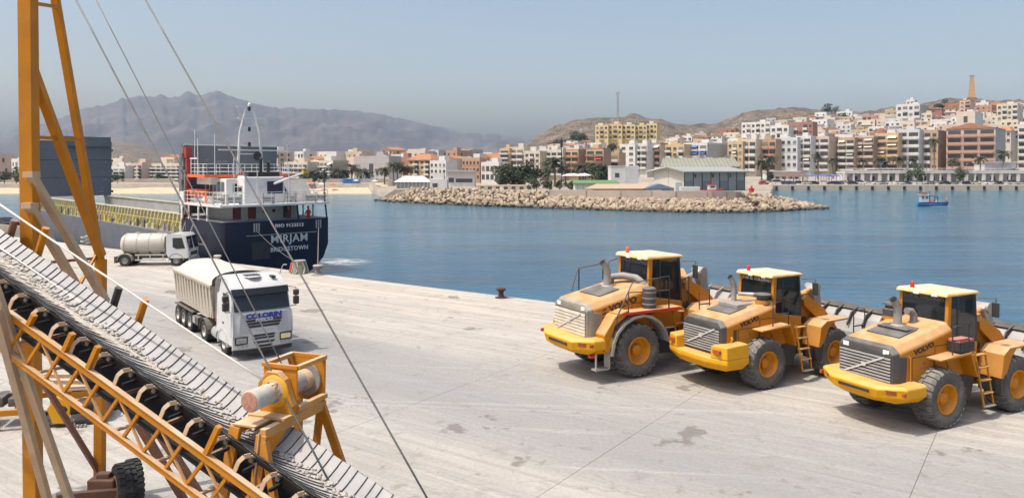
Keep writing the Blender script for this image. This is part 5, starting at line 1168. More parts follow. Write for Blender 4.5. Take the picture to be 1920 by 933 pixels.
def mushroom(label, p, s, m_):
    t = thing('mooring_bollard', label, 'bollard', p); t.scale = (s, s, s)
    MB().lathe([(0,.5),(.06,.5),(.08,.3)], 18, 'z').build('base_plate', m_, t); MB().lathe([(.05,.24),(.5,.2),(.62,.36),(.76,.40),(.82,.3)], 18, 'z').build('bollard_post', m_, t, smooth=40)
    return t
mushroom('small dark rusty mooring bollard alone on the quay edge', Q(qst(G(943,557))[0], .55), .72, mat('rusted_iron', (.07,.032,.025), .8, var=.35, scale=5))
mb = mushroom('squat grey mooring bollard at the quay edge right of the ship stern', Q(qst(G(597,515))[0], .5), .9, mat('grey_iron', (.17,.16,.16), .7, var=.3, dust=.5))
mushroom('pale topped mooring bollard hidden partly behind the tipper truck roof', Q(qst(G(417,492))[0], .7), .8, mat('pale_iron', (.40,.38,.34), .7, dust=.5))
def rope(label, p, q, r, sag):
    t = thing('mooring_rope', label, 'rope', p)
    MB().tube([p.lerp(q, i/12)-p-Vector((0,0,sag*4*(i/12)*(1-i/12))) for i in range(13)], r, 6).build('rope', M_ROPED, t, smooth=True)
rope('thick mooring rope hanging from right fairlead of the ship stern', S2W(-.6,-HB*.74,2.3), Q(qst(G(597,515))[0], .5, .45), .05, .3)
rope('thin mooring rope from left fairlead to the grey-green bollard', S2W(-.6,HB*.42,2.3), G(562,512)+Vector((0,0,.7)), .022, .25)
# concrete wall and dark roof at the far left end of the quay
wp = [G(-60,432), G(46,441)]
wl_ = thing('low_wall', 'low weathered concrete wall behind the mast at far left', 'wall', wp[1]); dv = wp[0]-wp[1]
MB().hexa([(0,0,0),dv,dv+Vector((.2,.5,0)),Vector((.2,.5,0)),Vector((0,0,1.0)),dv+Vector((0,0,1.0)),dv+Vector((.2,.5,1.0)),Vector((.2,.5,1.0))]).build('wall_block', mat('old_concrete', (.30,.27,.23), .9, var=.2, stain=.6, scol=(.14,.12,.1)), wl_)
cp = G(8, 428); ct = thing('parked_car', 'dark blue car parked behind the low wall at far left', 'car', cp, R(-30))
MB().loft([[(x,-.8,z0),(x,-.8,z1),(x,.8,z1),(x,.8,z0)] for x, z0, z1 in ((-2.1,.3,.8),(-1.9,.25,.95),(-.9,.25,1.0),(.9,.25,1.0),(2.0,.25,.85),(2.1,.3,.7))]).build('body', mat('dark_blue_car', (.03,.035,.06), .3), ct, bevel=.05)
MB().loft([[(x,-w,z0),(x,-w+.08,z1),(x,w-.08,z1),(x,w,z0)] for x, z0, z1, w in ((-1.6,.95,1.0,.75),(-1.1,.95,1.4,.72),(.4,.95,1.42,.72),(1.2,.95,1.0,.75))]).build('cabin', M_GLASS, ct)
for x in (-1.3, 1.35):
    for y in (-.78, .78): MB().lathe([(y-.1,.3),(y+.1,.3)], 14, 'y', (x,0,.3)).build('wheel', M_TYR2, ct)
p_ = G(166, 458); t_ = thing('rope_pile', 'pale heap of coiled rope on the quay beside the grey hull', 'rope', p_)
for k in range(7): MB().lathe([(-.07,.38),(.07,.38),(.07,.27),(-.07,.27)], 12, 'z', (.3*math.sin(k*2.2),.2*math.cos(k*1.7),.08+.13*k), True).build('coil', mat('grey_rope', (.42,.41,.38), .9), t_)
# ================================================================ town
def bearing(px): return math.atan((px-CX)/F)
WALLC = {'white': (.60,.59,.57), 'cream': (.58,.51,.40), 'pale': (.56,.48,.40), 'pink': (.54,.42,.35), 'tan': (.42,.31,.20), 'brown': (.31,.21,.15), 'ochre': (.54,.40,.235),
         'grey': (.40,.385,.375), 'terracotta': (.45,.255,.17), 'yellow': (.66,.53,.26), 'bluewhite': (.52,.535,.55), 'sand': (.50,.40,.29), 'brick': (.33,.17,.125)}
def wm(c): return mat('wall_'+c, WALLC[c], .85, var=.10, scale=.25, stain=.3, scol=tuple(v*.7 for v in WALLC[c]), sscale=.3)
def unit(m_): 
    k = 'u_'+m_.name
    if k not in UNITS: me = MB().box(-.5,.5,0,1,0,1).mesh('unit'); me.materials.append(m_); UNITS[k] = me
    return UNITS[k]
UNITS = {}
M_WIN = mat('window_glass', (.085,.085,.088), .25, var=.5, scale=.3); M_WIN2 = mat('window_shutter', (.22,.19,.155), .6, var=.4, scale=.3)
M_BALC = mat('balcony_white', (.58,.57,.55), .8); M_ROOFT = mat('roof_tiles', (.36,.17,.09), .85, var=.2, scale=.6); M_ROOFF = mat('roof_gravel', (.42,.37,.32), .9, var=.2, scale=.5)
AWN = {'orange': (.75,.24,.05), 'green': (.32,.38,.30), 'blue': (.06,.14,.42), 'white': (.62,.62,.6), 'red': (.5,.06,.04), 'yellow': (.7,.5,.08), 'cream': (.6,.52,.38)}
def awm(c): return mat('awning_'+c, AWN[c], .8)
def ub(name, m_, parent, x, y, z, w, t, h): return inst(unit(m_), name, parent, (x, y, z), (0,0,0), (w, t, h))   # x centre, y front, z bottom
TR_ = random.Random(21)
COVER = {}
def covered(ua, ub_, yt):
    ks = range(int(ua//4), int(ub_//4)+1); return sum(1 for k in ks if COVER.get(k, 999) < yt+1.5) > .8*len(ks)
def cover(ua, ub_, yt):
    for k in range(int(ua//4)+1, int(ub_//4)): COVER[k] = min(COVER.get(k, 999), yt)
def block(label, u0, u1, u2, ytop, ybase, d, col, floors, bays, style='win', side=None, rot=-40, roof='flat', awn=None, group=None, cat='building', name='apartment_building', depth=None, sidewin=0, trim=None):
    r = R(rot); b = bearing((u0+u1)/2)
    A = D(u0, 313, d); w = (u1-u0)/F*d/math.cos(b)/max(.3, math.cos(r+b)) * math.cos(b)
    # depth to the right wall end
    dep = depth or max(8, min(26, ((u2-u1)/F*d)/max(.2, -math.sin(r+b)))) if u2 > u1 else (depth or 11)
    zb = terr((u0+u1)/2, d)-1.5; zt = D(u0, ytop, d).z; zbase = max(zb+1.5, D(u0, ybase, d).z) if ybase else zb+1.5
    t = thing(name, label, cat, Vector((A.x, A.y, zb)), r, group); cover(u0, max(u1, u2), ytop)
    wm_ = wm(col); sm = wm(side) if side else wm_
    H = zt-zb
    MB().box(0, w, 0, dep, 0, H).build('wall', wm_, t)
    if side: MB().box(w, w+.12, .15, dep, 0, H+.05).build('party_wall', sm, t)
    if roof == 'flat':
        pr = MB(); e = .25
        for a in ((0,w,0,e),(0,w,dep-e,dep),(0,e,e,dep-e),(w-e,w,e,dep-e)): pr.box(*a, H, H+.8)
        pr.build('parapet', wm(trim) if trim else wm_, t)
        ub('stair_house', wm_ if TR_.random() < .5 else wm('white'), t, w*TR_.uniform(.25,.7), dep*.4, H, min(4, w*.35), 3.2, 2.6)
        if w > 9: ub('water_tank', mat('tank_white', (.55,.55,.54), .6), t, w*TR_.uniform(.1,.9)*.9+.4, dep*.25, H, 1.2, 1.2, 1.3)
    elif roof == 'gable':
        MB().prism([(-.5,H),(w+.5,H),(w/2,H+w*.13)], -.5, dep+.4).build('roof', M_ROOFT, t)
    elif roof == 'hip':
        MB().hexa([(-.6,-.6,H),(w+.6,-.6,H),(w+.6,dep+.6,H),(-.6,dep+.6,H),(w*.22,dep*.4,H+2.6),(w*.78,dep*.4,H+2.6),(w*.78,dep*.6,H+2.6),(w*.22,dep*.6,H+2.6)]).build('roof', M_ROOFT, t)
    z0 = zbase-zb; fh = (H-z0)/floors; bw = w/bays
    for f in range(floors):
        zf = z0+f*fh
        for k in range(bays):
            x = (k+.5)*bw; m_ = M_WIN if TR_.random() < .72 else M_WIN2
            st = style if style != 'mix' else ('balc' if k % 2 else 'win')
            if st == 'balc' and not (f == 0 and floors > 3 and False):
                ub('window', m_, t, x, -.04, zf+.25*fh*.2, bw*.80, .10, fh*.74)
                ub('balcony', wm(trim) if trim else M_BALC, t, x, -1.3, zf-.08*fh, bw*.93, 1.3, fh*.07)
                ub('balcony_front', wm(trim) if trim else M_BALC, t, x, -1.34, zf-.01*fh, bw*.93, .1, fh*.30)
            elif st == 'arch': ub('window', m_, t, x, -.05, zf+.1*fh, bw*.7, .12, fh*.62)
            else:
                ub('window', m_, t, x, -.05, zf+.28*fh, min(bw*.55, 2.4), .12, fh*.46); ub('window_sill', M_BALC, t, x, -.2, zf+.25*fh, min(bw*.62, 2.7), .25, fh*.035)
            if awn and TR_.random() < .28 and st == 'balc' and f:
                a_ = MB().hexa([(x-bw*.38,-1.9,zf+.48*fh),(x+bw*.38,-1.9,zf+.48*fh),(x+bw*.38,-1.85,zf+.48*fh),(x-bw*.38,-1.85,zf+.48*fh),(x-bw*.38,-.05,zf+.8*fh),(x+bw*.38,-.05,zf+.8*fh),(x+bw*.38,0,zf+.8*fh),(x-bw*.38,0,zf+.8*fh)])
                a_.build('awning', awm(TR_.choice(awn)), t)
        for k in range(sidewin):
            y = dep*(k+.7)/(sidewin+.4); o = ub('window', M_WIN, t, 0, 0, zf+.3*fh, 1, 1, 1)
            o.location = (w+.0, y, zf+.3*fh); o.rotation_euler = (0,0,math.pi/2); o.scale = (1.5, .14, fh*.42); o.location.x = w+.16 if side else w+.04
    return t
FR = 'apartment blocks along the waterfront'
dR = 392
rowR = [
 ('white apartment block with plain dark windows behind the white port office', 1162,1190,1192,273,316,dR,'white',4,2,'win',{}),
 ('white apartment block with wide balconies left of the salmon block', 1190,1213,1216,272,316,dR-3,'white',4,2,'balc',{}),
 ('salmon apartment block with brick top and awnings left of the ochre one', 1213,1237,1240,271,318,dR,'pink',4,2,'balc',dict(awn=['white','green'],trim='brown')),
 ('ochre apartment block with small windows above the grey warehouse roof', 1237,1281,1283,274,318,dR,'ochre',4,4,'mix',dict(awn=['blue'])),
 ('white apartment block with blue awnings and blank grey side wall', 1281,1324,1364,271,318,dR,'white',4,3,'balc',dict(awn=['blue','blue','white'],side='grey')),
 ('ochre block with arched dark windows right of the blank grey wall', 1364,1391,1393,268,318,dR,'ochre',4,3,'mix',dict(awn=['cream'])),
 ('cream block with two columns of balconies left of the terracotta awnings', 1391,1416,1417,264,320,dR-2,'cream',4,2,'balc',{}),
 ('tan block with orange awnings behind the wide palm', 1416,1452,1454,264,322,dR,'tan',4,3,'balc',dict(awn=['orange','orange'],trim='terracotta')),
 ('pale blue and white block with rows of small square windows', 1453,1492,1494,261,316,dR,'bluewhite',4,4,'win',{}),
 ('narrow white block with cream awnings on every floor', 1492,1518,1519,258,318,dR-2,'white',5,2,'balc',dict(awn=['white','cream'])),
 ('pinkish block with white balcony fronts and tan side wall', 1519,1551,1571,259,320,dR,'pink',5,2,'balc',dict(side='sand',awn=['white'])),
 ('tan block with deep dark balconies right of the pinkish block', 1571,1599,1600,261,320,dR,'tan',5,2,'balc',dict(awn=['green','cream'])),
 ('brown block with mixed awnings next to the ochre corner block', 1600,1634,1638,258,320,dR,'brown',5,2,'balc',dict(awn=['white','cream','green'],trim='pink')),
 ('ochre corner block with cream awnings above the red terrace', 1640,1679,1680,253,320,dR,'ochre',5,2,'balc',dict(awn=['cream','cream'],trim='ochre')),
 ('pale blue glazed block left of the brown block with the tall palm', 1680,1718,1719,246,320,dR,'bluewhite',5,2,'balc',{}),
 ('tan block with dark brown side wall behind the tallest palm', 1719,1753,1774,247,320,dR,'tan',5,3,'mix',dict(side='brown')),
 ('large terracotta block with curved balconies and grey side wall', 1774,1851,1908,242,316,dR-6,'pink',5,3,'balc',dict(side='grey',trim='terracotta',roof='gable')),
 ('white block with glazed balconies at the right edge of the photo', 1908,1938,1950,238,318,dR-8,'white',6,2,'balc',{}),
]
for (lb,u0,u1,u2,yt,yb,d,c,fl,ba,stl,kw) in rowR: block(lb,u0,u1,u2,yt,yb,d,c,fl,ba,stl,group=FR,rot=-42,**kw)
dL = 335
rowL = [
 ('ochre block with balconies left of the cream block behind the trees', 937,955,957,281,322,dL+15,'ochre',5,1,'balc',{}),
 ('cream block with horizontal white balconies behind green trees', 955,982,983,279,322,dL+15,'cream',4,2,'balc',{}),
 ('cream block with tan side wall behind the big palm', 983,1012,1021,286,328,dL+10,'cream',4,3,'mix',dict(side='sand')),
 ('cream block half hidden behind palms, left of the brick and ochre pair', 1022,1055,1057,284,328,dL+12,'cream',4,3,'balc',{}),
 ('ochre and brick block with orange awnings, left one of the pair', 1058,1084,1096,283,328,dL+10,'ochre',4,2,'balc',dict(side='brown',awn=['red','cream'],trim='terracotta')),
 ('ochre and brick block with large orange awning, right one of the pair', 1099,1131,1143,281,328,dL+10,'ochre',4,2,'balc',dict(side='brown',awn=['orange','red'],trim='brown')),
 ('small tan house between the brick pair and the white block', 1144,1160,1163,289,330,dL+20,'tan',3,1,'balc',{}),
 ('peach block under a wide brown tiled roof on the beach front', 766,806,833,300,337,dL-8,'ochre',4,4,'mix',dict(roof='hip',side='tan')),
 ('white block with small square windows right of the brown tiled roof', 806,836,838,304,338,dL-18,'white',3,4,'win',{}),
 ('brown and ochre house with a row of small windows above the restaurant', 866,899,902,299,338,dL,'terracotta',3,5,'win',dict(trim='tan')),
 ('white house with arched openings left of the green trees', 902,935,938,307,338,dL-6,'white',2,4,'arch',{}),
 ('lilac grey windowless hall behind the beach palms', 664,727,730,296,338,dL,'grey',1,1,'none',{}),
 ('white hotel tower with square windows beside the ship stern', 496,519,536,286,342,dL-12,'white',6,3,'win',dict(side='sand',sidewin=2)),
 ('long cream hotel wing with four rows of balconies, left half', 533,574,576,307,343,dL-16,'cream',4,5,'balc',{}),
 ('long cream hotel wing with white awnings and tan end wall', 575,622,650,304,343,dL-14,'cream',4,6,'balc',dict(side='sand',awn=['white'])),
 ('low white beach house with red tiled roof between the palms', 703,729,731,318,344,dL-20,'white',2,3,'win',dict(roof='gable')),
 ('white seaside block left of the pink one seen between mast and ship', 200,230,233,315,346,dL-14,'white',4,3,'balc',{}),
 ('pink seaside block with many balconies seen between mast and ship', 231,262,264,309,346,dL-14,'pink',5,4,'mix',{}),
 ('cream stepped seaside hotel left of the red hatch posts', 265,331,338,310,346,dL-14,'cream',5,8,'balc',{}),
]
for (lb,u0,u1,u2,yt,yb,d,c,fl,ba,stl,kw) in rowL: block(lb,u0,u1,u2,yt,yb,d,c,fl,ba if stl != 'none' else 1,stl if stl != 'none' else 'win',group='buildings along the beach front',rot=-32,**kw)
# yellow terraces on the hill
for k, (u0, u1, yt) in enumerate(((1116,1140,236),(1140,1166,234),(1166,1190,235),(1190,1212,236),(1212,1231,233))):
    block('yellow terraced hillside block, %s of the row of five' % ('leftmost','second','middle','fourth','rightmost')[k], u0,u1,u1+1,yt,262,640,'yellow',3,3,'mix',rot=-22+4*(k%2),trim='ochre',group='yellow terraced blocks on the hill',depth=14)
# hillside houses
HS = random.Random(77)
LM = ['left of the yellow terraces','below the yellow terraces','on the slope right of the yellow terraces','on the slope under the round brown hill','high above the pinkish block','below the brick chimney','right of the brick chimney']
def where(u, d):
    base = ('near the beach front' if u < 700 else 'behind the brown tiled roof' if u < 860 else 'behind the green trees' if u < 1040 else 'below the yellow terraces' if u < 1160 else
            'behind the grey warehouse' if u < 1290 else 'behind the blank grey wall' if u < 1400 else 'under the brown ridge' if u < 1520 else 'above the pinkish block' if u < 1620 else
            'above the ochre corner block' if u < 1720 else 'left of the brick chimney' if u < 1810 else 'below the brick chimney' if u < 1860 else 'right of the brick chimney')
    return base+(' low down' if d < 480 else ' halfway up' if d < 570 else ' high up')
nh = 0
def house(u, d, w, h, dep, col, rot, floors):
    global nh
    z = terr(u, d)-1.0; X = (u-CX)/F*d
    roof = HS.random()
    ua, ub_, yt = proj(Vector((X, d, z+h)))[0], proj(Vector((X+w*.8, d, z+h)))[0], proj(Vector((X, d, z+h)))[1]
    if covered(ua, ub_+4, yt): return
    cover(ua, ub_+3, yt)
    lb = '%s %s house with %s %s' % ({1:'low',2:'middling',3:'high',4:'tall'}[floors], {'bluewhite':'bluish white','pale':'pale beige'}.get(col, col), 'tiled roof' if roof < .16 else 'flat roof' if roof < .6 else 'stair tower', where(u, d))
    t = thing('hillside_house', lb, 'house', (X, d, z), R(rot), 'houses on the town hillside')
    wm_ = wm(col); MB().box(0, w, 0, dep, 0, h).build('wall', wm_, t)
    if roof < .16: MB().prism([(-.4,h),(w+.4,h),(w/2,h+w*.16)], -.4, dep+.4).build('roof', M_ROOFT, t)
    else:
        pr = MB(); e = .25
        for a in ((0,w,0,e),(0,w,dep-e,dep),(0,e,e,dep-e),(w-e,w,e,dep-e)): pr.box(*a, h, h+.9)
        pr.build('parapet', wm_, t); MB().box(.25,w-.25,.25,dep-.25,h,h+.05).build('roof', M_ROOFF, t)
        if roof > .6: ub('stair_tower', wm_, t, w*HS.uniform(.3,.7), dep*.35, h+.05, min(3.4, w*.4), 3, HS.uniform(2.2,3))
        if HS.random() < .35: ub('water_tank', mat('tank_white', (.55,.55,.54), .6), t, w*HS.uniform(.2,.8), dep*.2, h+.05, 1.1, 1.1, 1.2)
    bays = max(2, int(w/3.4)); fh = (h-1)/floors; nw = 0; bal = 0
    for f in range(floors):
        for k in range(bays):
            if HS.random() < .15: continue
            big = HS.random() < .25; nw += 1
            ub('window', M_WIN if HS.random() < .7 else M_WIN2, t, (k+.5)*w/bays, -.05, 1+f*fh+(.1 if big else .3)*fh, (w/bays*.62) if big else 1.3, .12, fh*(.68 if big else .42))
        if HS.random() < .3: bal += 1; ub('balcony', M_BALC, t, w*.5, -1.1, 1+f*fh-.1, w*.6, 1.1, 1.0)
        if HS.random() < .6:
            o = ub('window', M_WIN, t, 0, 0, 0, 1, 1, 1); o.location = (w+.04, dep*HS.uniform(.3,.7), 1+f*fh+.3*fh); o.rotation_euler = (0,0,math.pi/2); o.scale = (1.3, .14, fh*.42)
    nh += 1; nws = ('no','one','two','three','four','five','six','seven','eight','nine','ten','eleven','twelve')[min(nw, 12)]
    l2 = lb.replace(' house with ', ' house with %s windows%s, ' % (nws, ', balcony' if bal else ''))
    if len(l2.split()) > 16: l2 = lb.replace(' house with ', ' house with %s windows, ' % nws)
    if len(l2.split()) > 16: l2 = lb
    t['label'] = l2
PAL = ['white']*9+['cream']*5+['pale']*4+['pink']*2+['tan']*2+['grey']*2+['sand']*2+['terracotta','ochre','brick','bluewhite']
d = 418.0; row = 0
while d < 652:
    u = 470+HS.uniform(0, 14)
    while u < 1935:
        w = HS.uniform(8, 14) if d > 450 else HS.uniform(9, 16)
        wpx = w*F/d*.86
        lim = 500 if u < 900 else 560 if u < 1000 else 640 if u < 1230 else 655
        if 1105 < u < 1232 and d > 575: lim = 0
        if u < 640: lim = 470
        if d < lim:
            fl = HS.choice([2,2,3,3,4] if d < 500 else [1,2,2,3])
            house(u, d+HS.uniform(-4, 4), w, fl*3.0+1, HS.uniform(8, 12), HS.choice(PAL), HS.uniform(-50, -26), fl)
        u += wpx*HS.uniform(1.0, 1.35)
    d += 13 if d < 500 else 14; row += 1
for k in range(34):   # scattered far houses on the flat land at left
    u = HS.uniform(-40, 470); house(u, HS.uniform(420, 620), HS.uniform(9, 18), HS.choice([7, 10, 13]), 10, HS.choice(['white','pink','cream','pale']), -30, 2)
# big named houses on the skyline
for (lb,u0,u1,u2,yt,yb,d,c,fl,ba,kw) in (
  ('long white house with setback terrace on the skyline left of the chimney',1680,1718,1752,198,222,600,'white',2,4,dict(side='grey')),
  ('cream villa with dark windows on the skyline right of the chimney',1868,1900,1912,197,228,560,'cream',3,4,dict(sidewin=1)),
  ('plain white house with one window standing below the chimney',1792,1822,1852,212,238,520,'pale',1,1,dict(side='white')),
  ('brown-red flat house with three small windows above the pale blue block',1478,1520,1525,232,256,480,'brick',2,5,dict()),
  ('white house with dark terrace openings left of the red flat house',1444,1476,1480,238,262,478,'white',2,3,dict()),
  ('long white row of houses under the brown ridge',1390,1440,1455,232,252,560,'white',2,6,dict()),
  ('terracotta fronted house with balconies left below the chimney',1798,1815,1822,190,212,600,'pink',3,2,dict(trim='terracotta')),
  ('cream stacked house at the right edge behind the white glazed block',1892,1918,1935,236,262,440,'cream',3,4,dict(sidewin=1)),
  ('pale house with brown roof between terracotta block and right edge',1866,1890,1900,246,270,430,'pale',2,3,dict(roof='hip')),
  ('pale grey tower house on the skyline at the ridge end',1698,1712,1716,189,206,630,'white',2,2,dict())):
    block(lb,u0,u1,u2,yt,yb,d,c,fl,ba,'mix',rot=-42,cat='house',name='hillside_house',**kw)
# brick chimney
cz = D(1822, 188, 640); ch = thing('brick_chimney', 'tall tapering ochre brick chimney on the hilltop at right', 'chimney', Vector((cz.x, cz.y, cz.z-6)), R(-20))
zt_ = D(1822, 143, 640).z-cz.z+6
hb = zt_*.30
MB().hexa([(-3.2,-3.2,0),(3.2,-3.2,0),(3.2,3.2,0),(-3.2,3.2,0),(-2.9,-2.9,hb),(2.9,-2.9,hb),(2.9,2.9,hb),(-2.9,2.9,hb)]).build('chimney_base', mat('dark_brick', (.30,.19,.11), .9, var=.25, scale=.6), ch)
MB().hexa([(-2.4,-2.4,hb),(2.4,-2.4,hb),(2.4,2.4,hb),(-2.4,2.4,hb),(-1.2,-1.2,zt_),(1.2,-1.2,zt_),(1.2,1.2,zt_),(-1.2,1.2,zt_)]).build('shaft', mat('ochre_brick', (.44,.28,.15), .9, var=.2, scale=.6), ch)
MB().box(-1.4,1.4,-1.4,1.4,zt_,zt_+.7).build('crown', mat('dark_brick', (.30,.19,.11)), ch); MB().box(-3.2,3.2,-3.2,3.2,hb,hb+.5).build('cornice', mat('ochre_brick', (.44,.28,.15)), ch)
# lattice radio mast on the hill
am = D(1158, 228, 860); at_ = thing('radio_mast', 'thin grey lattice radio mast with antennas on the brown hill', 'mast', am)
mh = D(1158, 173, 860).z-am.z
for k in range(3): a_ = k*2.094; MB().tube([(1.2*math.cos(a_),1.2*math.sin(a_),-3),(1.0*math.cos(a_),1.0*math.sin(a_),mh)], .22, 5).build('mast_leg', M_STEEL, at_)
lm_ = MB()
for k in range(14):
    z = mh*k/14
    for j in range(3): a_, b_ = j*2.094, (j+1)*2.094; lm_.tube([(1.1*math.cos(a_),1.1*math.sin(a_),z),(1.1*math.cos(b_),1.1*math.sin(b_),z+mh/14)], .12, 4)
lm_.build('lattice', M_STEEL, at_)
for k in range(4): MB().box(-.25,.25,-2.2,-1.6,0,2.6).build('panel_antenna', mat('antenna_grey', (.5,.5,.5), .6), at_, loc=(0,0,mh-4+(k%2)*2.4), rot=(0,0,k*1.57+.4))
MB().tube([(-3,0,mh-1),(3,0,mh-1)], .2, 5).build('top_arm', M_STEEL, at_)
# ================================================================ breakwater, port, promenade, vegetation, boats
M_ROCK = [mat('rock_%d' % k, c, .9, var=.25, scale=1.2, bump=.6, bscale=3) for k, c in enumerate(((.33,.255,.185),(.39,.31,.225),(.26,.20,.15),(.36,.295,.235)))]
M_WALLC = mat('breakwater_concrete', (.40,.335,.27), .9, var=.12, scale=.2, stain=.5, scol=(.27,.22,.17), sscale=.25)
for m_ in M_ROCK:      # rocks stay wet and weedy just above the water line
    N, L = m_.node_tree.nodes, m_.node_tree.links; p = N['Principled BSDF']; src = p.inputs['Base Color'].links[0].from_socket
    ge = N.new('ShaderNodeNewGeometry'); sz_ = N.new('ShaderNodeSeparateXYZ'); L.new(ge.outputs['Position'], sz_.inputs[0])
    mr = N.new('ShaderNodeMapRange'); mr.inputs[1].default_value = WZ+.25; mr.inputs[2].default_value = WZ+.85; mr.inputs[3].default_value = 1; mr.inputs[4].default_value = 0
    L.new(sz_.outputs[2], mr.inputs[0]); L.new(nmix(N, L, mr.outputs[0], src, (.05,.042,.03)), p.inputs['Base Color'])
BWL = [(706,376),(740,379),(800,382),(920,387),(1040,391),(1150,395),(1260,398),(1350,399),(1420,398),(1480,395),(1520,393),(1548,391)]
def bw_pt(u, z=WZ): return G(u, lerp_tab(BWL, u), z)
bwt = thing('breakwater', 'long breakwater of tan boulders with a concrete parapet in front of the town', 'breakwater', bw_pt(1150))
bwo = bwt.location.copy()
RM = []
rk = random.Random(31)
for k in range(10):
    bm = bmesh.new(); bmesh.ops.create_icosphere(bm, subdivisions=1, radius=1)
    for v in bm.verts: v.co = v.co*rk.uniform(.72, 1.15); v.co.z *= rk.uniform(.65,.85)
    me = bpy.data.meshes.new('rock'); bm.to_mesh(me); bm.free(); me.materials.append(M_ROCK[k % 4]); RM.append(me)
rocks = []
us = list(range(706, 1550, 5))
def back(u):   # unit vector pointing inland
    a, b = bw_pt(u-8), bw_pt(u+8); t = (b-a).normalized(); n = Vector((-t.y, t.x, 0)); return n if n.y > 0 else -n
def bw_top(u): return 1.6 if u < 1000 else 0.4 if u < 1435 else max(-1.2, 1.5-(u-1435)/100*2.4)
def bw_dep(u): return 7.0 if u < 1435 else 5.0
for u in us:
    n_ = back(u); p0 = bw_pt(u); tp = min(bw_top(u), bw_top(u) if u > 730 else -1+ (u-706)/24*2.2)
    for j in range(7):
        f = (j+rk.uniform(-.3,.4))/6; q = p0+n_*(bw_dep(u)*f)+Vector((rk.uniform(-.4,.4), rk.uniform(-.4,.4), 0)); z = WZ-.15+(tp-WZ)*max(0, f)**.8+rk.uniform(-.15,.25)
        r = rk.uniform(.42,.95)*(1.15 if u > 1435 else 1); rocks.append((q.x, q.y, z, r))
for u in range(1440, 1546, 6):          # far side of the head, boulders heaped on top
    n_ = back(u); p0 = bw_pt(u)
    for j in range(5):
        q = p0+n_*(5+j*2.0); z = bw_top(u)-(j*.55)+rk.uniform(-.1,.5); rocks.append((q.x, q.y, max(z, WZ-.2), rk.uniform(.6,1.15)))
rocks.sort(key=lambda r: -r[3]/r[1])
for (x, y, z, r) in rocks[:300]:
    o = inst(rk.choice(RM), 'boulder', bwt, Vector((x, y, z))-bwo, (rk.uniform(0,6), rk.uniform(0,6), rk.uniform(0,6)), (r*rk.uniform(.9,1.35), r*rk.uniform(.8,1.1), r*rk.uniform(.75,1)))
lotm = MB()
for (x, y, z, r) in rocks[300:]:
    me = rk.choice(RM); e = Euler((rk.uniform(0,6), rk.uniform(0,6), rk.uniform(0,6))).to_matrix()
    lotm.add([tuple(e @ Vector((v.co.x*r*1.15, v.co.y*r, v.co.z*r*.9))+Vector((x, y, z))-bwo) for v in me.vertices], [tuple(p.vertices) for p in me.polygons])
tag(lotm.build('boulder_heap', M_ROCK[1], bwt, fix=False), kind='stuff')
core = MB(); rws = []
for j, (f, dz) in enumerate(((-.02,-1.2),(.15,-.4),(.5,-.35),(1,-.45),(1.25,-.5),(2.2,-1.0),(3.2,-2.5))):
    row = []
    for u in range(706, 1549, 6):
        q = bw_pt(u)+back(u)*(bw_dep(u)*f); z = WZ+(bw_top(u)-WZ)*min(1, max(0, f))+dz
        if u < 1435 and f > 1.2: z = -.4
        row.append(Vector((q.x, q.y, max(z, -2.9)))-bwo)
    rws.append(row)
core.sheet(rws).build('rubble_core', mat('wet_rubble', (.12,.095,.07), .9, var=.4, scale=.8), bwt)
wall = MB(); ring = []
wu = list(range(1000, 1441, 8))
for u in wu:
    n_ = back(u); q = bw_pt(u)+n_*7.0-bwo; zt = lerp_tab([(1000,2.1),(1150,2.35),(1280,2.45),(1400,2.4),(1440,2.2)], u)
    ring.append([(q.x,q.y,-1-bwo.z),(q.x,q.y,zt-bwo.z),((q+n_*1.2).x,(q+n_*1.2).y,zt-bwo.z),((q+n_*1.2).x,(q+n_*1.2).y,-1-bwo.z)])
wall.loft(ring).build('parapet_wall', M_WALLC, bwt)
for u in (1072, 1138, 1205, 1262, 1330, 1392):
    n_ = back(u); q = bw_pt(u)+n_*6.93-bwo; tdir = Vector((n_.y,-n_.x,0))
    MB().bar(q+Vector((0,0,-.6-bwo.z)), q+Vector((0,0,2.2-bwo.z)), .16, .06, n_).build('wall_joint', mat('joint_dark', (.22,.18,.14), .9), bwt)
n_ = back(1346); q = bw_pt(1346)+n_*6.9; sg = thing('wall_sign', 'square white board fixed on the breakwater parapet below the red boat', 'sign', q)
MB().box(-.75,.75,-.06,-.01,.75,2.0).build('board', mat('sign_white', (.62,.62,.6), .6), sg); MB().box(-.78,.78,-.07,.0,.7,.75).build('board_frame', M_STEEL, sg)
# ---- warehouse and port buildings
def P3(u, y, d): return D(u, y, d)
wd = 232.0
M_SHED = mat('shed_blue_grey', (.27,.31,.335), .6, var=.08, scale=.1, stain=.2, scol=(.2,.22,.23)); M_SHEDC = mat('shed_cream', (.56,.53,.47), .7, var=.06); M_SROOF = mat('shed_roof', (.30,.31,.29), .6, var=.1)
a, b = P3(1283,313,wd-2), P3(1397,313,wd+10); g0 = P3(1226,313,wd+8)
wh_ = thing('warehouse', 'long blue-grey port warehouse with cream gable and deep roof overhang', 'warehouse', Vector((a.x, a.y, .3)))
lx = Vector((b.x-a.x, b.y-a.y, 0)); gx = Vector((g0.x-a.x, g0.y-a.y, 0)); zt = P3(1283,321,wd).z-.3; zr = zt+1.15
up = lambda v, z: (v.x, v.y, z)
O = Vector((0,0,0))
MB().hexa([up(O,-1),up(lx,-1),up(lx+gx,-1),up(gx,-1),up(O,zt),up(lx,zt),up(lx+gx,zt),up(gx,zt)]).build('wall', M_SHED, wh_)
nl = Vector((lx.y,-lx.x,0)).normalized(); ng = Vector((-gx.y,gx.x,0)).normalized(); ng = ng if ng.y < 0 else -ng
off = ng*.06
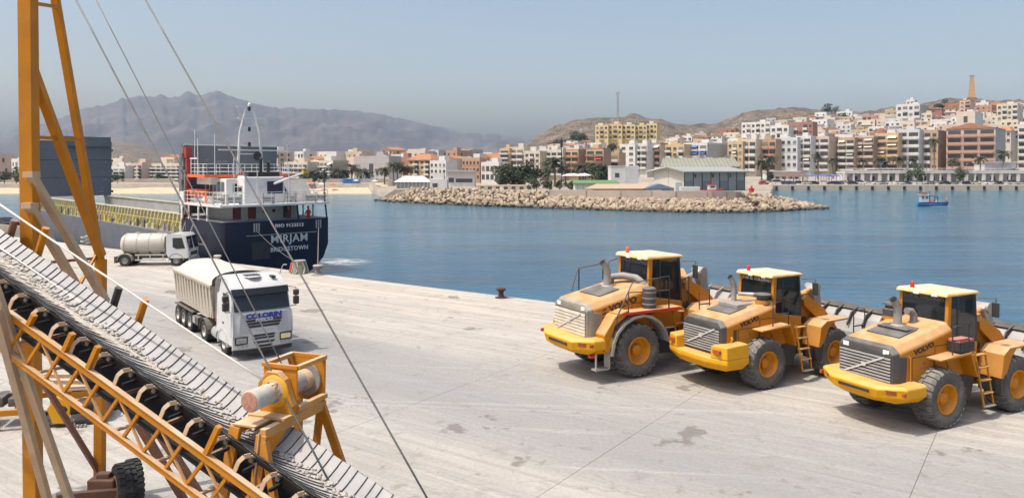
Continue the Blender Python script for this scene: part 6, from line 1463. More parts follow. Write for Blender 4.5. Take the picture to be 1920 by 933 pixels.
MB().add([up(off,-.5),up(gx+off,-.5),up(gx+off,zt),up(gx*.5+off,zr),up(off,zt)], [(0,1,2,3,4)]).build('gable_wall', M_SHEDC, wh_)
ov = nl*1.8; og = ng*1.5; e1 = gx.normalized()*1.0
MB().hexa([up(O+ov+og,zt-.35),up(lx+ov,zt-.35),up(lx+gx*.5,zr),up(gx*.5+og,zr),up(O+ov+og,zt-.05),up(lx+ov,zt-.05),up(lx+gx*.5,zr+.3),up(gx*.5+og,zr+.3)]).build('roof_slope', M_SROOF, wh_)
MB().hexa([up(gx*.5+og,zr),up(lx+gx*.5,zr),up(lx+gx+e1*2,zt-.2),up(gx+e1*2+og,zt-.2),up(gx*.5+og,zr+.3),up(lx+gx*.5,zr+.3),up(lx+gx+e1*2,zt+.1),up(gx+e1*2+og,zt+.1)]).build('roof_slope', mat('white_roof', (.6,.6,.58), .6), wh_)
for k in range(8):
    q = lx*(k/7.0)*.995+nl*.05; MB().bar(up(q,-1), up(q,zt-.1), .22, .12, nl).build('wall_post', M_BLACK, wh_)
for k in (0, 2, 4, 6):
    q = lx*((k+.5)/7.0)+nl*.05; dl = lx.normalized(); MB().hexa([up(q-dl*1.6,-.4),up(q+dl*1.6,-.4),up(q+dl*1.6+nl*.05,-.4),up(q-dl*1.6+nl*.05,-.4),up(q-dl*1.6,3.2),up(q+dl*1.6,3.2),up(q+dl*1.6+nl*.05,3.2),up(q-dl*1.6+nl*.05,3.2)]).build('roller_door', mat('dark_door', (.17,.20,.22), .6), wh_)
    if k < 6: MB().hexa([up(q+dl*2.3,4.2),up(q+dl*2.9,4.2),up(q+dl*2.9+nl*.05,4.2),up(q+dl*2.3+nl*.05,4.2),up(q+dl*2.3,5.4),up(q+dl*2.9,5.4),up(q+dl*2.9+nl*.05,5.4),up(q+dl*2.3+nl*.05,5.4)]).build('window', M_WIN, wh_)
q = gx*.5+ng*.08; MB().bar(up(q,-.5), up(q,zr-.4), .12, .06, ng).build('gable_joint', M_STEEL, wh_)
q = gx*.16+ng*.08; dg_ = gx.normalized(); MB().hexa([up(q-dg_*1.3,-.5),up(q+dg_*1.3,-.5),up(q+dg_*1.3+ng*.05,-.5),up(q-dg_*1.3+ng*.05,-.5),up(q-dg_*1.3,2.8),up(q+dg_*1.3,2.8),up(q+dg_*1.3+ng*.05,2.8),up(q-dg_*1.3+ng*.05,2.8)]).build('gable_door', M_SHED, wh_)
# green-grey roofed hall behind
a2 = P3(1240,313,275); b2 = P3(1374,313,282); hl = thing('market_hall', 'green-grey ribbed roof hall behind the blue-grey warehouse', 'hall', Vector((a2.x,a2.y,.3)))
zz0, zz1 = P3(1240,313,275).z-.3, P3(1300,296,275).z-.3; L_ = b2.x-a2.x
MB().box(0,L_,0,14,-1,zz0).build('wall', wm('sand'), hl); M_GRF = mat('green_grey_roof', (.25,.25,.20), .7, var=.12, scale=.3)
MB().hexa([(-.5,-.8,zz0),(L_+.5,-.8,zz0),(L_+.5,7,zz1),(2,7,zz1),(-.5,-.8,zz0+.2),(L_+.5,-.8,zz0+.2),(L_+.5,7,zz1+.2),(2,7,zz1+.2)]).build('roof', M_GRF, hl)
for k in range(20): x = .5+k*(L_-1)/19; MB().bar((x,-.85,zz0+.22),(x+.3,6.9,zz1+.22), .12, .12).build('roof_rib', mat('roof_rib', (.16,.16,.13), .7), hl)
for k in range(6): x = 2+k*(L_-4)/5; MB().box(x-.9,x+.9,6.6,7.6,zz1+.1,zz1+.9).build('roof_vent', M_GRF, hl)
def simple(name, label, cat, u0, u1, yt, d, dep, m_, zb=.3, rot=0, parts=()):
    A = P3(u0,313,d); w = (u1-u0)/F*d; t = thing(name, label, cat, Vector((A.x,A.y,zb)), R(rot)); h = P3(u0,yt,d).z-zb
    MB().box(0,w,0,dep,-.6,h).build('wall', m_, t); return t, w, h
t, w, h = simple('port_office', 'small white two-storey port office left of the warehouse', 'office', 1146, 1197, 312, 240, 8, wm('white'))
for k, (x, z) in enumerate(((.22,.55),(.72,.55),(.9,.55),(.2,.12),(.75,.12))): ub('window', M_WIN, t, w*x, -.06, h*z, w*.11 if k else w*.16, .1, h*.18)
ub('door', wm('white'), t, w*.42, -.12, 0, w*.12, .12, h*.4); MB().box(w*.5,w,-.3,0,0,h).build('annex', wm('bluewhite'), t); MB().box(-.15,w+.15,-.15,8.15,h,h+.2).build('roof', wm('white'), t)
t, w, h = simple('green_shed', 'low white shed with green roof beside the port office', 'shed', 1078, 1160, 345, 228, 6, wm('white'))
MB().hexa([(-.3,-.8,h),(w+.3,-.8,h),(w+.3,6.3,h),(-.3,6.3,h),(-.3,-.8,h+.3),(w+.3,-.8,h+.3),(w+.3,6.3,h+1.1),(-.3,6.3,h+1.1)]).build('roof', mat('green_roof', (.10,.22,.08), .7), t)
for k in range(8): ub('wall_batten', M_STEEL, t, w*(k+.5)/8, -.05, 0, .12, .06, h)
t, w, h = simple('brown_canopy', 'long low tan canopy roof in front of the green roofed shed', 'canopy', 1112, 1224, 353, 214, 5, wm('sand'))
MB().hexa([(-2.5,-1,h-.2),(w,-1,h-.2),(w,5,h-.2),(0,5,h-.2),(-2.5,-1,h),(w,-1,h),(w-.5,5,h+1.2),(1.5,5,h+1.2)]).build('roof', mat('tan_roof', (.42,.31,.22), .8), t)
t, w, h = simple('canvas_tent', 'blue-grey gabled canvas tent in front of the warehouse gable', 'tent', 1210, 1264, 353, 212, 5, mat('tent_side', (.30,.33,.38), .8))
MB().prism([(-.5,h-.1),(w+.5,h-.1),(w/2,h+1.3)], -.4, 5.3).build('roof', mat('tent_roof', (.14,.19,.27), .7), t); ub('tarp', awm('blue'), t, w*.72, -.5, 0, w*.25, .4, h*.7); ub('opening', M_SHEDC, t, w*.4, -.1, 0, w*.3, .1, h*.8)
t, w, h = simple('white_container', 'white shipping container standing before the warehouse', 'container', 1277, 1313, 350, 210, 2.4, mat('container_white', (.58,.58,.57), .6))
for k in range(14): ub('corrugation', mat('container_white', (.58,.58,.57)), t, w*(k+.5)/14, -.06, -.3, w/30, .06, h+.2)
ub('container_door', M_STEEL, t, w*.85, -.09, 0, w*.22, .03, h*.5)
# red fishing boat on land
pb = P3(1336, 356, 206); rbt = thing('red_boat', 'red wooden fishing boat standing on land before the warehouse', 'boat', Vector((pb.x, pb.y, .3)), R(4))
def boat_hull(Lh, B, h, m_, parent, name='hull'):
    rg = []
    for f, wd_, zb_ in ((0,.62,.12),(.15,.85,.02),(.45,1,0),(.75,.8,.05),(.92,.42,.16),(1,.05,.4)):
        x = -Lh/2+Lh*f; zt_ = h*(1+.5*max(0, f-.5)); w_ = B/2*wd_; rg.append([(x,w_,zt_),(x,w_*.9,h*.45),(x,w_*.35,h*zb_),(x,-w_*.35,h*zb_),(x,-w_*.9,h*.45),(x,-w_,zt_)])
    return MB().loft(rg).build(name, m_, parent, smooth=40)
hu_ = boat_hull(6.2, 2.2, 1.3, mat('boat_red', (.50,.06,.04), .5), rbt); MB().box(-1.2,.8,-.7,.7,1.2,2.6).build('wheelhouse', mat('boat_white', (.6,.6,.58), .5), rbt); MB().box(-1.4,1.0,-.8,.8,2.6,2.75).build('roof', mat('boat_red', (.50,.06,.04)), rbt)
MB().tube([(-.2,0,2.7),(-.2,0,4.6)], .06, 6).build('mast', mat('boat_red', (.5,.06,.04)), rbt); ub('window', M_WIN, rbt, -.2, -.74, 1.9, 1.2, .05, .5); MB().box(-2.2,2.2,-.15,.15,-.3,.05).build('keel_block', M_BRN, rbt)
pb = D(1409, 358, 196); hl_ = thing('harbour_light', 'short red harbour light tower at the root of the breakwater head', 'beacon', Vector((pb.x, pb.y, -.5)))
MB().lathe([(0,.9),(.8,.85),(.82,.7),(2.6,.62),(2.65,.85),(2.8,.85)], 16, 'z').build('tower', mat('beacon_red', (.60,.04,.04), .5), hl_, smooth=40); MB().lathe([(2.8,.3),(3.3,.3),(3.5,.1)], 12, 'z').build('lantern', mat('beacon_red', (.60,.04,.04)), hl_)
MB().lathe([(3.4,.12),(3.7,.02)], 8, 'z').build('finial', M_STEEL, hl_)
# ---- cars
def car_mesh(k):
    L_, hh, b = ((4.2,1.45,.0),(4.5,1.5,.2),(4.8,1.95,.8))[k]
    body = MB().loft([[(x*L_,-.82*w_,z0),(x*L_,-.86*w_,(z0+z1)/2),(x*L_,-.78*w_,z1),(x*L_,.78*w_,z1),(x*L_,.86*w_,(z0+z1)/2),(x*L_,.82*w_,z0)] for x, z0, z1, w_ in ((-.5,.35,.75,.9),(-.47,.25,.92,1),(-.2,.22,.98,1),(.2,.22,.95,1),(.44,.25,.80,1),(.5,.35,.65,.9))]).mesh('body', 40)
    cabn = MB().loft([[(x*L_,-w_,.9),(x*L_,-w_*.86,z),(x*L_,w_*.86,z),(x*L_,w_,.9)] for x, z, w_ in ((-.46,.98,.74),(-.36,hh-.04,.76),(.05,hh,.76),(.26 if k < 2 else .36,.96,.74))]).mesh('cabin', 40)
    roofm = MB().loft([[(x*L_,-w_,z),(x*L_,w_,z),(x*L_,w_,z+.03),(x*L_,-w_,z+.03)] for x, z, w_ in ((-.35,hh-.04,.66),(.05,hh,.66))]).mesh('roof')
    return body, cabn, roofm, L_
CM_ = [car_mesh(k) for k in range(3)]
WHM = dressed(MB().lathe([(-.1,.2),(-.11,.31),(.11,.31),(.1,.2)], 16).mesh('wheel', 40), M_TYR2)
CARC = {'white': (.6,.6,.6), 'silver': (.38,.39,.41), 'black': (.02,.02,.022), 'dark blue': (.03,.05,.13), 'grey': (.16,.17,.18), 'red': (.42,.04,.03), 'beige': (.5,.44,.34)}
CB = {}
def car(label, pos, rz, kind, col, group=None):
    key = (kind, col); m_ = mat('car_'+col.replace(' ', '_'), CARC[col], .3, .0, var=.03, coat=.5)
    if key not in CB:
        b, c, r, L_ = CM_[kind]; b2 = b.copy(); b2.materials.append(m_); c2 = c.copy(); c2.materials.append(M_GLASS); r2 = r.copy(); r2.materials.append(m_); CB[key] = (b2, c2, r2, L_)
    b, c, r, L_ = CB[key]; t = thing('parked_car', label, 'car', pos, rz, group)
    bo_ = inst(b, 'body', t); inst(c, 'cabin', t); inst(r, 'car_roof', t)
    for x in (-.3*L_, .3*L_):
        for y in (-.76, .76): inst(WHM, 'wheel', t, (x, y, .31))
    return t
cr_ = random.Random(5)
TENS = ('','','twenty-','thirty-'); ON = ('first','second','third','fourth','fifth','sixth','seventh','eighth','ninth','tenth','eleventh','twelfth','thirteenth','fourteenth','fifteenth','sixteenth','seventeenth','eighteenth','nineteenth')
def ORDC(k): k += 1; return ON[k-1] if k < 20 else ('twentieth','thirtieth')[k//10-2] if k % 10 == 0 else TENS[k//10]+ON[k % 10-1]
names = ['white','silver','black','dark blue','grey','white','beige','silver','red']
LMK = [(1480,'left end of the town quay'),(1520,'under the blue awnings'),(1580,'in front of the blue umbrellas'),(1640,'left of the red terrace'),(1700,'under the ochre corner block'),(1760,'behind the blue fishing boat'),(1830,'in front of the terracotta block'),(1920,'near the right edge of the arcade')]
for k in range(34):
    u = 1458+k*14.2+cr_.uniform(-3,3); dcar = 324+cr_.uniform(0, 1.5) if k % 3 else 330
    lm = next(s for x, s in LMK if u <= x+6) if u < 1925 else LMK[-1][1]; c = cr_.choice(names); kd = cr_.choice([0,0,1,1,2])
    p = D(u, 313, dcar); car('%s %s parked %s, %s of the quay cars' % (c, ('small car','saloon car','van')[kd], lm, ORDC(k)), Vector((p.x, p.y, .36)), R(cr_.choice([8,-6,172,186,-60,-70])), kd, c, 'cars parked along the town quay')
car('red small car parked left of the brown-roofed shelter', Vector((*D(1432,313,322).xy, .36)), R(10), 0, 'red', 'cars parked along the town quay')
# ---- town quay front, arcade, shelter, terraces
def strip(name, label, cat, u0, u1, d, z0, z1, dep, m_, kind=None):
    A, B = D(u0,313,d), D(u1,313,d); o = MB().box(0,B.x-A.x,0,dep,z0,z1).build(name if kind else 'wall_block', m_, None if kind else thing(name, label, cat, Vector((A.x,A.y,0))))
    if kind: o.location = (A.x, A.y, 0); tag(o, kind=kind)
    return o
strip('town_quay', '', '', 1447, 2090, 313.5, -3, .34, 22, mat('town_quay_concrete', (.46,.39,.32), .9, var=.12, scale=.3), 'structure')
for k in range(16):
    p = D(1456+k*30, 313, 313.3); t = thing('quay_fender', 'black rubber fender on the town quay face', 'fender', Vector((p.x,p.y,-1.6)), 0, 'fenders along the town quay face'); MB().box(-.5,.5,-.25,.2,0,1.5).build('rubber_block', M_BLACK, t, bevel=.1); MB().box(-.6,.6,.1,.2,1.5,1.6).build('bracket', M_STEEL, t)
A, B = D(1585,313,340), D(1975,313,340); W_a = B.x-A.x
ar = thing('white_arcade', 'long low white arcade with dark openings behind the parked cars', 'arcade', Vector((A.x,A.y,.35)))
MB().box(0,W_a,3.2,9,0,4.6).build('back_wall', wm('white'), ar); MB().box(-.3,W_a+.3,-.2,9.2,4.6,5.3).build('roof', wm('white'), ar); MB().box(-.3,W_a+.3,-.25,-.1,5.3,6.0).build('roof_parapet', wm('white'), ar)
npil = 24
for k in range(npil+1): ub('pillar', wm('white'), ar, W_a*k/npil, 0, 0, .7 if k % 2 else 1.5, .7, 4.6)
for k in range(npil):
    if k % 2 or k % 5 == 0: ub('opening', M_WIN, ar, W_a*(k+.5)/npil, 3.1, .0, W_a/npil*.55, .2, 3.2)
    else: ub('shop_door', wm('bluewhite'), ar, W_a*(k+.5)/npil, 3.12, 0, W_a/npil*.45, .1, 2.8)
rlm = MB()
for z in (6.5, 6.9): rlm.tube([(0,-.2,z),(W_a,-.2,z)], .05, 4)
for k in range(40): rlm.tube([(W_a*k/39,-.2,6),(W_a*k/39,-.2,6.9)], .05, 4)
rlm.build('roof_railing', M_SWH, ar)
for k, (u, c) in enumerate(((1500,'blue'),(1522,'blue'),(1546,'blue'),(1562,'blue'))):
    p = D(u,313,336); t = thing('shop_awning', '%s blue awning frame left of the white arcade' % ('leftmost','second','third','rightmost')[k], 'awning', Vector((p.x,p.y,.35)), 0, 'blue awnings on the town quay')
    MB().hexa([(-2.4,-2,3.3),(2.4,-2,3.3),(2.4,1.6,3.9),(-2.4,1.6,3.9),(-2.4,-2,3.5),(2.4,-2,3.5),(2.4,1.6,4.1),(-2.4,1.6,4.1)]).build('canvas', awm('blue'), t)
    for x in (-2.3, 2.3):
        for y in (-1.9, 1.5): MB().box(x-.07,x+.07,y-.07,y+.07,0,3.4).build('post', mat('blue_post', (.05,.12,.35), .6), t)
p = D(1462,313,330); t = thing('boat_shelter', 'brown pyramid roofed open shelter on the town quay', 'shelter', Vector((p.x,p.y,.35)))
MB().hexa([(0,0,3.2),(13,0,3.2),(13,7,3.2),(0,7,3.2),(4,2.5,5.2),(9,2.5,5.2),(9,4.5,5.2),(4,4.5,5.2)]).build('roof', mat('brown_tiles', (.16,.10,.08), .8), t)
for x in (.5,4.5,8.5,12.5):
    for y in (.5, 6.5): MB().box(x-.15,x+.15,y-.15,y+.15,0,3.2).build('post', wm('white'), t)
for (u0,u1,yt,d,c,lb) in ((1640,1694,317,352,'red','long red fronted terrace bar above the left part of the arcade'),(1604,1638,322,350,'white','white kiosk roof left of the red terrace bar'),(1440,1500,322,352,'white','low white restaurant front behind the brown shelter'),(1700,1772,324,356,'cream','cream low shop front behind the arcade under the tall palm'),(1846,1905,305,352,'white','white gabled low building right of the terracotta block')):
    t, w, h = simple('low_shop', lb, 'shop', u0, u1, yt, d, 8, wm('white') if c != 'red' else mat('terrace_red', (.38,.08,.07), .8)); ub('roof', wm('white'), t, w/2, -.8, h, w+1, 9.5, .4)
    for k in range(5): ub('window', M_WIN, t, w*(k+.5)/5, -.06, h*.35, w*.12, .1, h*.3)
# ---- beach: promenade wall, restaurant, parasols, huts, people
strip('promenade_wall', 'long grey promenade wall behind the beach', 'wall', -160, 735, 307, -.5, 3.0, 2, mat('promenade_stone', (.42,.37,.31), .9, var=.15, scale=.3))
for k, (u, w_) in enumerate(((642,11),(653,11),(664,10))):
    p = D(u,313,300); t = thing('beach_hut', '%s blue beach hut by the promenade wall' % ('left','middle','right')[k], 'hut', Vector((p.x,p.y,.8)), 0, 'blue beach huts'); MB().box(0,2.1,0,2,0,2.1).build('hut_wall', mat('hut_blue', (.05,.20,.50), .6), t); MB().prism([(-.1,2.1),(2.2,2.1),(1.05,2.5)], -.15, 2.1).build('roof', mat('hut_roof', (.08,.28,.58), .6), t); ub('door', mat('hut_door', (.04,.13,.36), .6), t, 1.05, -.05, 0, .8, .05, 1.8)
t, w, h = simple('beach_restaurant', 'white beach restaurant with glazed front and tent roof', 'restaurant', 744, 802, 341, 262, 8, mat('glazed_front', (.30,.33,.32), .4))
MB().hexa([(-1,-1,h),(w+1,-1,h),(w+1,9,h),(-1,9,h),(w*.2,2.5,h+2),(w*.8,2.5,h+2),(w*.8,5,h+2),(w*.2,5,h+2)]).build('tent_roof', wm('white'), t)
for k in range(9): ub('window_post', wm('white'), t, w*k/8, -.12, 0, .25, .15, h)
t, w, h = simple('sea_club', 'grey and white flat-roofed sea club with dark window band', 'restaurant', 838, 890, 322, 285, 9, wm('white')); ub('window_band', M_WIN, t, w*.62, -.08, h*.3, w*.6, .1, h*.25); ub('roof', wm('grey'), t, w*.5, -1.2, h, w*1.05, 10, .5); ub('window', M_WIN, t, w*.15, -.08, h*.3, w*.2, .1, h*.3)
t, w, h = simple('white_boat_house', 'stacked white terrace pavilion right of the beach restaurant', 'pavilion', 806, 838, 336, 256, 7, wm('white')); ub('upper_deck', wm('white'), t, w*.5, 1.0, h, w*.6, 4, 1.8); ub('window', M_WIN, t, w*.3, -.06, h*.2, w*.3, .08, h*.4); MB().tube([(w*.5,3,h+1.8),(w*.5,3,h+6)], .08, 6).build('flag_pole', M_SWH, t)
t, w, h = simple('stone_terrace', 'low sand-coloured terrace wall with openings behind the boulders', 'wall', 896, 1000, 347, 250, 5, wm('sand'))
for k in range(7): ub('opening', M_WIN, t, w*(k+.5)/7, -.06, 0, w*.07, .08, h*.7)
pr_ = random.Random(8); pcount = {}
ORD = ('first','second','third','fourth','fifth','sixth','seventh','eighth','ninth','tenth','eleventh','twelfth')
PAR = [dressed(MB().lathe([(2.0,1.4),(2.05,1.4),(2.6,.05)], 10, 'z').mesh('canopy'), awm(c)) for c in ('white','red','cream','blue')]; POLE = dressed(MB().tube([(0,0,0),(0,0,2.5)], .05, 5).mesh('pole'), M_SWH)
nm = {0:'white',1:'red',2:'cream',3:'blue'}
for k in range(18):
    u = 350+k*21+pr_.uniform(-6,6); dd = pr_.uniform(287, 297); p = D(u,313,dd); c = pr_.randrange(4); z = -.9+(dd-288)/9*1.5
    t = thing('beach_parasol', '%s %s parasol from the left on the far beach' % (ORD[pcount.setdefault(c, 0)], nm[c]), 'parasol', Vector((p.x,p.y,z)), 0, 'parasols on the beach'); inst(PAR[c], 'canopy', t); inst(POLE, 'pole', t); pcount[c] += 1
for k in range(4):
    u = (1068,1090,1076,1096)[k]; p = D(u,313,(262,262,270,272)[k]); t = thing('terrace_parasol', '%s large white parasol in front of the brick and ochre pair' % ('front left','front right','rear left','rear right')[k], 'parasol', Vector((p.x,p.y,.35)), 0, 'white terrace parasols'); inst(PAR[0], 'canopy', t, (0,0,1.6), (0,0,0), (2.1,2.1,1.4)); inst(POLE, 'pole', t, (0,0,0), (0,0,0), (1,1,1.9))
# ---- palms and trees
M_PALM = mat('palm_leaf', (.05,.058,.028), .7, var=.35, scale=.8); M_TRUNK = mat('palm_trunk', (.20,.15,.10), .9, var=.25, scale=2); M_LEAF = mat('tree_leaf', (.055,.08,.03), .7, var=.4, scale=.6); M_LEAF2 = mat('dark_leaf', (.035,.055,.022), .7, var=.4, scale=.6)
def palm_crown(seed, n=34):
    r = random.Random(seed); m = MB()
    for k in range(n):
        a = k*2.39996+r.uniform(-.2,.2); el = r.uniform(-.25, 1.15); Ln = r.uniform(2.3, 3.1); pts = []; e = el
        p = Vector((0,0,0))
        for i in range(6): pts.append((p.copy(), e)); p = p+Vector((math.cos(a)*math.cos(e), math.sin(a)*math.cos(e), math.sin(e)))*Ln/5; e -= .38
        sd = Vector((-math.sin(a), math.cos(a), 0))
        for i in range(5):
            for s in (-1, 1):
                for q in (0, .5):
                    b = pts[i][0].lerp(pts[i+1][0], q); wl_ = .75*(1-.12*i)*(.5 if i == 0 else 1); dr = (pts[i+1][0]-pts[i][0]).normalized()
                    m.add([b, b+dr*.26, b+sd*s*wl_+dr*.42+Vector((0,0,-.22))], [(0,1,2)])
            m.add([pts[i][0]-sd*.04, pts[i][0]+sd*.04, pts[i+1][0]+sd*.03, pts[i+1][0]-sd*.03], [(0,1,2,3)])
    return dressed(m.mesh('crown', fix=False), M_PALM)
PC_ = [palm_crown(k) for k in range(4)]
PTR = dressed(MB().tube([(0,0,-.05),(.01,0,.35),(-.01,.01,.7),(0,0,1)], [.03,.024,.02,.024], 8).mesh('trunk'), M_TRUNK)
def palm(label, u, ytop, d, zb, sc=1.0):
    p = D(u,313,d); zt = D(u,ytop,d).z-1.6*sc; h = max(2, zt-zb); t = thing('palm_tree', label, 'palm', Vector((p.x,p.y,zb)), u*.7, 'palms along the waterfront')
    inst(PTR, 'trunk', t, (0,0,0), (0,0,0), (9*sc,9*sc,h)); inst(PC_[int(u) % 4], 'crown', t, (0,0,h), (0,0,0), (sc,sc,sc))
for (u,yt,d,s,lb) in ((1440,286,340,1.9,'broad palm with dense crown left of the pale blue block'),(1428,296,342,1.5,'palm just left of the broad dense one'),(1533,286,355,1.25,'palm in front of the pinkish block'),(1562,292,352,1.35,'palm in front of the tan side wall'),(1618,294,352,1.3,'palm before the brown block with awnings'),(1650,292,350,1.3,'palm above the red terrace bar, left of three'),(1684,290,350,1.35,'palm above the arcade before the pale blue glazed block'),(1712,292,350,1.25,'small palm left of the tallest palm'),(1752,256,352,1.6,'tallest palm, in front of the dark brown side wall'),(1786,294,348,1.25,'palm at the left foot of the terracotta block'),(1838,290,348,1.35,'palm at the right foot of the terracotta block'),(1880,278,346,1.6,'lone palm in front of the white gabled building'),(1040,290,285,1.9,'large drooping palm behind the round shrubs'),(1028,300,290,1.5,'palm left of the large drooping one'),(1060,306,290,1.3,'palm before the brick and ochre pair, left'),(1086,304,290,1.4,'palm before the brick and ochre pair, middle'),(1110,300,288,1.5,'palm before the brick and ochre pair, right'),(1098,312,284,1.2,'low palm between the white terrace parasols'),(938,306,270,1.5,'palm at the left end of the green tree group'),(660,304,312,1.4,'palm before the left edge of the lilac grey hall'),(676,312,312,1.5,'bushy palm before the lilac grey hall'),(686,314,310,1.5,'second bushy palm before the lilac grey hall'),(721,310,300,1.25,'slim palm before the low white beach house'),(738,302,296,1.3,'left of two close palms by the beach restaurant'),(745,300,298,1.3,'right of two close palms by the beach restaurant'),(757,308,300,1.2,'palm behind the beach restaurant, left'),(770,308,300,1.2,'palm behind the beach restaurant, right'),(572,318,312,1.4,'palm before the long cream hotel, left'),(584,316,312,1.5,'palm before the long cream hotel, second'),(600,318,312,1.4,'palm before the long cream hotel, third'),(632,312,312,1.4,'palm before the tan end wall of the hotel'),(645,314,312,1.4,'palm right of the tan end wall of the hotel'),(505,314,308,1.2,'palm in front of the white hotel tower'),(212,326,312,1.6,'bushy palm before the white seaside block'),(300,322,312,1.4,'palm before the cream stepped hotel'),(1660,300,352,1.1,'short palm above the red terrace bar, middle'),(1900,312,346,1.1,'short palm near the right edge')):
    palm(lb, u, yt, d, terr(u, d), s)
def leaf_crown(seed, n, m_, sx=1, sz=1, name='crown'):
    r = random.Random(seed); m = MB(); cl = [Vector((r.gauss(0,.45), r.gauss(0,.45), r.gauss(0,.38))) for _ in range(14)]
    for k in range(n):
        c = r.choice(cl); v = Vector((r.gauss(0,1), r.gauss(0,1), r.gauss(0,1))).normalized()*r.uniform(.2,.48)+c
        v = Vector((v.x*sx, v.y*sx, v.z*sz)); a = Vector((r.uniform(-1,1), r.uniform(-1,1), r.uniform(-.6,.6))).normalized()*.11; b = a.cross(Vector((r.uniform(-1,1), r.uniform(-1,1), r.uniform(-1,1)))).normalized()*.08
        m.add([v-a, v+b, v+a, v-b], [(0,1,2,3)])
    return dressed(m.mesh(name, fix=False), m_)
LC = [leaf_crown(50+k, 900, (M_LEAF, M_LEAF2)[k % 2]) for k in range(5)]; SHR = [leaf_crown(80+k, 800, M_LEAF, .8, .8) for k in range(2)]
TTR = dressed(MB().tube([(0,0,-.3),(.02,0,.4),(-.02,.02,.8),(0.05,0,1.1)], [.09,.07,.05,.03], 7).tube([(0,0,.6),(.25,.1,1.1)], [.04,.02], 5).tube([(0,0,.5),(-.22,-.12,1.05)], [.04,.02], 5).mesh('trunk'), M_TRUNK)
def tree(label, u, yt, yb, d, k, sh=False):
    zb = terr(u, d); A = D(u,yt,d); zbp = D(u,yb,d).z; p = Vector((A.x, A.y, zb)); h = A.z-zb; t = thing('round_shrub' if sh else 'leafy_tree', label, 'shrub' if sh else 'tree', p, u*1.3, 'shrubs and trees by the waterfront')
    r = h*.5 if sh else h*.42
    inst(TTR, 'trunk', t, (0,0,0), (0,0,0), (h*.5,h*.5,h*.5)); inst((SHR if sh else LC)[k % (2 if sh else 5)], 'crown', t, (0,0,h*(.52 if sh else .6)), (0,0,k), (r*1.15, r*1.15, r))
for k, (u,yt,yb,lb) in enumerate(((950,312,348,'leafy green tree behind the boulders, leftmost of the clump'),(966,310,348,'tall green tree second in the clump behind the boulders'),(984,304,346,'tallest tree of the clump, below the cream balconies'),(1000,312,346,'green tree at the right end of the clump'),(975,328,352,'low dark tree in front of the clump'),(942,330,352,'low dark tree at the left foot of the clump'),(1124,310,340,'dark tree right of the terrace parasols'),(1140,314,340,'dark tree beside the white port office'),(1444,320,345,'broad dark tree under the broad palm'),(1720,312,330,'dark tree beside the tallest palm'),(1800,316,334,'dark tree at the foot of the terracotta block'),(606,326,346,'tree before the hotel awnings'),(536,326,346,'tree between the white hotel and the cream wing'),(590,328,348,'low tree before the hotel by the beach'),(30,318,350,'broad dark tree left of the mast'),(8,322,350,'dark tree at the left edge of the photo'),(58,322,350,'dark tree just behind the mast'),(220,326,348,'round tree before the white seaside block'),(1372,314,340,'dark tree at the right end of the warehouse'))):
    tree(lb, u, yt, yb, 262 if 930 < u < 1010 else 300 if u < 900 else 272 if u < 1160 else 335, k)
for k, u in enumerate((1006, 1026, 1049, 1072)): tree('round clipped green shrub, %s of the four' % ('leftmost','second','third','rightmost')[k], u, 336, 354, 236, k, True)
rt_ = random.Random(12)
for k, (u, d) in enumerate(((1078,690),(1092,670),(1216,610),(1226,600),(1060,650),(1044,645),(1180,612),(1150,610),(1760,640),(1552,820),(1578,640))):
    h = rt_.uniform(7, 11); t = thing('hill_tree', 'dark bushy tree on the hillside %s' % ('at the left hilltop','below the left hilltop','right of the yellow terraces','beside the yellow terraces, lower one','left of the yellow terraces, upper one','left of the yellow terraces, lower one','before the fourth yellow block','before the second yellow block','left of the chimney','on the brown ridge','among the white skyline houses')[k], 'tree', Vector(((u-CX)/F*d, d, terr(u, d)-.5)), k, 'trees on the hillside')
    inst(TTR, 'trunk', t, (0,0,0), (0,0,0), (h*.5,)*3); inst(LC[k % 5], 'crown', t, (0,0,h*.55), (0,0,k), (h*.75, h*.6, h*.45))
for k in range(9):
    u = (1500,1545,1590,1652,1700,1738,1776,1812,1870)[k]; p = D(u,313,338); t = thing('street_lamp', 'thin street lamp %s along the arcade' % ('first','second','third','fourth','fifth','sixth','seventh','eighth','ninth')[k], 'lamp', Vector((p.x,p.y,.35)), 0, 'street lamps along the arcade'); MB().tube([(0,0,0),(0,0,8.5),(.3,0,9)], .08, 5).build('pole', M_STEEL, t); MB().box(-.2,.9,-.15,.15,8.95,9.1).build('lamp_head', M_SWH, t)
pm = D(1053,285,300); t = thing('flag_mast', 'dark slim pole rising above the cream roofs left of the yellow terraces', 'pole', Vector((pm.x,pm.y,1))); MB().tube([(0,0,0),(0,0,D(1053,262,300).z)], .2, 6).build('pole', M_BLACK, t); MB().box(-.5,.5,-.3,.3,D(1053,262,300).z-4,D(1053,262,300).z-1).build('antenna_panel', M_BLACK, t)
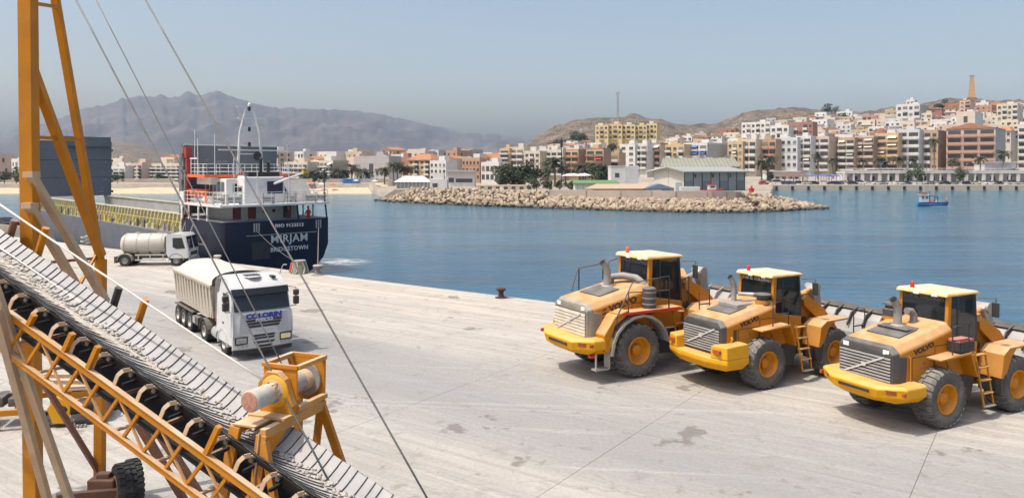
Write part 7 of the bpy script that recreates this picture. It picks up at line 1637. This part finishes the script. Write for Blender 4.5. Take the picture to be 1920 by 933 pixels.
# ---- blue fishing boat
pb = G(1748, 386, WZ); fbt = thing('fishing_boat', 'small blue fishing boat under way in front of the town quay', 'boat', Vector((pb.x,pb.y,WZ-.25)), R(-8))
hb_ = boat_hull(7.4, 2.6, 1.15, mat('boat_blue', (.05,.20,.42), .4, var=.15, scale=1), fbt); MB().box(-3.6,3.4,-1.25,-1.2,1.05,1.25).build('gunwale', mat('boat_navy', (.02,.04,.14), .4), fbt); MB().box(-3.6,3.2,-1.0,1.0,1.0,1.06).build('deck', M_DECKG, fbt)
cbn = MB().box(-2.9,-1.1,-.8,.8,1.0,3.0).build('wheelhouse', mat('boat_pale', (.40,.47,.52), .5), fbt, bevel=.08); MB().box(-3.1,-.9,-.95,.95,3.0,3.15).build('wheelhouse_roof', mat('boat_white', (.6,.6,.58)), cbn)
for x in (-2.5,-1.6): ub('window', M_WIN, cbn, x, -.84, 2.1, .5, .05, .55)
for p_, q_ in (((-.6,0,1),(-.6,0,4.0)),((.9,-.9,1),(.9,-.9,2.6)),((.9,.9,1),(.9,.9,2.6)),((.9,-.9,2.6),(.9,.9,2.6)),((-.9,0,2.9),(.9,0,2.6))): MB().tube([p_, q_], .09, 6).build('gallows_bar', mat('boat_navy', (.02,.04,.14)), fbt)
MB().lathe([(1.05,.5),(1.6,.45),(1.7,.2)], 10, 'z', (-.3,-.4,0)).build('net_heap', mat('net_red', (.50,.08,.10), .9), fbt); MB().lathe([(0,.1),(.2,.3),(.5,.3),(.6,.1)], 10, 'z', (3.2,-.5,1.6)).build('buoy', M_SORG, fbt); MB().box(-2.6,-1.4,-.5,.5,3.15,3.7).build('gear_box', M_BRN, cbn)
MB().tube([(-2.0,0,3.15),(-2.0,0,5.2)], .05, 5).build('antenna', M_SWH, cbn); MB().box(.9,1.5,-.3,.4,1.05,1.7).build('fish_crate', mat('boat_white', (.6,.6,.58)), fbt)
# foam of the wash
fm = bpy.data.materials.new('foam'); fm.use_nodes = True; N, L = fm.node_tree.nodes, fm.node_tree.links; p = N['Principled BSDF']; p.inputs['Base Color'].default_value = (.75,.79,.8,1); p.inputs['Roughness'].default_value = .7
g = N.new('ShaderNodeNewGeometry'); tcn = N.new('ShaderNodeTexCoord'); nf = nnoise(N, L, nmap(N, L, g.outputs['Position'], (.7,1.6,1)), 1.1, 6, .7)
gr_ = N.new('ShaderNodeTexGradient'); gr_.gradient_type = 'SPHERICAL'; L.new(nmap(N, L, tcn.outputs['Object'], (1,1,1)), gr_.inputs[0])
mu = N.new('ShaderNodeMath'); mu.operation = 'MULTIPLY'; L.new(nramp(N, L, nf, [(.42, 0.0), (.62, 1.0)]), mu.inputs[0]); L.new(gr_.outputs['Fac'], mu.inputs[1]); 
m2 = N.new('ShaderNodeMath'); m2.operation = 'MULTIPLY'; m2.use_clamp = True; m2.inputs[1].default_value = 1.6; L.new(mu.outputs[0], m2.inputs[0]); L.new(m2.outputs[0], p.inputs['Alpha'])
fome = MB().lathe([(0,1.0),(0.0,.5),(0,.02)], 24, 'z').mesh('foam', fix=False); fome.materials.append(fm)
def foam(label, u, y, sx, sy, rz=0):
    o = inst(fome, 'water_foam', None, G(u, y, WZ+.012), (0,0,rz), (sx, sy, 1)); tag(o, label, 'foam', kind='stuff')
foam('white wash behind the ship stern', 622, 491, 4.5, 3.5); foam('bow wave of the blue fishing boat', 1765, 387, 4, 1.3)
